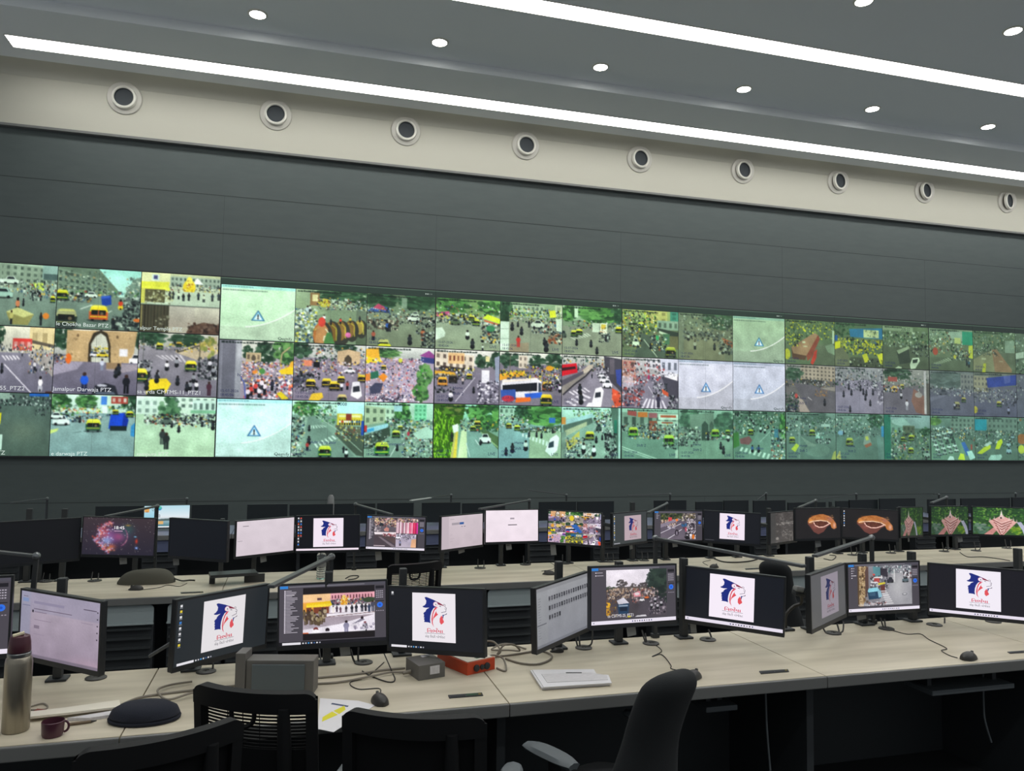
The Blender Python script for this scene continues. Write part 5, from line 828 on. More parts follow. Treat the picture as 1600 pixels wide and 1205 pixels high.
def viewer(S, w, h, fn, rect, seed, tb=None, tree=True, letter=None):
    """camera client: tree list on the left, picture, control pad on the right"""
    S.rect(0, 0, w, h, '4a464e', 0); x0, y0, x1, y1 = rect
    S.rect(0, h * .955, w, h, '4d4b55', .0004); S.rect(w * .005, h * .945, w * .08, h * .99, '2f7fd0', .0008); S.rect(w * .09, h * .965, w * .8, h * .98, '77747c', .0008)
    P = Pic(int(150 * (x1 - x0) * 1.5), int(92 * (y1 - y0) * 1.3), seed); fn(P); P.noise(.03, .04); S.grid(P.out(), x0 * w, y0 * h, (x1 - x0) * w, (y1 - y0) * h, .0006)
    if tree:
        R = random.Random(seed)
        for k in range(int(tree)):
            y = h * (.9 - .024 * k) if tree > 8 else h * (.9 - .05 * k)
            S.rect(w * .045, y, w * .058, y + h * .016, 'd9d2de', .0006); S.rect(w * .062, y + h * .003, w * R.uniform(.1, .185) * min(1, x0 / .2), y + h * .013, 'b5aeba' if k != 3 else 'e6dfe8', .0006)
    xr = max(x1, .9) + .005
    S.rect(w * xr, h * .88, w * (.985), h * .93, '1e1c22', .0006)
    for j in range(4):
        for k in range(4): S.rect(w * (xr + .004 + (.97 - xr) * k / 3.6), h * (.83 - .035 * j), w * (xr + .016 + (.97 - xr) * k / 3.6), h * (.845 - .035 * j), 'b0a9b6', .0006)
    S.rect(w * xr, h * .665, w * .985, h * .675, '16161c', .0006)
    S.poly([(w * ((xr + .985) / 2 + .028 * math.cos(a)), h * (.605 + .046 * math.sin(a))) for a in np.linspace(0, 2 * PI, 17)[:-1]], '2f6fe0', .0006)
    S.poly([(w * ((xr + .985) / 2 + .011 * math.cos(a)), h * (.605 + .018 * math.sin(a))) for a in np.linspace(0, 2 * PI, 13)[:-1]], '1d4fc0', .0009)
    for k in range(4): S.rect(w * (xr + .004 + .02 * k), h * .5, w * (xr + .016 + .02 * k), h * .512, '9a93a0', .0006)
    if tb == 'light': taskbar(S, w, h, 'e9e2ef', .0004, True)
    elif tb == 'dark': taskbar(S, w, h, '17161c', .0004, False)
# ------------------------------------------------------------------ monitors
def mframe(cx, cy, cz, a, t, ro):
    r = Vector((math.cos(a), math.sin(a), 0)); n = Vector((math.sin(a), -math.cos(a), 0)); zz = Vector((0, 0, 1))
    u = zz * math.cos(t) - n * math.sin(t); nn = n * math.cos(t) + zz * math.sin(t)
    r2 = r * math.cos(ro) + u * math.sin(ro); u2 = -r * math.sin(ro) + u * math.cos(ro)
    M = Matrix((r2, u2, nn)).transposed().to_4x4(); M.translation = Vector((cx, cy, cz)); return M
def monitor(pos, label, content, zdesk, yback, w=.49, h=.29, post=None, group=None, bez=(.008, .008, .02), paper=None, deep=True, ring=None):
    M = mframe(*pos); R3 = M.to_3x3(); c = M.translation; n = R3 @ Vector((0, 0, 1))
    if post:                                   # (x, y, top z) of its column on the desk
        pb = Vector((post[0], post[1], zdesk)); pt = post[2]
    else:
        pb = Vector((c.x - n.x * min(.2, yback - c.y), max(yback - .06, c.y + .08), zdesk)); pt = c.z + .07
    t = thing('monitor', pb, label, 'monitor', group)
    m = MB(); e = .0022
    m.box((0, 0, -.0135), (w, h, .026), None, .004); m.box((0, .01, -.036), (w * .62, h * .6, .022), None, .008)
    sx, top, bot = bez
    m.bx(-w / 2, -w / 2 + sx, -h / 2, h / 2, -.002, e); m.bx(w / 2 - sx, w / 2, -h / 2, h / 2, -.002, e)
    m.bx(-w / 2 + sx, w / 2 - sx, h / 2 - top, h / 2, -.002, e); m.bx(-w / 2 + sx, w / 2 - sx, -h / 2, -h / 2 + bot, -.002, e)
    obj('casing', m.xf(M), MAT['case'], t)
    S = Screen(); sw, sh = w - 2 * sx, h - top - bot; content(S, sw, sh)
    S.build('picture', M @ Matrix.Translation((-w / 2 + sx, -h / 2 + bot, .0004)), t)
    if deep:
        zj = c.z - .005 if pt > c.z + .02 else pt - .02
        obj('column', MB().bx(pb.x - .017, pb.x + .017, pb.y - .02, pb.y + .02, zdesk + .0105, pt, .004), MAT['pole'], t)
        obj('base', MB().bx(pb.x - .04, pb.x + .04, pb.y - .036, pb.y + .036, zdesk + .0004, zdesk + .0104, .003), MAT['black'], t)
        q = c - n * .047; d = Vector((q.x - pb.x, q.y - pb.y, 0))
        m = MB().bar((pb.x, pb.y, zj), (pb.x + d.x * .5, pb.y + d.y * .5 , zj), .03, .028); m.bar((pb.x + d.x * .45, pb.y + d.y * .45, zj), (q.x, q.y, c.z), .026, .024)
        obj('arm', m, MAT['pole'], t)
    if paper:
        x, wd, ht = paper; P = M @ Matrix.Translation((x, -h / 2 - ht / 2 + .008, -.03)) @ Matrix.Rotation(.12, 4, 'Z')
        obj('paper_tag', MB().box((0, 0, 0), (wd, ht, .001)).xf(P), MAT['tagp'], t)
    return t

def logo_screen(bg='1b2027', icon=0, tb=None, dim=1.0, card='efe6ee', x=.27, cw=.46, y=.12, chh=.8, ic_step=.085):
    def fn(S, w, h):
        S.rect(0, 0, w, h, bg, 0)
        if icon: icons(S, w * .03, h * .9, w * .022, h, icon, .0004, step=ic_step)
        logo(S, w * x, h * y, w * cw, h * chh, .0004, card, dim)
        if tb == 'light': taskbar(S, w, h, 'e6deec', .0003, True)
        elif tb == 'dark': taskbar(S, w, h, bg, .0003, False)
        elif tb == 'stub': S.rect(w * .03, h * .02, w * .2, h * .05, '9a9aa2', .0003)
    return fn
def off(c='0b0c0e'):
    return lambda S, w, h: S.rect(0, 0, w, h, c, 0)

def c_mail(S, w, h):
    P = Pic(90, 56, 3); P.vg(0, 1, '9d96ab', '8f8494'); P.vg(.3, 1, 'a598a8', '96889a', .14, 1); P.soft(.9, .95, .3, .12, 'b597a8', .5); P.rc(0, 0, .13, 1, '9292a8', .7); P.rc(0, .95, 1, 1, '6d6473', .8); P.noise(.01, .03); S.grid(P.out(), 0, 0, w, h); Rr = random.Random(4); z = .0004
    S.rect(w * .02, h * .84, w * .1, h * .9, '7f8fb5', z); S.rect(w * .02, h * .78, w * .12, h * .79, '6a6a88', z); S.rect(w * .03, h * .92, w * .09, h * .93, '6a6478', z)
    S.rect(w * .17, h * .83, w * .56, h * .87, '8b849c', z); S.rect(w * .17, h * .745, w * .66, h * .757, '6a5f72', z); S.rect(w * .15, h * .69, w * .17, h * .73, '2a2630', z); S.rect(w * .18, h * .7, w * .34, h * .71, '7a6d80', z)
    S.rect(w * .18, h * .58, w * .4, h * .588, '85788a', z); S.rect(w * .18, h * .45, w * .25, h * .5, '7d7082', z); S.rect(w * .18, h * .36, w * .32, h * .366, '8a7d90', z); S.rect(w * .8, h * .86, w * .96, h * .875, '5f5668', z); S.rect(w * .78, h * .66, w * .92, h * .666, '85788a', z)
    for k in range(5): S.rect(w * .965, h * (.84 - .1 * k), w * .98, h * (.86 - .1 * k), '3a3440', z)
def c_files(S, w, h):
    P = Pic(90, 56, 8); P.vg(0, 1, '97989c', '82848c'); P.rc(0, 0, .2, 1, '8d8f93', .6); P.rc(0, 0, 1, .07, '85868a'); P.rc(0, .95, 1, 1, '70727a'); P.noise(.01, .02); S.grid(P.out(), 0, 0, w, h); Rr = random.Random(9)
    for j, nn in enumerate((17, 17, 5)):
        for k in range(nn):
            x = w * (.215 + .046 * k); y = h * (.74 - .16 * j); S.rect(x, y, x + w * .032, y + h * .075, Rr.choice(['3f4046', '2f3036', '4a4a52', '55555c']), .0004); S.rect(x + w * .004, y + h * .02, x + w * .02, y + h * .055, Rr.choice(['5a5a60', '6a6a70', '35353a']), .0007); S.rect(x, y - h * .02, x + w * .028, y - h * .01, '77787e', .0004)
    for k in range(16): S.rect(w * .03, h * (.82 - .044 * k), w * (.06 + .02 * Rr.random()), h * (.828 - .044 * k), '6d6e74', .0004)
    S.rect(w * .01, h * .37, w * .17, h * .39, '5f6068', .0004)
def p_procession(P):
    P.fill('1a1518'); y0, y1 = .13, .87
    P.rc(0, .13, 1, .87, 'c9bcc6'); P.vg(.13, .38, 'f0b070', 'e8a050', 0, .38); P.rc(.0, .13, .38, .28, 'f0c490'); P.rc(.2, .2, .26, .25, '6a4a4a'); P.rc(.38, .13, 1, .26, 'e0a0ac')
    for k in range(14): P.rc(.4 + k * .042, .17, .418 + k * .042, .23, '6a3a46')
    P.rc(.38, .25, 1, .34, '8a6a78'); P.spk(.38, .24, 1, .36, 90, .02, .05, CR + ['c0505a', '4a4a6a']); P.el(.92, .28, .09, .05, '3a4a34'); P.po([(0, .3), (.38, .27), (.4, .33), (.03, .38)], 'ecc01e')
    for k in range(9): P.el(.06 + k * .04, .365 - k * .003, .022, .03, 'f3d838')
    P.rc(.04, .38, .36, .52, '7a3f2a'); P.rc(0, .3, .05, .55, 'e0a040'); P.rc(.12, .38, .15, .52, 'd89a40'); P.el(.57, .3, .05, .09, 'e8a828'); P.el(.57, .22, .03, .05, 'f0d070'); P.spk(.51, .2, .63, .4, 40, .015, .035, ['f3d060', 'c87a20', 'e8e0c0', 'b0402a'])
    P.vg(.36, .56, 'f4eef4', 'e9e0ea', .38, 1); P.vg(.5, .78, '9a8a94', 'b3a8b4'); P.po([(.3, .52), (1, .48), (1, .56), (.3, .58)], 'e9e2ea'); P.ln(.3, .575, 1, .52, .012, '6a4a4a')
    for x, h, c in ((.42, .16, 'efe6e0'), (.47, .14, '4a3a4a'), (.52, .13, '6a4a5a'), (.6, .14, '3a3038'), (.68, .17, '2a2a34'), (.74, .17, '2a2a34'), (.82, .18, '303440'), (.87, .17, '2a2a34'), (.92, .18, '35405a'), (.97, .24, '4a4a5a')): P.man(x, .5 + P.R.uniform(-.01, .02), h, c, c)
    for k in range(17): P.man(.02 + k * .018, .56 + P.R.uniform(0, .18), .2, P.c(['8a7a5a', '6a5a44', 'a5957a', '4a3a30', 'c9b9a0']), '5a4a38')
    P.po([(0, .8), (.5, .72), (1, .56), (1, .87), (0, .87)], 'efe8f2'); P.el(.18, .8, .035, .045, '7a3a38'); P.el(.18, .84, .06, .04, 'f4f0f4'); P.el(.34, .82, .03, .04, '2a2028'); P.el(.34, .87, .05, .03, 'e6e0ea')
    P.man(.6, .92, .3, '8a86a0', '8a86a0', '2a1f24'); P.man(.86, .92, .26, '2a2a34', '2a2a34', '7a3038'); P.el(.83, .84, .04, .05, 'e9e6ee'); P.po([(.7, .72), (.82, .62), (.86, .66), (.74, .72)], '8a8496'); P.el(.82, .62, .02, .03, '2a2028'); P.spk(.66, .72, .98, .84, 30, .02, .06, ['c9c0d0', '8a8298', 'efe8f2']); P.rc(0, 0, 1, .13, '1a1518'); P.rc(0, .87, 1, 1, '1a1518'); P.rc(0, .85, .08, .87, 'e06a3a')
def p_bus(P):
    P.fill('4a444a'); P.vg(0, .4, 'ece4ee', 'e0d8e0'); P.tree(.25, .3, .09, .1, ['4a4444', '564e4e', '3f3a3c'], 50); P.tree(.44, .34, .05, .06, ['4a4444', '564e4e'], 30); P.tree(.62, .34, .1, .08, ['4a4444', '3f3a3c'], 40); P.rc(0, .36, .75, .44, '5a5250'); P.tree(.06, .4, .1, .08, ['3f4a3a', '35402f'], 30)
    P.tree(.9, .25, .22, .3, ['26332e', '1f2a26', '34443a', '2c3a34'], 170); P.tree(.72, .1, .07, .12, ['2c3a34', '26332e'], 26); P.tree(.95, .55, .15, .2, ['26302c', '1f2826'], 70)
    P.spk(0, .4, .8, .6, 240, .02, .06, ['b59c8a', 'd0bfae', '8a7060', '5a4a44', '3a3236', 'a58a70', 'b5acac', '4a4042']); P.spk(.4, .42, .85, .7, 160, .02, .06, ['5a5056', '3a343a', 'a58a8a', 'c9baba', '6a5c5e', '8a544c', '4a4248']); P.po([(.5, .95), (.55, .6), (.95, .66), (1, 1), (.1, 1), (.1, .8)], '4d474f'); P.po([(.44, .5), (.55, .46), (.56, .58), (.45, .58)], 'd98a94'); P.car(.58, .68, .08, .08, 'e6e0e4'); P.car(.66, .63, .07, .07, 'd9703a'); P.el(.5, .52, .04, .03, 'e0d0d4')
    P.po([(.17, .64), (.28, .58), (.37, .7), (.2, .72)], 'd0ccd6'); P.po([(.18, .72), (.37, .7), (.36, .93), (.2, .92)], '27405c'); P.rc(.2, .74, .35, .76, 'a5b5c9'); P.rc(.22, .78, .34, .86, '1b2638'); P.el(.03, .72, .04, .06, 'd9a52c'); P.el(.03, .86, .04, .08, 'b8882c'); P.spk(0, .6, .16, .95, 30, .02, .06, ['b0903a', '6a4a30', '3a3236', '5a4a44']); P.spk(.7, .6, .98, .96, 90, .02, .06, ['2a2630', '3a3640', '6a606a', 'b5acb5'])
    for x, y in ((.84, .86), (.74, .84), (.9, .8), (.8, .72)): P.bike(x, y, .16, 'b5b0b8')
    P.po([(.46, 1), (.5, .965), (.64, .96), (.66, 1)], 'd0ccd2'); P.el(.37, .98, .03, .02, 'd8c82c'); P.txt.append(1)
def p_rickshaw(P):
    P.fill('85838a'); P.vg(.0, .2, '8a8a92', '7d7c84'); P.spk(.3, .0, 1, .25, 200, .02, .06, ['d9d9dc', '5a5a64', '3a3a44', '8a8a92', 'b5b5ba', '4a6a6a'])
    P.po([(0, 0), (.2, .02), (.16, .5), (.1, 1), (0, 1)], 'b59b78'); P.spk(0, 0, .17, .9, 120, .02, .08, ['8a7050', 'd9c49a', '6a5038', 'a58a62', '4a3828']); P.rc(0, 0, .03, 1, '5a4630'); P.po([(.14, .1), (.2, .0), (.2, .6), (.14, .8)], '5a4440'); P.po([(.28, .02), (.42, .04), (.44, .3), (.3, .28)], '5a8a92'); P.po([(.42, .06), (.54, .08), (.56, .28), (.42, .28)], '35323c'); P.rc(.28, .2, .32, .24, 'd0504a')
    P.po([(.36, 1), (.5, .5), (.66, .2), (1, .2), (1, 1)], '9a999f'); P.soft(.75, .5, .15, .35, 'c3c2c4', .8); P.soft(.5, .45, .06, .15, '5a5a62', .7); P.rc(.66, .1, .69, .42, 'dcdcdc', .8); P.spk(.24, .26, .56, .58, 130, .02, .06, ['2a2a32', '3a3a44', 'e0e0e4', '6a4a48', '5a5a64']); P.rc(.3, .3, .4, .42, 'a84a48'); P.rc(.3, .28, .46, .31, 'd9d6d6'); P.car(.6, .44, .12, .14, '35323c'); P.po([(.37, .44), (.5, .42), (.51, .46), (.38, .49)], 'd8c83a'); P.rc(.42, .5, .5, .68, '6a3a38'); P.rc(.24, .4, .36, .43, 'dfdfe2')
    P.po([(.18, .64), (.2, .57), (.35, .55), (.42, .62), (.42, .82), (.2, .84)], '24415c'); P.po([(.18, .63), (.2, .56), (.36, .54), (.4, .62), (.36, .64), (.2, .66)], '8fd0e0'); P.rc(.21, .67, .32, .75, '3a5a74'); P.po([(.36, .62), (.42, .62), (.44, .78), (.38, .8)], '8ab8c9'); P.zeb((.42, .62), (.52, .62), (.66, .98), (.52, .98), 7, 'd9d6d8'); P.car(.88, .44, .12, .14, '5a6a72'); P.spk(.84, .16, 1, .34, 40, .02, .06, ['2a2a32', '6a4a4a', 'e0e0e4']); P.el(.86, .74, .05, .035, '7a7a80').el(.86, .735, .03, .02, 'b5b5b8'); P.spk(.2, .9, .52, 1, 50, .02, .05, ['dfdfe4', '2a2a32', '8a5a58'])
def p_pink(P):
    P.fill('5a4f56'); P.spk(0, 0, 1, .2, 160, .03, .08, ['d9b8b8', 'c98a8a', 'e6d6c0', '6a5a5a', '3a3438', 'c9b05a']); P.vg(.15, .5, '6a646e', '5d545c', 0, .5); P.spk(0, .1, .5, .3, 80, .03, .07, ['d9b8b8', '3a3438', 'e6c9a0', '8a5a5a']); P.car(.16, .28, .1, .1, '2f343c'); P.po([(.22, .4), (.28, .32), (.34, .36), (.33, .46), (.24, .46)], 'c98a80'); P.spk(0, .3, .14, .48, 20, .03, .08, ['e6dce0', '8a8088'])
    cs = ['c9a8b4', 'e6c9d4', '9a7080', 'f0dce4', 'c08898', '8a6070', 'e6d0d8', 'b07888', 'd9a0b0', 'f0d8e0', 'c96a80', 'e06a90', 'f0a0b8', 'c9305a', 'e0406a', 'b02050', 'd83aa0']
    for k, c in enumerate(cs): P.rc(.5 + k * .029, .14, .53 + k * .029, .52, c)
    P.po([(0, .5), (.5, .49), (.5, .57), (.02, .58)], 'f0e4e8'); P.spk(.2, .54, .5, .64, 60, .02, .05, ['b03038', 'd9c0c4', '5a3038']); P.po([(0, .6), (.5, .66), (.5, 1), (0, 1)], '4d434a'); P.po([(.1, .66), (.16, .66), (.5, .98), (.42, 1)], '7a6e76'); P.po([(.0, .62), (.2, .66), (.5, .9), (.5, .7), (.2, .62)], '5a4a4a'); P.vg(.56, 1, 'a39ab0', 'c0b4c4', .5, 1); P.spk(.5, .54, .95, .68, 50, .02, .06, ['e6e0ec', '4a444c', '8a8094']); P.car(.55, .72, .1, .14, 'e9e4ee'); P.man(.6, .95, .22, '8a8aa8', '3a343c'); P.po([(.84, 1), (.86, .72), (.96, .7), (.98, 1)], 'e6b08a'); P.spk(.7, .6, .8, .8, 10, .02, .04, ['2a2a30'])
    P.rc(.96, .55, 1, 1, '3a3236'); P.rc(0, .95, .26, .98, 'd9c8d0', .8)
def p_rain(P):
    P.fill('5a525c'); P.spk(0, 0, .6, .3, 200, .03, .1, ['26301f', '34402a', '1f2a1c', '4a5a3a', '6a6a3a']); P.spk(.6, 0, 1, .3, 90, .03, .08, ['d9cfc0', '5a5040', '3a3a30', '8a7a5a']); P.vg(.3, 1, '5d5464', '6d6470'); P.spk(0, .24, .45, .5, 110, .03, .07, ['d9b8a0', 'c9a080', '3a3438', 'e6d6c8', '6a4a44']); P.rc(.22, .16, .32, .34, 'c9484a'); P.po([(0, .42), (.5, .2), (.6, .24), (0, .56)], '8a8090'); P.el(.46, .26, .04, .05, 'e07a3a'); P.ln(0, .76, .58, .4, .02, 'dcd6e0'); P.ln(.18, 1, .4, .82, .025, 'dcd6e0'); P.ln(.5, .7, .6, .62, .025, 'dcd6e0')
    P.spk(.2, .44, .4, .6, 20, .03, .08, ['c9c0cc', '6a6070']); P.el(.46, .74, .055, .12, '2c262e').el(.46, .76, .02, .08, '8a8090'); P.man(.66, .62, .26, '2f5a80', '5a3a44'); P.spk(.6, .4, .75, .5, 30, .03, .07, ['3a6a9a', '2f5070']); P.man(.72, .7, .2, 'c9506a', 'c9506a'); P.spk(.75, .2, 1, .7, 150, .03, .08, ['3a343c', '2a262c', 'b5acb8', 'd9d0d4']); P.spk(.7, .7, 1, .98, 50, .03, .09, ['2a262c', '3a343c', 'e6e0e8']); P.el(.93, .9, .04, .09, 'e07a2c'); P.el(.76, .94, .06, .08, '1f1c22'); P.man(.86, .98, .26, 'efeaf0', 'c9c0cc')
def c_nebula(S, w, h):
    P = Pic(130, 76, 5); P.vg(0, 1, '3d3238', '292634'); P.R.seed(11)
    P.soft(.42, .5, .22, .3, '5a3560', .9); P.soft(.55, .42, .14, .2, '2f4458', .9); P.soft(.36, .5, .1, .2, '7a5a9a', .9); P.soft(.5, .5, .1, .14, 'a04a7a', .8); P.soft(.3, .42, .08, .18, 'b04a58', .9); P.soft(.34, .62, .08, .12, '8a9ac9', .9); P.soft(.4, .78, .07, .08, 'c96a4a', .8); P.soft(.62, .3, .1, .15, '35504f', .8); P.soft(.38, .85, .04, .05, 'd9a040', .9)
    ring = [(.36 + .155 * math.cos(a) * (1 + .18 * math.sin(5 * a)), .52 + .32 * math.sin(a) * (1 + .14 * math.cos(4 * a))) for a in np.linspace(1.3, 4.9, 34)]
    for x, y in ring:
        for _ in range(7): P.soft(x + P.R.gauss(0, .018), y + P.R.gauss(0, .03), P.R.uniform(.006, .02), P.R.uniform(.012, .035), P.c(['d9604a', 'b03a4a', 'e08a70', 'c9a0c9', '9aa8e0', 'e6d0e0', 'a02f3f']), .6)
    for a in np.linspace(-1.2, 1.2, 22): P.soft(.5 + .12 * math.cos(a), .5 + .26 * math.sin(a), .012, .025, P.c(['b0608a', '8a4a70', 'd08a9a', '6a4a7a']), .55)
    for _ in range(26): P.soft(.24 + P.R.random() * .2, .3 + P.R.random() * .5, .012, .02, P.c(['e6e6ff', 'b0b8f0', 'f0c9d0', '7aa0d9']), .7)
    P.soft(.75, .62, .02, .07, 'c93a2a', .9); P.soft(.73, .5, .02, .02, '7ac9f0', .9); P.soft(.62, .2, .04, .03, 'b08a40', .7)
    for _ in range(120): P.el(P.R.random(), P.R.random(), .0035, .006, P.c(['e6d8d0', 'b5a8a8', 'ffffff', '9a8a90']), P.R.uniform(.4, 1))
    for k in range(4): a = k * PI / 4; P.ln(.755 - .03 * math.cos(a), .8 - .05 * math.sin(a), .755 + .03 * math.cos(a), .8 + .05 * math.sin(a), .008, '6a8ad0')
    P.soft(.755, .8, .012, .02, 'a0c0ff', 1); S.grid(P.out(), 0, 0, w, h); S.text('18:45', w * .42, h * .695, h * .125, 'ffffff', .0004, w * .15); S.rect(w * .43, h * .64, w * .55, h * .655, 'd9b0d0', .0004)
def page(c1, c2, marks, side=None):
    def fn(S, w, h):
        P = Pic(60, 36, 2); P.vg(0, 1, c1, c2); P.noise(.004, .012); S.grid(P.out(), 0, 0, w, h)
        if side: S.rect(0, 0, w * side[0], h, side[1], .0003)
        for x0, y0, x1, y1, c in marks: S.rect(x0 * w, y0 * h, x1 * w, y1 * h, c, .0006)
    return fn
def c_nine(S, w, h):
    fs = [(L1_2, 31), (G5_1, 32), (G3_2, 33), (L2_2, 34), (G4_2, 35), (G6_2, 36), (G2_2, 37), (G10_1, 38), (G5_2, 39)]
    for k, (fn, sd) in enumerate(fs):
        P = Pic(44, 28, sd); fn(P); P.tint((1.1, 1.0, 1.06), None, 0, 1.3); P.noise(.05, .05)
        if k == 1: P.el(.35, .6, .13, .25, 'e3c92c')
        if k == 4: P.po([(.3, .3), (.6, .15), (.95, .85), (.8, 1)], '2f62b0')
        if k == 3: P.el(.25, .4, .1, .16, 'e0a040').el(.55, .4, .1, .16, 'e0c070')
        if k == 7: P.spk(.05, .3, .5, .9, 26, .06, .16, ['d8d02c', 'e6de48', '2a2420'])
        S.grid(P.out(), (k % 3) * w / 3, (2 - k // 3) * h / 3, w / 3, h / 3)
def ringpic(k):
    def fn(S, w, h):
        P = Pic(110, 66, 6); P.fill('211f20'); q = lambda a, b: (a, b)
        out = [(.27, .43), (.3, .32), (.4, .24), (.52, .2), (.62, .2), (.74, .26), (.84, .38), (.9, .52), (.91, .66), (.85, .7), (.8, .66), (.78, .55)]
        P.po(out + [(.7, .62), (.62, .78), (.5, .86), (.4, .78), (.33, .62), (.27, .52)], '6a3f38'); P.po([(.27, .43), (.3, .32), (.4, .24), (.52, .2), (.62, .2), (.74, .26), (.84, .38), (.9, .52), (.91, .66), (.85, .7), (.8, .66), (.76, .5), (.66, .42), (.5, .4), (.38, .44), (.3, .5)], 'b5703c')
        P.soft(.34, .42, .06, .08, 'f0a050', 1); P.soft(.5, .27, .14, .05, 'a5602c', .9); P.soft(.86, .58, .03, .1, 'e6b0a0', .9); P.soft(.76, .36, .08, .1, 'a56a58', .9); P.soft(.42, .6, .08, .1, '8a5048', .9); P.po([(.4, .46), (.52, .42), (.66, .44), (.74, .52), (.66, .58), (.54, .62), (.46, .58)], '5a3026'); P.pl([(.3, .46), (.4, .42), (.56, .4), (.7, .44), (.78, .52)], .03, 'f3d0b0'); P.pl([(.4, .46), (.43, .56), (.52, .63), (.62, .62), (.7, .56), (.76, .5)], .035, 'f0c0b0'); P.spk(.42, .44, .7, .56, 26, .02, .04, ['7a4a38', '4a261e', '8a5a44'])
        for _ in range(30): P.soft(P.R.uniform(.32, .84), P.R.uniform(.24, .4), .02, .02, P.c(['c98a4a', '8a4a24', 'd9a060']), .5)
        P.noise(.02, .02); S.grid(P.out(), 0, 0, w, h)
        if k: icons(S, w * .02, h * .9, w * .02, h, 7, .0004, ('e6e6ea', '4a8ad9', 'e6e6ea', 'd9d9e0'), .085)
    return fn
def temple(cx, dim, sq=1.0):
    def fn(S, w, h):
        P = Pic(110, 64, 12); P.vg(0, 1, '2a4a2a', '3a5a32'); P.R.seed(5)
        for k in range(420):
            x, y = P.R.random(), P.R.random() * .8; P.el(x, y, P.R.uniform(.01, .035), P.R.uniform(.01, .03), P.c(['2a5228', '3a6a30', '548a3a', '1c3a22', '7aa848', '24402a']), .8)
        P.vg(.0, .5, '1f3f2c', '2a4a30', .62, 1) if False else None
        P.tree(.12, .78, .2, .2, ['4a6a5a', '7a8a80', '5a7a62', '35553f'], 70); P.tree(.82, .8, .12, .16, ['7a9a2a', '4a7a2a', '90b03a'], 50)
        f = lambda x, y: (cx + (x - .52) * sq, y)
        P.po([f(*p) for p in [(.18, 1), (.4, .68), (.5, .68), (.34, 1)]], 'c98a84'); P.po([f(*p) for p in [(.8, .52), (.88, .5), (.96, .7), (1.02, 1), (.94, 1), (.9, .8)]], 'b5b8cc')
        P.po([f(*p) for p in [(.27, .5), (.4, .4), (.52, .28), (.64, .38), (.8, .52), (.55, 1), (.48, 1)]], 'dba8a0')
        for k in range(5):
            y = .44 + k * .1; P.pl([f(.34 + k * .03, y), f(.515, y + .17), f(.74 - k * .035, y)], .028, '8a4a48'); P.pl([f(.36 + k * .03, y - .03), f(.515, y + .12), f(.72 - k * .035, y - .03)], .018, 'f0d0c8')
        for x, y in ((.3, .46), (.38, .4), (.66, .38), (.74, .44), (.8, .5)): P.po([f(x - .012, y + .04), f(x, y - .1), f(x + .012, y + .04)], 'c9b5ae')
        P.po([f(.485, .32), f(.5, .22), f(.515, .08), f(.53, .22), f(.545, .32)], 'e6dcd6'); P.po([f(.46, .4), f(.49, .27), f(.55, .27), f(.57, .4)], 'e0c4bc'); P.rc(cx - .03 * sq, .34, cx + .005 * sq, .4, '4a3034')
        P.noise(.03, .03); P.tint((dim, dim, dim)); S.grid(P.out(), 0, 0, w, h)
    return fn
def c_ruin(S, w, h):
    P = Pic(60, 70, 7); P.fill('4a4746'); P.spk(.2, 0, 1, 1, 240, .02, .07, ['5a5654', '3f3c3b', '6a6663', '504c4a', '44413f']); P.rc(0, 0, .18, 1, '454443'); P.spk(.22, .34, .9, .42, 30, .02, .04, ['a5a09a', '8a8580']); P.spk(.4, .6, .9, .8, 30, .02, .04, ['8a8580', '75706c']); P.rc(.7, .75, .74, 1, '5f5b58'); P.rc(.82, .72, .86, 1, '5f5b58'); P.el(.25, .86, .05, .05, '8a8580'); P.noise(.04, .04); S.grid(P.out(), 0, 0, w, h)

G1 = 'front row monitors'; G2 = 'middle row monitors'; G3 = 'rear row monitors'
def py1(px, top, y=3.70): p = at_y(px, top, y); return (p.x, y, p.z)
Mo = {}
Mo['1a'] = monitor((at_y(18, 965, 3.41).x - .264, 3.385, at_y(0, 967, 3.385).z, .1, 0, 0), 'monitor cut by the left picture edge, showing a purple grey camera client', lambda S, w, h: viewer(S, w, h, p_bus, (.2, .08, .82, .9), 77, 'light', 24), T1, D1B, w=.53, h=.315, group=G1)
Mo['1b'] = monitor((-.883, 3.526, .990, -.702, -.013, -.012), 'angled monitor with a pale lilac mail page, behind the steel flask', c_mail, T1, D1B, group=G1, post=py1(98, 903, 3.69))
Mo['1c'] = monitor((-.260, 3.560, .970, .771, -.010, -.027), 'angled monitor with desktop icons beside the lion logo, above the grey box file', logo_screen('22272b', 8, 'dark', .97, 'e3dfe2'), T1, D1B, group=G1)
Mo['1d'] = monitor((.200, 3.628, .977, -.172, .100, .041), 'monitor showing a street procession with golden shrine and tree list', lambda S, w, h: viewer(S, w, h, p_procession, (.22, .07, .895, .945), 21, 'dark', 30), T1, D1B, group=G1, post=py1(514, 893, 3.665), paper=(.05, .045, .05))
Mo['1e'] = monitor((.632, 3.432, .973, -.680, .056, .060), 'black monitor with the lion logo, standing over the orange box', logo_screen('15171d', 1, 'dark', 1.0, 'ece6ec', .26, .46, .13, .8), T1, D1B, group=G1)
Mo['1f'] = monitor((1.245, 3.439, .986, .686, .027, .019), 'angled monitor with grey page of small file thumbnails', c_files, T1, D1B, group=G1, post=py1(873, 877, 3.66))
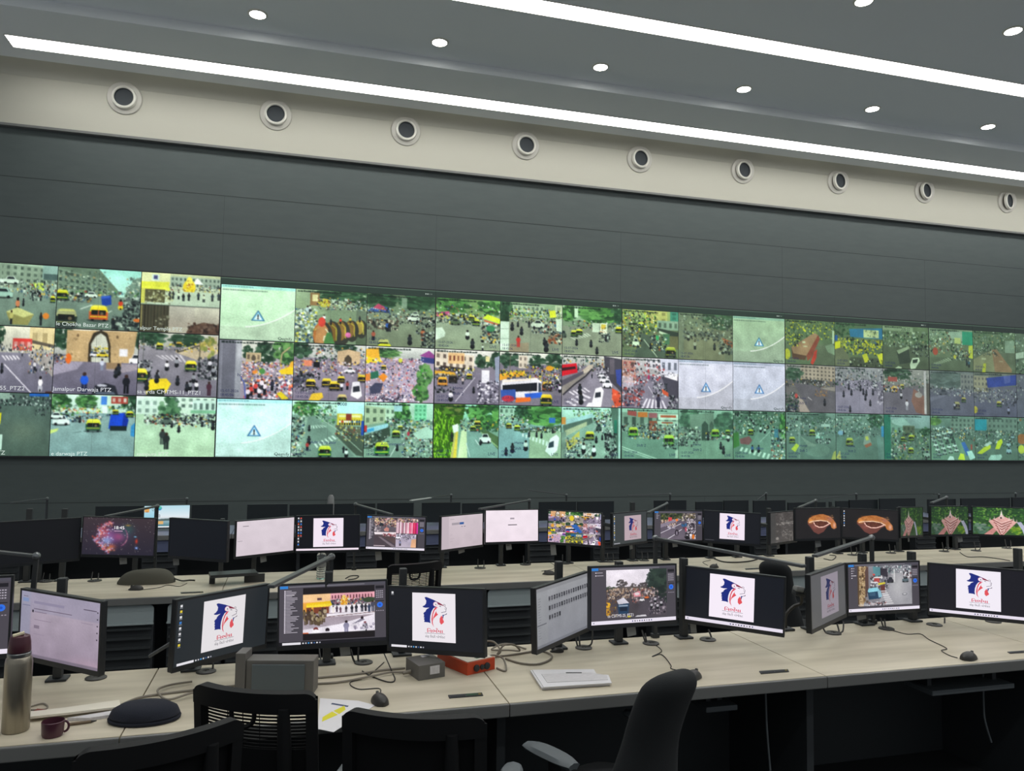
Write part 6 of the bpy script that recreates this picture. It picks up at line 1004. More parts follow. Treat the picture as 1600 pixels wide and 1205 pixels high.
Mo['1g'] = monitor((1.601, 3.436, 1.039, .134, .060, -.026), 'monitor showing a traffic jam with a blue bus, caption CSITMS-25', lambda S, w, h: (viewer(S, w, h, p_bus, (.17, .1, .89, .95), 5, 'light', 2), S.text('ce CSITMS-25_PTZ1', w * .185, h * .115, h * .075, 'e9e6ec', .0012, w * .3)), T1, D1B, group=G1, post=py1(967, 877, 3.68), paper=(.0, .05, .055))
Mo['1h'] = monitor((2.148, 3.450, .988, -.703, -.003, -.033), 'monitor with the brightest lion logo and a white taskbar, left of the webcam', logo_screen('12151d', 0, 'light', 1.0, 'f6ecf8', .25, .46, .12, .82), T1, D1B, group=G1, post=py1(1068, 872, 3.70), paper=(-.2, .03, .06))
Mo['1i'] = monitor((2.709, 3.448, .982, .552, .017, .007), 'steeply angled monitor with a dim greyed lion logo', logo_screen('515254', 0, None, .62, '8d8590', .28, .5, .12, .8), T1, D1B, group=G1, post=py1(1265, 870, 3.70))
Mo['1j'] = monitor((3.237, 3.652, .967, -.017, .008, .001), 'monitor showing a blue rickshaw by a zebra crossing', lambda S, w, h: (viewer(S, w, h, p_rickshaw, (.13, .11, .895, .95), 9, 'light', 5), S.text('e Darwaja CSITMS', w * .135, h * .12, h * .06, 'd9d9de', .0012, w * .26)), T1, D1B, group=G1, post=py1(1424, 862, 3.73), paper=(-.13, .06, .04))
Mo['1k'] = monitor((3.689, 3.458, .958, -.609, .029, -.022), 'black monitor with the lion logo, cut by the right picture edge', logo_screen('17161e', 0, 'light', 1.0, 'f2ecf6', .28, .46, .13, .82), T1, D1B, group=G1, post=py1(1590, 857, 3.72))
Mo['2a'] = monitor((at_y(126, 840, 6.24).x - .31 * math.cos(.46), 6.24 - .31 * math.sin(.46), 1.005, .46, 0, 0), 'switched off wide monitor at the left end of the middle row', off('0e0f12'), T2, D2B, w=.62, h=.31, group=G2)
Mo['2b'] = monitor((-1.183, 6.148, 1.022, -.146, -.03, -.03), 'monitor with a red and violet nebula and the time 18:45', c_nebula, T2, D2B, group=G2, bez=(.006, .006, .02), w=.5, paper=(.03, .05, .06))
Mo['2c'] = monitor((-.628, 5.922, 1.022, -.554, -.009, -.007), 'switched off black monitor right of the nebula monitor', off('0c0f16'), T2, D2B, group=G2, paper=(-.2, .05, .06))
Mo['2d'] = monitor((-.178, 6.345, .974, .491, -.014, .007), 'angled monitor with an empty pinkish white page, left of a lion logo', page('dcd0d8', 'd3c6cf', [(.1, .84, .2, .86, '8a8088'), (.02, .42, .1, .435, 'a59aa2')]), T2, D2B, group=G2, paper=(.0, .05, .06))
Mo['2e'] = monitor((.285, 6.191, 1.009, -.157, .019, .016), 'monitor with lion logo, icon columns and white taskbar, behind the water bottle', lambda S, w, h: (logo_screen('0f1016', 0, None, 1.0, 'f3e6f3', .27, .48, .1, .84)(S, w, h), icons(S, w * .02, h * .93, w * .022, h, 10, .0004, ('d9d9dc', '3a78d0', 'd95a3a', 'd9d9dc'), .085), icons(S, w * .06, h * .93, w * .022, h, 7, .0004, ('d9534a', 'd9d9dc', '3a78d0'), .085), S.rect(0, 0, w, h * .055, 'efe0ec', .0006)), T2, D2B, group=G2)
Mo['2f'] = monitor((.819, 6.245, .990, -.345, .034, -.010), 'monitor showing a street with a pink striped banner', lambda S, w, h: viewer(S, w, h, p_pink, (.13, .08, .88, .95), 15, 'light', 26), T2, D2B, group=G2, paper=(-.14, .05, .08))
Mo['2g'] = monitor((1.381, 6.309, .985, .558, .014, -.005), 'angled monitor with a pale page, side column and one blue button', page('d0c2c9', 'c5b6be', [(.24, .72, .43, .79, 'a39aa2'), (.43, .72, .53, .79, '2f5a9a'), (.47, .645, .5, .66, '4a4450'), (.53, .645, .57, .66, '4a4450'), (.2, .9, .3, .91, '9a9098'), (.2, .42, .26, .425, '9a9098'), (.2, .3, .3, .305, '9a9098'), (.2, .22, .27, .225, '9a9098')], (.17, 'c0b2ba')), T2, D2B, group=G2, paper=(.02, .07, .04))
Mo['2h'] = monitor((1.820, 6.343, 1.017, .082, .050, -.008), 'monitor with a bright blank page and one short dark bar', page('f3e6ef', 'efe0ea', [(.46, .71, .54, .76, 'a59aa5'), (.43, .64, .57, .643, 'c9bcc6'), (.42, .52, .59, .545, '2f2a30')]), T2, D2B, group=G2, paper=(-.02, .05, .06))
Mo['2i'] = monitor((2.307, 6.143, 1.014, -.727, .035, .005), 'monitor showing a grid of nine small street pictures', c_nine, T2, D2B, group=G2, paper=(-.2, .05, .1))
Mo['2j'] = monitor((2.864, 6.239, .992, .482, .017, -.005), 'angled monitor with a dim lion logo on dark grey and an icon column', logo_screen('3a3f40', 11, 'stub', .86, 'b9a4ac', .33, .5, .1, .8, .075), T2, D2B, group=G2, paper=(.05, .04, .05))
Mo['2k'] = monitor((3.401, 6.368, .983, -.031, .027, -.016), 'monitor showing a rainy road with an orange figure', lambda S, w, h: viewer(S, w, h, p_rain, (.13, .04, .86, .93), 18, None, 4), T2, D2B, group=G2, paper=(-.02, .05, .05))
Mo['2l'] = monitor((3.773, 6.082, .995, -.585, .014, -.018), 'black monitor with a white lion logo card and no taskbar', lambda S, w, h: (logo_screen('16181e', 0, None, 1.0, 'f3e6f3', .28, .45, .1, .86)(S, w, h), S.rect(w * .02, h * .03, w * .18, h * .05, '4a4a50', .0004)), T2, D2B, group=G2)
Mo['2m'] = monitor((4.265, 6.023, .997, .476, .013, -.020), 'dim monitor with a grey stone building, left of the glowing ring pictures', c_ruin, T2, D2B, group=G2, paper=(-.05, .05, .05))
Mo['2n'] = monitor((4.535, 5.903, 1.037, .021, .000, -.003), 'left of two monitors with a glowing orange ring', ringpic(0), T2, D2B, group=G2, paper=(.02, .06, .07))
Mo['2o'] = monitor((5.221, 6.057, 1.001, -.575, .022, -.008), 'right of two monitors with a glowing orange ring, beside an icon column', ringpic(1), T2, D2B, group=G2, paper=(-.22, .025, .1))
Mo['2p'] = monitor((5.696, 6.054, 1.015, .363, .007, -.042), 'narrow looking temple monitor, leftmost of three with a pink stepped temple', temple(.36, .72, .8), T2, D2B, w=.44, group=G2, paper=(.0, .03, .05))
Mo['2q'] = monitor((6.093, 6.003, 1.024, .074, -.004, -.020), 'middle one of three monitors with a pink stepped temple', temple(.52, .78), T2, D2B, group=G2, paper=(.17, .06, .07))
Mo['2r'] = monitor((6.716, 6.023, 1.003, -.455, -.009, -.004), 'brightest temple picture, rightmost of three with a pink stepped temple', temple(.55, 1.02), T2, D2B, group=G2)
# rear row: mostly switched off
rear = [(149, 224, 791, 'black rear monitor above the left half of the nebula monitor', None), (224.5, 243, 790, None, 'icons'), (245, 298, 789, None, 'pale'), (299, 357, 788.5, 'black rear monitor just right of the lit desktop monitors', None),
        (386, 450, 788, 'black rear monitor above the pinkish white page monitor', None), (452, 521, 788, 'black rear monitor above the lion logo with the bottle', None), (522, 587, 787, 'black rear monitor left of the pink banner monitor top', None), (589, 647, 786, 'black rear monitor above the pink banner monitor', None), (659, 720, 785.5, 'black rear monitor above the gap right of the pink banner monitor', None),
        (722, 790, 786, 'black rear monitor behind the long lamp bar over the blank page', None), (842, 901, 784, 'black rear monitor above the left half of the nine picture monitor', None), (902, 960, 783.5, 'black rear monitor above the right half of the nine picture monitor', None),
        (1022, 1073, 782, 'black rear monitor above the rainy road monitor', None), (1087, 1130, 784, 'black rear monitor above the left of the logo card monitor', None), (1131, 1170, 782, 'narrow black rear monitor above the logo card monitor', None), (1177, 1228, 782, 'black rear monitor above the grey building monitor', None), (1231, 1291, 785, 'low black rear monitor above the left ring monitor', None),
        (1306, 1326, 783, 'narrow black rear monitor between the two ring monitors', None), (1327, 1372, 781, 'black rear monitor above the right ring monitor', None), (1374, 1431, 779, 'tall black rear monitor above the leftmost temple monitor', None), (1450, 1494, 780, 'black rear monitor above the middle temple monitor', None), (1501, 1579, 778.5, 'wide black rear monitor above the brightest temple picture', None), (1581, 1640, 777, 'black rear monitor at the right picture edge', None)]
def c_icons3(S, w, h):
    P = Pic(24, 40, 3); P.vg(0, 1, 'bfe0ea', '7ac0dc'); P.po([(0, .8), (.6, .66), (1, .8), (1, 1), (0, 1)], '2a7ab0'); P.rc(.05, .1, .5, .3, 'e0a860'); P.rc(.2, .26, .36, .3, '9a5a3a'); P.el(.85, .18, .1, .07, '4a7a8a').el(.85, .18, .06, .04, 'cfe6ea'); P.el(.4, .72, .3, .14, '3a9ad0'); S.grid(P.out(), 0, 0, w, h)
def c_pale3(S, w, h):
    P = Pic(60, 44, 3); P.vg(0, .5, 'b5dbe8', 'dfeaf0'); P.vg(.5, 1, 'e6eaee', '2f6a78'); P.vg(.62, .7, '8a9aa0', '5a8a90'); P.po([(0, .62), (.4, .58), (.8, .66), (0, .7)], '5a6a6a'); P.el(.07, .13, .07, .1, '2a8ac0').el(.09, .1, .04, .06, '5ac0a0'); P.rc(.03, .42, .1, .52, '5a6a78').rc(.04, .44, .09, .5, 'e0e6ea'); P.rc(.02, .7, .2, .84, 'dcb070'); P.rc(0, .93, 1, 1, 'e9f0f4'); S.grid(P.out(), 0, 0, w, h)
for x0, x1, ty, lb, kind in rear:
    y = 9.26 + (.05 if x1 - x0 < 50 and not kind else 0); a, b = at_y(x0, ty, y), at_y(x1, ty, y); w = (b.x - a.x); ztop = (a.z + b.z) / 2; h = min(.235 if not kind else .262, ztop - T3 - .02)
    lb = lb or ('lit narrow rear monitor with large folder icons' if kind == 'icons' else 'lit rear monitor with a pale blue landscape desktop')
    monitor(((a.x + b.x) / 2, y, ztop - h / 2, .02, .0, 0), lb, c_icons3 if kind == 'icons' else c_pale3 if kind == 'pale' else off('0c1112'), T3, D3B, w=w - .006, h=h, group=G3, bez=(.006, .006, .012))
# ------------------------------------------------------------------ slim task lamps clamped along the backs of the desks
def lamp(label, joint, end, y, zd, foot=None, flat=True, ljoint=True, mt='lampbar', bright=None, ww=.028, grp=None, stem_r=.009, clamp_y=None):
    j = at_y(joint[0], joint[1], y)
    e = at_z(end[0], end[1], j.z) if flat else at_y(end[0], end[1], y)
    d = e - j
    if d.length > .95: e = j + d * (.95 / d.length) if flat else e
    f = Vector((j.x, y, zd)) if foot is None else at_y(foot[0], foot[1], y); f.z = zd
    t = thing('task_lamp', f, label, 'desk lamp', grp)
    obj('stem', MB().bar(f, j - Vector((0, 0, .012)), stem_r * 2, stem_r * 2, up=(0, 1, 0)), MAT['pole'], t)
    obj('clamp', MB().bx(f.x - .02, f.x + .02, f.y - .014, f.y + .02, zd + .0004, zd + .022, .004), MAT['pole'], t)
    if ljoint: obj('joint', MB().lathe([(0, -.016), (.013, -.014), (.017, 0), (.013, .014), (0, .016)], j, 14, Matrix.Rotation(PI / 2, 4, 'X')), MAT['chrome'], t)
    if bright:
        k = e + (j - e) * bright
        obj('bar', MB().bar(j, k, .012, .01), MAT['lampbar'], t); obj('light_head', MB().bar(k, e, ww, .012), MAT['lampwhite'], t)
    else:
        obj('bar', MB().bar(j, e, ww, .013, bev=.003), MAT[mt], t)
    return t
g1, g2, g3 = 'task lamps of the front desk', 'task lamps of the middle desk', 'task lamps of the rear desk'
yl = 3.735
lamp('grey lamp bar reaching left in front of the water bottle, above the procession monitor', (518, 870), (423, 917), yl, T1, grp=g1)
lamp('long grey lamp bar crossing from the rainy road monitor down to the webcam', (1024, 841), (1288, 891), yl, T1, grp=g1)
lamp('long grey lamp bar rising right over the gap above the webcam towards the ring monitors', (1362, 840), (1187, 897), yl, T1, grp=g1)
lamp('lamp at the far left edge with a round chrome joint and slanted stem', (57, 869), (-10, 862), 3.72, T1, foot=(44, 950), flat=False, grp=g1)
lamp('short lamp bar end poking out left of the tilted logo monitor', (272, 1002), (233, 1026), 3.74, T1, flat=False, ljoint=False, grp=g1, stem_r=.006)
y2 = 6.672
lamp('thin lamp bar slanting over the nebula monitor', (246, 791), (165, 807), y2, T2, grp=g2)
lamp('thin lamp bar sloping down to the pink banner monitor', (555.6, 788), (612, 804), y2, T2, grp=g2)
lamp('long lamp bar over the pale page and the blank bright page', (827, 782), (678, 808), y2, T2, grp=g2)
lamp('short lamp bar left of the rainy road monitor top', (1042, 787), (1011, 802), y2, T2, grp=g2)
lamp('lamp bar rising above the grey building monitor', (1274.6, 782), (1239, 797), y2, T2, grp=g2)
lamp('lamp bar above the two left temple monitors', (1479, 777), (1440, 791.5), y2, T2, grp=g2)
y3 = 9.585
lamp('thin dark lamp on a tall post against the wall at far left', (74, 779), (16, 786), y3, T3, grp=g3, ww=.015)
lamp('thin dark lamp bar above the lit desktop monitors', (292, 779.5), (226, 782.5), y3, T3, flat=False, grp=g3, ww=.012)
lamp('rear lamp with a pale glowing looking head above the pink banner monitor', (705, 773.5), (621, 785), y3, T3, grp=g3, bright=.47)
lamp('bent thin lamp arm standing out against the wall above the nine picture monitor', (885, 773.5), (826, 766), y3, T3, flat=False, grp=g3, ww=.012)
lamp('thin rear lamp bar above the rainy road monitor', (1047, 772), (981, 774.5), y3, T3, flat=False, grp=g3, ww=.012)
lamp('short rear lamp with its bar falling left, above the grey building monitor', (1197, 771), (1184, 781), y3, T3, flat=False, grp=g3, ww=.015)
lamp('thin rear lamp bar above the right ring monitor', (1338, 772), (1280, 780), y3, T3, flat=False, grp=g3, ww=.012)
lamp('small rear lamp post with two bright screws above the middle temple monitor', (1467, 773), (1459, 772), y3, T3, flat=False, grp=g3, ww=.015)
lamp('small rear lamp post near the right picture edge', (1587, 771), (1594, 771), y3, T3, flat=False, grp=g3, ww=.015)
# bare mounting columns that carry no monitor of their own
def column(px, top, y, zd, label, w=.034):
    p = at_y(px, top, y); t = thing('mounting_column', (p.x, y, zd), label, 'column', 'bare monitor columns')
    obj('column', MB().bx(p.x - w / 2, p.x + w / 2, y - .02, y + .02, zd + .0105, p.z, .004), MAT['pole'], t)
    obj('base', MB().bx(p.x - .045, p.x + .045, y - .045, y + .03, zd + .0004, zd + .0104, .003), MAT['black'], t)
column(1347, 865, 3.735, T1, 'bare black column left behind the blue rickshaw street monitor')
column(630, 888, 3.735, T1, 'bare black column in front of the middle row mesh chair')
column(47, 795, 6.655, T2, 'bare column above the wide switched off monitor, left of two', .04)
column(102, 795, 6.655, T2, 'bare column above the wide switched off monitor, right of two', .04)
column(988, 785, 6.655, T2, 'bare column behind the dim logo monitor of the middle row', .04)
# grommets with the monitor leads going down through the desk
def spline(pts, n=6):
    P = [Vector(p) for p in pts]; out = []
    for i in range(len(P) - 1):
        a, b, c, d = P[max(i - 1, 0)], P[i], P[i + 1], P[min(i + 2, len(P) - 1)]
        for k in range(n):
            t = k / n; out.append(.5 * ((2 * b) + (c - a) * t + (2 * a - 5 * b + 4 * c - d) * t * t + (3 * b - a - 3 * c + d) * t ** 3))
    return out + [P[-1]]
def grommet(px, py, z, label, ups, grp, r=.042):
    p = at_z(px, py, z); t = thing('cable_grommet', p, label, 'grommet', grp)
    obj('ring', MB().lathe([(0, .0004), (r, .0004), (r, .004), (r * .9, .007), (r * .35, .007), (r * .3, .004), (0, .004)], p, 26), MAT['mouse'], t)
    for k, (ux, uy) in enumerate(ups):
        q = at_y(ux, uy, p.y + .05); mid = (p + q) / 2 + Vector((.012 * (1 if ux > px else -1), -.015, -.02))
        obj('lead', MB().tube(spline([p + Vector((.006 * (k - 1), 0, .004)), mid, q]), .0045, 6), MAT['cable_dark'], t)
gg1 = 'grommets of the front desk'; gg2 = 'grommets of the middle desk'
for px, py, lb, ups in ((150, 1060, 'round black grommet at the lower right corner of the lilac mail monitor', ()), (322, 1050, 'round black grommet under the tilted logo monitor with icons', ((333, 1030),)), (568, 1036, 'round grommet between the procession monitor and the grey metal box', ((548, 1015), (560, 1012))),
        (912, 1013, 'round grommet with three leads under the file thumbnails monitor', ((899, 995), (905, 994), (926, 984))), (1017, 1006, 'round grommet under the right half of the bus traffic monitor', ((1008, 990), (1003, 985))), (1106, 1000, 'round grommet with one upright lead under the brightest logo monitor', ((1107, 984),)),
        (1302, 990, 'round grommet with looping leads under the greyed logo monitor', ((1285, 980), (1318, 972), (1308, 975))), (1385, 983, 'round grommet under the blue rickshaw monitor, source of the long mouse cable', ((1376, 966), (1382, 968))), (1460, 977, 'round grommet under the left corner of the logo monitor at right edge', ((1476, 966),)), (1552, 972, 'round grommet under the middle of the logo monitor at right edge', ((1540, 968),))):
    grommet(px, py, T1, lb, ups, gg1)
for px, py, lb in ((72, 909, 'small grommet left of the olive cushion, first of two'), (148, 908, 'small grommet left of the olive cushion, nearer to it'), (750, 888, 'small grommet under the pale page monitor'), (821, 882.5, 'small grommet under the blank bright monitor'), (882, 881, 'small grommet under the left of the nine picture monitor'), (952, 878, 'small grommet under the dim logo monitor, left one'), (1006, 876, 'small grommet under the dim logo monitor, right one'), (1332, 867.6, 'small grommet under the ring monitors, left one'), (1392, 864.5, 'small grommet under the ring monitors, right one'), (1475, 862, 'small grommet between the left and middle temple monitors'), (1525, 861, 'small grommet between the middle and right temple monitors'), (1573, 857, 'small grommet under the brightest temple monitor')):
    grommet(px, py, T2, lb, ((px - 3, py - 14), (px + 6, py - 12)), gg2, .05)
# ------------------------------------------------------------------ swivel chairs
def chair_base(t, seat_z=.47, seat_w=.44):
    m = MB(); n = 9
    rows = []
    for i in range(n):
        y = -.23 + .47 * i / (n - 1); row = []
        for j in range(n):
            x = -seat_w / 2 + seat_w * j / (n - 1); ex = abs(2 * j / (n - 1) - 1); ey = abs(2 * i / (n - 1) - 1)
            cut = max(0, (ex ** 4 + ey ** 4) - 1) * .03
            row.append((x * (1 - cut * 1.5), (y - .0) * (1 - cut * 1.5), seat_z - .03 * ex ** 4 - .03 * ey ** 6 - (.05 * max(0, (i - 6) / 2) ** 2 if i > 6 else 0)))
        rows.append(row)
    obj('seat', m.grid(rows, .06), MAT['fabric'], t, True)
    obj('mechanism', MB().bx(-.1, .1, -.12, .1, seat_z - .13, seat_z - .065, .01), MAT['black'], t, True)
    obj('gas_column', MB().lathe([(.028, .1), (.028, .22), (.02, .22), (.02, seat_z - .13)], (0, 0, 0), 16), MAT['black'], t, True)
    for k in range(5):
        a = 2 * PI * k / 5 + .3; c, s = math.cos(a), math.sin(a)
        l = obj('leg', MB().bar((c * .02, s * .02, .11), (c * .26, s * .26, .075), .045, .03, bev=.006), MAT['chair'], t, True)
        M = Matrix.Translation((c * .26, s * .26, .03)) @ Matrix.Rotation(a, 4, 'Z') @ Matrix.Rotation(PI / 2, 4, 'Y')
        obj('caster', MB().lathe([(0, -.02), (.026, -.02), (.03, -.012), (.03, .012), (.026, .02), (0, .02)], (0, 0, 0), 14, M), MAT['black'], l, True)
def arm(t, s, pad='armpad', z=.67):
    x = s * .275
    m = MB().bar((s * .2, -.03, .43), (x, -.03, .43), .05, .025); m.bar((x, -.03, .425), (x, -.03, z - .03), .045, .022, up=(0, 1, 0))
    a = obj('arm_post', m, MAT['chair'], t, True)
    m = MB(); rows = []
    for i in range(8):
        y = -.13 + .25 * i / 7; e = abs(2 * i / 7 - 1); w = .042 * (1 - .35 * e ** 3)
        rows.append([(x - w, y, z - .018), (x - w * .75, y, z - .003 - .01 * e ** 3), (x, y, z - .008 * e ** 3), (x + w * .75, y, z - .003 - .01 * e ** 3), (x + w, y, z - .018)])
    obj('arm_pad', m.grid(rows, .022), MAT[pad], a, True)
def back_pt(x, z, w=.215):
    """curved backrest surface: wings forward, slight lean back with height"""
    return (x, -.235 - .09 * (z - .5) + .05 * (x / w) ** 2, z)
def mesh_chair(label, group, see=True, arms=True):
    t = thing('mesh_chair', (0, 0, 0), label, 'chair', group)
    chair_base(t)
    W = .215
    def band(x0, x1, z0, z1, th, nx=14, nz=3, rt=0.0, rb=0.0):
        rows = []
        for i in range(nz + 1):
            z = z1 + (z0 - z1) * i / nz; row = []
            for j in range(nx + 1):
                x = x0 + (x1 - x0) * j / nx; zz = z
                if rt and i == 0:                                    # rounded upper corners
                    ex = max(0, abs(x) - (W - rt)); zz = z - (rt - math.sqrt(max(rt * rt - ex * ex, 0)))
                row.append(back_pt(x, zz))
            rows.append(row)
        return rows
    # frame: top rail, two sides; thick plastic
    m = MB(); m.grid(band(-W, W, .884, .95, .03, 60, 3, .04), .032)
    m.grid(band(-W, -W + .035, .5, .886, .03, 2, 10), .03); m.grid(band(W - .035, W, .5, .886, .03, 2, 10), .03); m.grid(band(-W, W, .48, .53, .03, 14, 2), .03)
    obj('back_frame', m, MAT['chair'], t, True)
    m = MB()
    if see:
        n = 12
        for k in range(n):
            z = .757 + (.883 - .757) * k / (n - 1); m.grid(band(-W + .03, W - .03, z - .0028, z + .0028, 0, 12, 1), .004)
        for x in (-.09, -.03, .03, .09): m.grid(band(x - .0008, x + .0008, .757, .883, 0, 1, 6), .003)
        m.grid(band(-W + .03, W - .03, .525, .757, 0, 14, 6), .012)
    else:
        m.grid(band(-W + .03, W - .03, .525, .888, 0, 14, 8), .012)
    obj('back_mesh', m, MAT['mesh'], t, True)
    if see:
        pts = []
        for k in range(15):
            a = PI * k / 14; x = .042 * math.cos(a); z = .885 - .055 * math.sin(a) ** .6 if 0 < k < 14 else .89; p = back_pt(x, z); pts.append((p[0] - .02, p[1] - .02, p[2]))
        obj('hanger_loop', MB().tube(pts, .008, 8), MAT['chair'], t, True)
    q = [back_pt(.125, z) for z in (.9, .82, .74, .62, .5)]
    m = MB().tube([(p[0] - .0 * i, p[1] - .03, p[2]) for i, p in enumerate(q)] + [(.05, -.17, .4), (.0, -.06, .39)], [.018, .022, .024, .022, .02, .02, .02], 10)
    obj('spine', m, MAT['chair'], t, True)
    if arms:
        arm(t, -1); arm(t, 1)
    return t
def place(t, tl, tr, z, fl, tpl=None):
    """put a chair so that its top rail runs from picture point tl to tr at height z"""
    a, b = at_z(*tl, z), at_z(*tr, z); rz = math.atan2(b.y - a.y, b.x - a.x); c = (a + b) / 2
    o = Vector((0, -.235 - .09 * .45 + .02, 0)); o.rotate(Euler((0, 0, rz)))
    return (c.x - o.x, c.y - o.y, fl), rz
gc = 'black mesh chairs'
c1 = mesh_chair('black mesh chair with see-through slatted back, in front of the grey box file', gc, True, False)
c1.location, rz = place(c1, (305, 1066), (492, 1082), .95, F1); c1.rotation_euler = (0, 0, rz)
loc, rz = place(None, (603, 879), (694, 871), .86, F2); dup(c1, loc, rz, 'black mesh chair with slatted back, standing in front of the middle desk')
cs = mesh_chair('solid backed black chair with arms at the bottom, right of the yellow marked sheet', gc, False)
cs.location, rz = place(cs, (540, 1107), (755, 1118), .95, F1); cs.rotation_euler = (0, 0, rz)
c2 = mesh_chair('-', gc, False, False)
loc, rz = place(None, (133, 1172), (368, 1121), .95, F1); c2.location = loc; c2.rotation_euler = (0, 0, rz); c2['label'] = 'solid backed black chair at the bottom left, its top edge rising to the right'
dup(c2, (-2.32, 5.66, F2), .5, 'black chair at the far left by the middle desk, mostly behind the left monitors')
# upholstered chair turned sideways
def soft_chair(label, group):
    t = thing('fabric_chair', (0, 0, 0), label, 'chair', group)
    chair_base(t, .47, .45)
    m = MB(); rows = []; n = 18
    ks = [0, .004, .014, .03, .052, .08, .115, .155, .2, .27, .34, .42, .5, .58, .66, .74, .82, .9, 1]
    for k in ks:
        z = .975 - .5 * k; q = min(1, k / .15); f = math.sqrt(max(0, 1 - (1 - q) ** 2))
        w = (.12 + .004 * k + .08 * max(0, (k - .5) / .5) ** 1.5) * (.3 + .7 * f) * (1 - .12 * max(0, (k - .75) / .25))
        y0 = -.235 - .28 * (z - .5) + .035 * math.sin(PI * k)
        th = .004 + .066 * f
        row = []
        for j in range(25):
            a = 2 * PI * j / 24; c, s = math.cos(a), math.sin(a)
            row.append((w * math.copysign(abs(c) ** .75, c), y0 + th * math.copysign(abs(s) ** .85, s) + .05 * (c * w / .2) ** 2, z))
        rows.append(row)
    V = [p for r_ in rows for p in r_]; Cn = 25
    F = [(i * Cn + j, i * Cn + j + 1, (i + 1) * Cn + j + 1, (i + 1) * Cn + j) for i in range(n) for j in range(24)] + [tuple(range(24)), tuple(n * Cn + j for j in range(24))][::1]
    m.add(V, F, True); obj('backrest', m, MAT['fabric'], t, True)
    obj('back_stem', MB().bar((0, -.25, .5), (0, -.1, .38), .06, .025), MAT['chair'], t, True)
    arm(t, -1, z=.66); arm(t, 1, z=.66)
    return t
c4 = soft_chair('charcoal fabric chair standing sideways at the front desk, grey arm pads', 'charcoal fabric chairs')
p = at_z(1060, 1050, .975); rz4 = math.radians(24)
o = Vector((0, -.37, 0)); o.rotate(Euler((0, 0, rz4))); c4.location = (p.x - o.x, p.y - o.y, F1); c4.rotation_euler = (0, 0, rz4)
p = at_z(1212, 862, .93); o = Vector((0, -.30, 0)); o.rotate(Euler((0, 0, -.9))); dup(c4, (p.x - o.x, p.y - o.y, F2), -.9, 'dark chair back leaning at the middle desk, behind the crossing lamp bars')
# ------------------------------------------------------------------ things on the front desk
def P1(x, y, dz=0.0): p = at_z(x, y, T1); p.z = T1 + dz; return p
def P2(x, y, dz=0.0): p = at_z(x, y, T2); p.z = T2 + dz; return p
def slab(pts, h0, h1, f=P1):
    lo = [f(*p, h0) for p in pts]; return MB().prism(lo, (0, 0, h1 - h0))
# steel flask
c = P1(24, 1142); t = thing('steel_flask', c, 'brushed steel vacuum flask with maroon lid at the left edge', 'flask')
obj('body', MB().lathe([(0, .0005), (.040, .0005), (.043, .006), (.043, .235), (.040, .25), (.036, .256)], c, 32), MAT['steel'], t)
obj('collar', MB().lathe([(.0365, .2562), (.0375, .259), (.0375, .268), (.034, .271)], c, 32), MAT['chrome'], t)
lid = obj('lid', MB().lathe([(.034, .2712), (.036, .274), (.034, .305), (.030, .325), (.02, .33), (0, .331)], c, 28), MAT['maroon'], t)
obj('lid_tab', MB().box((c.x - .002, c.y - .012, c.z + .334), (.036, .018, .008), Matrix.Rotation(.35, 4, 'Z') @ Matrix.Rotation(-.2, 4, 'Y'), .002), MAT['cream2'], lid)
# papers, cup, pen, notebook, cap
t = tag(obj('folded_paper', slab([(43, 1129.5), (43, 1121), (95, 1115), (186, 1102), (188.5, 1112.5), (110, 1122)], .012, .02), MAT['papercream']), 'long folded white paper lying between flask and navy cap', 'paper')
tag(obj('loose_sheet', slab([(105, 1127), (187, 1113.5), (186, 1120), (160, 1124), (140, 1127)], .0008, .0115), MAT['paper2']), 'small crumpled sheet under the folded paper, beside the pen', 'paper')
tag(obj('notebook', slab([(44, 1121), (58, 1112), (79, 1114), (70, 1120.5)], .0008, .011), MAT['redbrown']), 'red brown notebook corner behind the folded paper', 'notebook')
c = P1(82, 1150); t = thing('maroon_cup', c, 'small maroon cup in front of the folded paper', 'cup')
obj('body', MB().lathe([(0, .0005), (.030, .0005), (.034, .01), (.036, .05), (.034, .052), (.032, .012), (0, .008)], c, 28), MAT['maroonglass'], t)
obj('handle', MB().tube([c + Vector((.034 + .014 * math.sin(a), .004, .028 + .018 * math.cos(a))) for a in np.linspace(0, PI, 9)], .004, 8), MAT['maroonglass'], t)
a, b = P1(106, 1135, .006), P1(151, 1129, .006); t = thing('pen', (a + b) / 2 - Vector((0, 0, .006)), 'dark brown pen lying right of the maroon cup', 'pen')
obj('barrel', MB().tube([a, a + (b - a) * .8], .0052, 10), MAT['brown'], t); obj('tip', MB().tube([a + (b - a) * .8, b], [.005, .0012], 10), MAT['mouse'], t)
c = P1(226, 1124); t = thing('navy_cap', c, 'navy blue cloth cap lying near the front edge of the desk', 'cap')
M = Matrix.Translation(c) @ Matrix.Rotation(-.15, 4, 'Z') @ Matrix.Diagonal((1.28, .9, 1, 1))
obj('crown', MB().lathe([(0, .0006), (.07, .0006), (.088, .006), (.095, .02), (.088, .04), (.066, .055), (.03, .06), (0, .0605)], (0, 0, 0), 28).xf(M), MAT['navy'], t)
obj('band', MB().lathe([(.086, .0008), (.0975, .0035), (.0985, .011), (.0955, .0135)], (0, 0, 0), 28).xf(M), MAT['navy'], t)
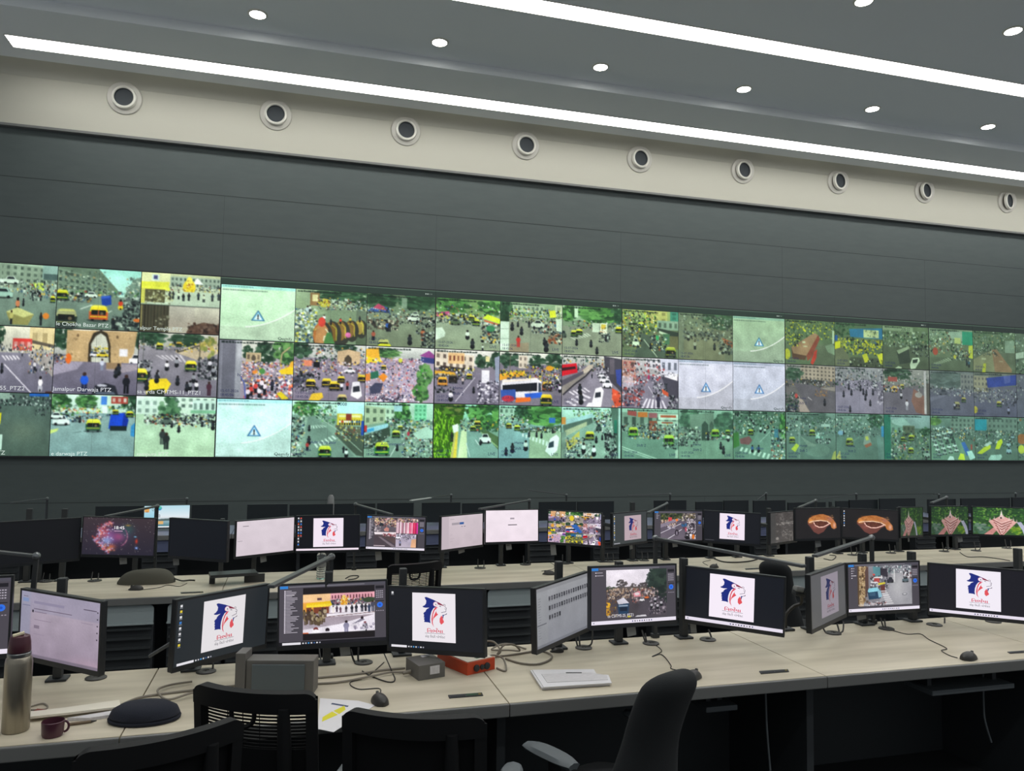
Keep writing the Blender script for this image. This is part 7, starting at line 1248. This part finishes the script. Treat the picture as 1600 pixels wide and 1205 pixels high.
# grey box file
c = P1(436, 1086); rz = math.radians(-14); t = thing('box_file', c, 'grey desk box file with blue grey front, behind the slatted chair', 'box file', None, rz)
obj('case', MB().bx(-.135, .135, .0, .09, .0005, .135, .003), MAT['boxgrey'], t, True)
obj('front_panel', MB().bx(-.11, .10, -.008, -.0005, .004, .12, .002), MAT['filegrey'], t, True)
obj('side_post', MB().bx(-.175, -.1355, -.01, .08, .0005, .165, .003), MAT['boxgrey'], t, True)
# printed sheet with yellow marks
t = thing('marked_sheet', P1(540, 1115), 'white sheet with two yellow highlighted rows, right of the slatted chair', 'paper')
obj('sheet', slab([(500, 1092), (560, 1096), (586, 1103), (521, 1145), (496, 1140)], .0006, .0022), MAT['paper'], t)
obj('yellow_row', slab([(503, 1129), (504, 1122), (519, 1113), (528, 1118)], .0023, .0027), MAT['yellow'], t)
obj('yellow_row', slab([(521, 1112), (538, 1104), (540, 1110), (530, 1117)], .0023, .0027), MAT['yellow'], t)
obj('printed_bar', slab([(517, 1101.5), (519, 1099.5), (545, 1104), (543, 1106)], .0023, .0026), MAT['blueink'], t)
# stack of papers
t = thing('paper_stack', P1(895, 1065), 'stack of printed white papers in the middle of the front desk', 'papers')
R = random.Random(4)
for k in range(4):
    dx, dy = R.uniform(-2, 2), R.uniform(-1, 1); q = [(830, 1052), (926, 1051), (931, 1059.5), (949, 1060), (954, 1072.5), (848, 1079.5)]
    obj('sheet', slab([(x + dx, y + dy) for x, y in q], .0006 + .004 * k, .0044 + .004 * k), MAT['paper'], t)
obj('top_sheet', slab([(846, 1060), (922, 1057.5), (948, 1062), (950, 1069), (855, 1073.5)], .0168, .0182), MAT['paper2'], t)
obj('pen_mark', slab([(884, 1058.8), (884, 1057.6), (909, 1057.6), (909, 1058.8)], .0184, .019), MAT['mouse'], t)
# mice
def mouse(px, py, f, label, rz, grp='computer mice', s=1.0, tail=None):
    c = f(px, py); t = thing('mouse', c, label, 'mouse', grp, rz)
    rows = []; n = 10
    for i in range(n + 1):
        y = -.055 + .11 * i / n; u = 2 * i / n - 1; w = .031 * math.sqrt(max(.02, 1 - abs(u) ** 2.6)) * (1 - .08 * u); hgt = .036 * (max(.02, 1 - abs(u + .12) ** 2.4)) ** .6
        rows.append([(w * math.cos(a) * s, y * s, (.001 + hgt * math.sin(a)) * s) for a in np.linspace(PI, 0, 11)])
    m = MB(); V = [p for r_ in rows for p in r_]; Cn = 11
    F = [(i * Cn + j, i * Cn + j + 1, (i + 1) * Cn + j + 1, (i + 1) * Cn + j) for i in range(n) for j in range(10)] + [tuple(range(11)), tuple(n * Cn + j for j in range(11))]
    F += [(i * Cn, (i + 1) * Cn, (i + 1) * Cn + 10, i * Cn + 10) for i in range(n)]
    m.add(V, F, True); obj('shell', m, MAT['mouse'], t, True)
    obj('wheel', MB().lathe([(0, -.004), (.008, -.004), (.0085, 0), (.008, .004), (0, .004)], (0, .03 * s, .028 * s), 12, Matrix.Rotation(PI / 2, 4, 'Y')), MAT['case2'], t, True)
    if tail: obj('cord', MB().tube(spline([f(*q, .0026) for q in tail]), .0022, 6), MAT['cable_dark'], t)
    return t
mouse(593, 1098, P1, 'black mouse with cord curling to the left, above the yellow marked sheet', .2, tail=[(594, 1085), (592, 1077), (560, 1078), (547, 1068), (574, 1058), (600, 1036)])
mouse(870, 1019, P1, 'small black mouse without cord, under the file thumbnails monitor', 1.3, s=.62)
mouse(1083, 1060, P1, 'black mouse behind the charcoal fabric chair', -1.0, tail=[(1068, 1050), (1049, 1046), (1048, 1040), (1034, 1024), (1019, 1027), (1034, 1018), (1020, 1006)])
mouse(1514, 1030, P1, 'black mouse on the clear right part of the front desk', -1.25, s=1.0, tail=[(1496, 1029), (1483, 1025), (1471, 1017.5), (1479, 1014), (1452, 1000.5), (1438, 991.5), (1415, 991.5), (1386, 983)])
mouse(212, 922, P2, 'black mouse in front of the olive cushion', 1.4, s=.95, tail=[(224, 922), (248, 919), (262, 915), (280, 917), (292, 912)])
mouse(857, 898, P2, 'black mouse on the middle desk below the nine picture monitor', 1.2, s=.95, tail=[(846, 893), (864, 890), (866, 884), (860, 880)])
mouse(1116, 887.5, P2, 'black mouse on the middle desk behind the rainy road monitor', -1.2, s=.95, tail=[(1106, 884), (1098, 879), (1110, 876)])
# power slots let into the worktops
def slot(q, f, label, col2='green'):
    t = thing('power_slot', f(*q[0]), label, 'power slot', 'power slots in the worktops')
    obj('cover', slab(q, .0005, .0035, f), MAT['case2'], t)
    mid = lambda a, b, s: (a[0] + (b[0] - a[0]) * s, a[1] + (b[1] - a[1]) * s)
    A, B, Cc, D = q; k = lambda s, u: mid(mid(A, B, s), mid(D, Cc, s), u)
    obj('socket', slab([k(.05, .3), k(.48, .3), k(.48, .75), k(.05, .75)], .0036, .0046, f), MAT['black'], t)
    obj('flap', slab([k(.52, .25), k(.85, .25), k(.85, .75), k(.52, .75)], .0036, .0046, f), MAT[col2], t); obj('catch', slab([k(.88, .3), k(.95, .3), k(.95, .7), k(.88, .7)], .0036, .005, f), MAT['brass'], t)
slot([(700, 1087.5), (753, 1083.5), (755, 1088), (702, 1092)], P1, 'dark power slot with brass catch in the desk, below the orange box')
slot([(1186, 1049.8), (1231, 1046.8), (1233, 1050.5), (1189, 1054)], P1, 'dark power slot right of the desk seam, below the brightest logo monitor', 'case')
slot([(1574, 1019.5), (1620, 1016), (1622, 1019.5), (1578, 1022)], P1, 'dark power slot cut by the right picture edge', 'case')
slot([(282, 926.2), (317, 924.8), (318, 926.4), (283, 928)], P2, 'thin dark power slot at the front of the middle desk', 'case')
slot([(1164, 889), (1188, 887.8), (1189, 889.4), (1165, 890.6)], P2, 'thin dark power slot below the logo card monitor', 'case')
# grey metal box and orange box
def box_from(A, B, Cc, h, f=P1):
    """front corner A, left corner B, right corner Cc on the desk -> frame"""
    a, b, c = f(*A), f(*B), f(*Cc); return a, (b - a), (c - a), h
a, eb, ec, h = box_from((654, 1064.5), (634, 1050), (695, 1057.5), .055)
ec = ec - eb * (ec.dot(eb) / eb.length_squared) * .0
t = thing('metal_box', a + (eb + ec) / 2, 'small grey metal box with a white label plate, in front of the orange box', 'box')
lo = [a, a + ec, a + ec + eb, a + eb]; obj('housing', MB().prism([p + Vector((0, 0, .0005)) for p in lo], (0, 0, .062)), MAT['boxgrey'], t)
nrm = Vector((ec.y, -ec.x, 0)).normalized(); nrm = nrm if nrm.y < 0 else -nrm
q0 = a + ec * .42 + nrm * .0005 + Vector((0, 0, .02)); obj('label_plate', MB().prism([q0, q0 + ec * .36, q0 + ec * .36 + Vector((0, 0, .034)), q0 + Vector((0, 0, .034))], nrm * .003), MAT['paper2'], t)
q1 = a + ec * .52 + eb * .75 + Vector((0, 0, .0627)); obj('top_strip', MB().prism([q1, q1 + ec * .3 + eb * .05, q1 + ec * .28 + eb * .2, q1 - ec * .02 + eb * .15], (0, 0, .003)), MAT['paper'], t)
obj('plug', MB().tube([a + eb * .55 - ec * .02 + Vector((0, 0, .02)), a + eb * .6 - ec * .3 + Vector((0, 0, .016))], .008, 10), MAT['cable'], t)
a, eb, ec, h = box_from((730, 1056), (683, 1036), (773, 1046), .06)
t = thing('orange_box', a + (eb + ec) / 2, 'orange red control box with cream top under the black logo monitor', 'control box')
lo = [a, a + ec, a + ec + eb, a + eb]; obj('housing', MB().prism([p + Vector((0, 0, .0005)) for p in lo], (0, 0, .052)), MAT['orange'], t)
up = Vector((0, 0, 1)); tl = [a + ec * .04 + eb * .03, a + ec * .95 + eb * .03, a + ec * .95 + eb * .96, a + ec * .04 + eb * .96]
top = obj('top_plate', MB().prism([p + up * .0527 for p in tl], (0, 0, .003)), MAT['papercream'], t)
def decal(u0, v0, u1, v1, mt, nm): obj(nm, MB().prism([a + ec * u + eb * v + up * .0558 for u, v in ((u0, v0), (u1, v0), (u1, v1), (u0, v1))], (0, 0, .001)), MAT[mt], top)
decal(.45, .1, .56, .18, 'green', 'indicator'); decal(.3, .3, .6, .5, 'red', 'warning_label'); decal(.1, .5, .28, .75, 'paper', 'label')
nrm = Vector((ec.y, -ec.x, 0)).normalized(); nrm = nrm if nrm.y < 0 else -nrm
for u, r in ((.32, .015), (.52, .011), (.7, .015)):
    p = a + ec * u + up * .024 + nrm * .0006; q = nrm.to_track_quat('Z', 'Y').to_matrix().to_4x4()
    obj('connector', MB().lathe([(0, .0), (r, .0), (r, .006), (r * .6, .009), (0, .009)], p, 16, q), MAT['black'], t)
# beige leads across the desk
def cable(pts, label, r=.0045, mt='cable', f=P1, grp='loose leads on the front desk'):
    return tag(obj('cable', MB().tube(spline([f(p[0], p[1], r + .0006 + (p[2] if len(p) > 2 else 0)) for p in pts], 7), r, 7), MAT[mt]), label, 'cable', grp)
cable([(188, 1104), (215, 1093), (250, 1087), (290, 1082), (335, 1077), (372, 1073)], 'beige lead running from the folded paper to the box file')
cable([(300, 1069.5, .006), (265, 1075, .006), (246, 1086, .012), (262, 1098, .006), (300, 1090, .012), (340, 1082), (375, 1080)], 'beige lead making a loop left of the slatted chair')
cable([(486, 1062), (520, 1059), (560, 1055), (600, 1049), (633, 1046)], 'beige lead from the box file to the grey metal box, upper one')
cable([(486, 1071), (530, 1068), (580, 1061, .006), (610, 1055, .006), (634, 1053)], 'beige lead from the box file to the grey metal box, lower one')
cable([(757, 1020, .05), (772, 1022, .05), (782, 1026, .02), (776, 1027), (800, 1025), (836, 1019)], 'beige lead hooping up right of the black logo monitor')
cable([(774, 1030), (786, 1028, .05), (802, 1026, .05), (812, 1022, .01), (796, 1020, .006), (768, 1019, .006), (790, 1013, .016), (822, 1016)], 'beige lead coiled beside the hooping one')
cable([(776, 1046), (790, 1050), (786, 1038, .02), (768, 1036, .03), (762, 1044, .03)], 'short beige lead curling out of the orange box')
cable([(790, 1031), (812, 1038), (838, 1040), (857, 1034), (862, 1026), (850, 1020), (830, 1019)], 'beige lead in a wide loop under the file thumbnails monitor')
cable([(47, 1106), (66, 1101), (74, 1105), (70, 1110), (47, 1111)], 'thin beige lead loop beside the steel flask', .003)
cable([(600, 1037, .04), (612, 1050), (617, 1064), (606, 1067), (580, 1058), (566, 1050)], 'thin dark lead hanging from the procession monitor in a loop', .0028, 'cable_dark')
cable([(497, 1003, .07), (500, 1030, .01), (508, 1036), (516, 1020, .05)], 'dark lead loop behind the paper tag of the procession monitor', .0035, 'cable_dark')
# webcam on its gooseneck
c = at_y(1228, 984, 3.72); c.z = T1; h = at_y(1251, 925, 3.66)
t = thing('webcam', c, 'grey and black webcam on a curved gooseneck between two front monitors', 'webcam')
obj('gooseneck', MB().tube(spline([c, at_y(1228, 962, 3.72), at_y(1240, 948, 3.71), at_y(1252, 942, 3.69), h]), .009, 8), MAT['mouse'], t)
obj('foot', MB().bx(c.x - .035, c.x + .035, c.y - .035, c.y + .035, T1 + .0005, T1 + .012, .004), MAT['black'], t)
obj('body', MB().box(h, (.09, .045, .05), Matrix.Rotation(.2, 4, 'Y'), .014), MAT['case2'], t)
obj('cover', MB().box(h + Vector((-.018, -.006, .018)), (.05, .04, .03), Matrix.Rotation(.2, 4, 'Y'), .01), MAT['tagp'], t)
obj('lens', MB().lathe([(0, .03), (.012, .03), (.015, .02), (.015, 0)], h + Vector((.02, -.016, -.002)), 16, Matrix.Rotation(PI / 2, 4, 'X')), MAT['black'], t)
# ------------------------------------------------------------------ things on the middle and rear desks
c = P2(229, 911); t = thing('cushion', c, 'olive grey fabric cushion lying long on the middle desk', 'cushion')
rows = []; n = 18
for i in range(n + 1):
    u = 2 * i / n - 1; w = .085 * max(.05, 1 - abs(u) ** 3.2) ** .5 * (1 + .12 * u); z = .105 * max(.05, 1 - abs(u) ** 3) ** .6 * (1 + .1 * u)
    rows.append([(c.x + u * .2 + .01 * math.sin(3 * u), c.y + w * math.cos(q), T2 + .001 + (z * .5) * (1 - math.cos(2 * q) * 0) * 0 + max(0, z * math.sin(q)) ) for q in np.linspace(0, PI, 13)])
m = MB(); V = [p for r_ in rows for p in r_]; Cn = 13
F = [(i * Cn + j, i * Cn + j + 1, (i + 1) * Cn + j + 1, (i + 1) * Cn + j) for i in range(n) for j in range(12)] + [tuple(range(13)), tuple(n * Cn + j for j in range(13))] + [(i * Cn, (i + 1) * Cn, (i + 1) * Cn + 12, i * Cn + 12) for i in range(n)]
obj('cover', m.add(V, F, True), MAT['bag'], t)
obj('strap', MB().tube(spline([(c.x + .19, c.y - .01, T2 + .03), (c.x + .25, c.y - .03, T2 + .012), (c.x + .3, c.y + .02, T2 + .006), (c.x + .34, c.y + .0, T2 + .006)]), .005, 7), MAT['cable_dark'], t)
# riser shelf
a, b = P2(330, 917), P2(399, 912); t = thing('riser_shelf', (a + b) / 2, 'low black riser shelf on the middle desk under the black monitor', 'shelf')
obj('top', MB().bar(a + Vector((-.02, .06, .075)), b + Vector((.0, .06, .075)), .16, .022), MAT['case2'], t)
obj('leg', MB().bar(b + Vector((-.01, .06, .0005)), b + Vector((-.01, .06, .0635)), .15, .02, up=(0, 1, 0)), MAT['case2'], t); obj('leg', MB().bar(a + Vector((-.005, .12, .0005)), a + Vector((-.005, .12, .0635)), .04, .02, up=(0, 1, 0)), MAT['case2'], t)
# water bottle
c = P2(501.5, 905); t = thing('water_bottle', c, 'clear plastic water bottle with black cap on the middle desk', 'bottle')
pr = [(0, .001), (.032, .001), (.037, .008)]
for k in range(9): pr += [(.037, .014 + .018 * k), (.0345, .02 + .018 * k), (.0345, .024 + .018 * k), (.037, .03 + .018 * k)]
pr += [(.036, .185), (.026, .215), (.0145, .235), (.0135, .25), (0, .25)]
obj('body', MB().lathe(pr, c, 24), MAT['pet'], t)
obj('cap', MB().lathe([(0, .2505), (.0155, .2505), (.0155, .268), (.014, .27), (0, .27)], c, 18), MAT['black'], t)
obj('label', MB().lathe([(.0376, .1), (.0378, .104), (.0378, .136), (.0376, .14)], c, 24), MAT['tagp'], t)
# cup on the rear desk
c = at_y(517, 783, 9.5); c.z = T3; t = thing('tall_cup', c, 'tall pale rounded cup standing behind the rear monitors', 'cup')
zt = at_y(517, 773.5, 9.5).z - T3
obj('body', MB().lathe([(0, .001), (.036, .001), (.04, .02), (.042, zt * .7), (.036, zt * .92), (.02, zt), (0, zt + .002)], c, 22), MAT['tagp'], t)
cable([(1116, 874), (1130, 879), (1150, 880), (1172, 878), (1186, 874)], 'dark lead curving on the middle desk under the logo card monitor', .006, 'cable_dark', P2, 'leads on the middle desk')
cable([(1287, 874), (1300, 876), (1306, 870), (1296, 868)], 'dark lead loop on the middle desk under the left ring monitor', .004, 'cable_dark', P2, 'leads on the middle desk')
cable([(1500, 864), (1512, 871), (1535, 871), (1560, 874), (1578, 877)], 'dark lead wandering on the middle desk under the right temple monitors', .004, 'cable_dark', P2, 'leads on the middle desk')
cable([(540, 905), (548, 901), (560, 901), (556, 905), (544, 907)], 'dark lead loop on the middle desk right of the water bottle', .004, 'cable_dark', P2, 'leads on the middle desk')
# ------------------------------------------------------------------ hardware hanging under the front desk
def tray(q0, q1, z, y, label):
    a, b = at_y(*q0, y), at_y(*q1, y); t = thing('under_desk_tray', ((a.x + b.x) / 2, y, z), label, 'tray', 'metal trays under the front desk')
    obj('shelf', MB().bx(a.x, b.x, y - .02, y + .16, z - .012, z + .012, .005), MAT['armpad'], t)
    for x in (a.x + .05, b.x - .05): obj('bracket', MB().bx(x - .012, x + .012, y + .05, y + .09, z + .0125, T1 - .041), MAT['black'], t)
tray((1452, 1085), (1580, 1078), .60, 3.06, 'grey metal tray under the right half of the front desk')
tray((1100, 1112), (1149, 1112), .60, 3.12, 'short grey metal tray under the desk right of the fabric chair')
def hang(pts, y, label):
    P = [at_y(px, py, y) for px, py in pts]; P[0].z = T1 - .045
    if P[-1].z < .0: P[-1].z = .004
    tag(obj('cable', MB().tube(spline(P), .0045, 7), MAT['armpad']), label, 'cable', 'leads hanging under the front desk')
hang([(1196, 1085), (1197, 1110), (1199, 1150), (1204, 1210), (1208, 1260)], 3.1, 'grey lead hanging to the floor under the front desk, below its right seam')
hang([(1537, 1080), (1537, 1105), (1540, 1130), (1549, 1160)], 3.16, 'grey lead hanging below the right metal tray')
# ------------------------------------------------------------------ camera and view
cd = bpy.data.cameras.new('camera'); cd.sensor_fit = 'HORIZONTAL'; cd.sensor_width = 36.0; cd.lens = FPX / 1600 * 36.0
cd.clip_start = .05; cd.clip_end = 200
co = bpy.data.objects.new('camera', cd); COL.objects.link(co)
Rm = Matrix((RIGHT, UP, -FWD)).transposed().to_4x4()
co.matrix_world = Matrix.Translation(EYE) @ Rm
SC.camera = co
SC.view_settings.view_transform = 'Standard'; SC.view_settings.look = 'None'; SC.view_settings.exposure = 0.0; SC.view_settings.gamma = 1.0
SC.view_settings.use_curve_mapping = False
SC.cycles.use_denoising = True
SC.cycles.max_bounces = 8; SC.cycles.diffuse_bounces = 5; SC.cycles.sample_clamp_indirect = 6.0
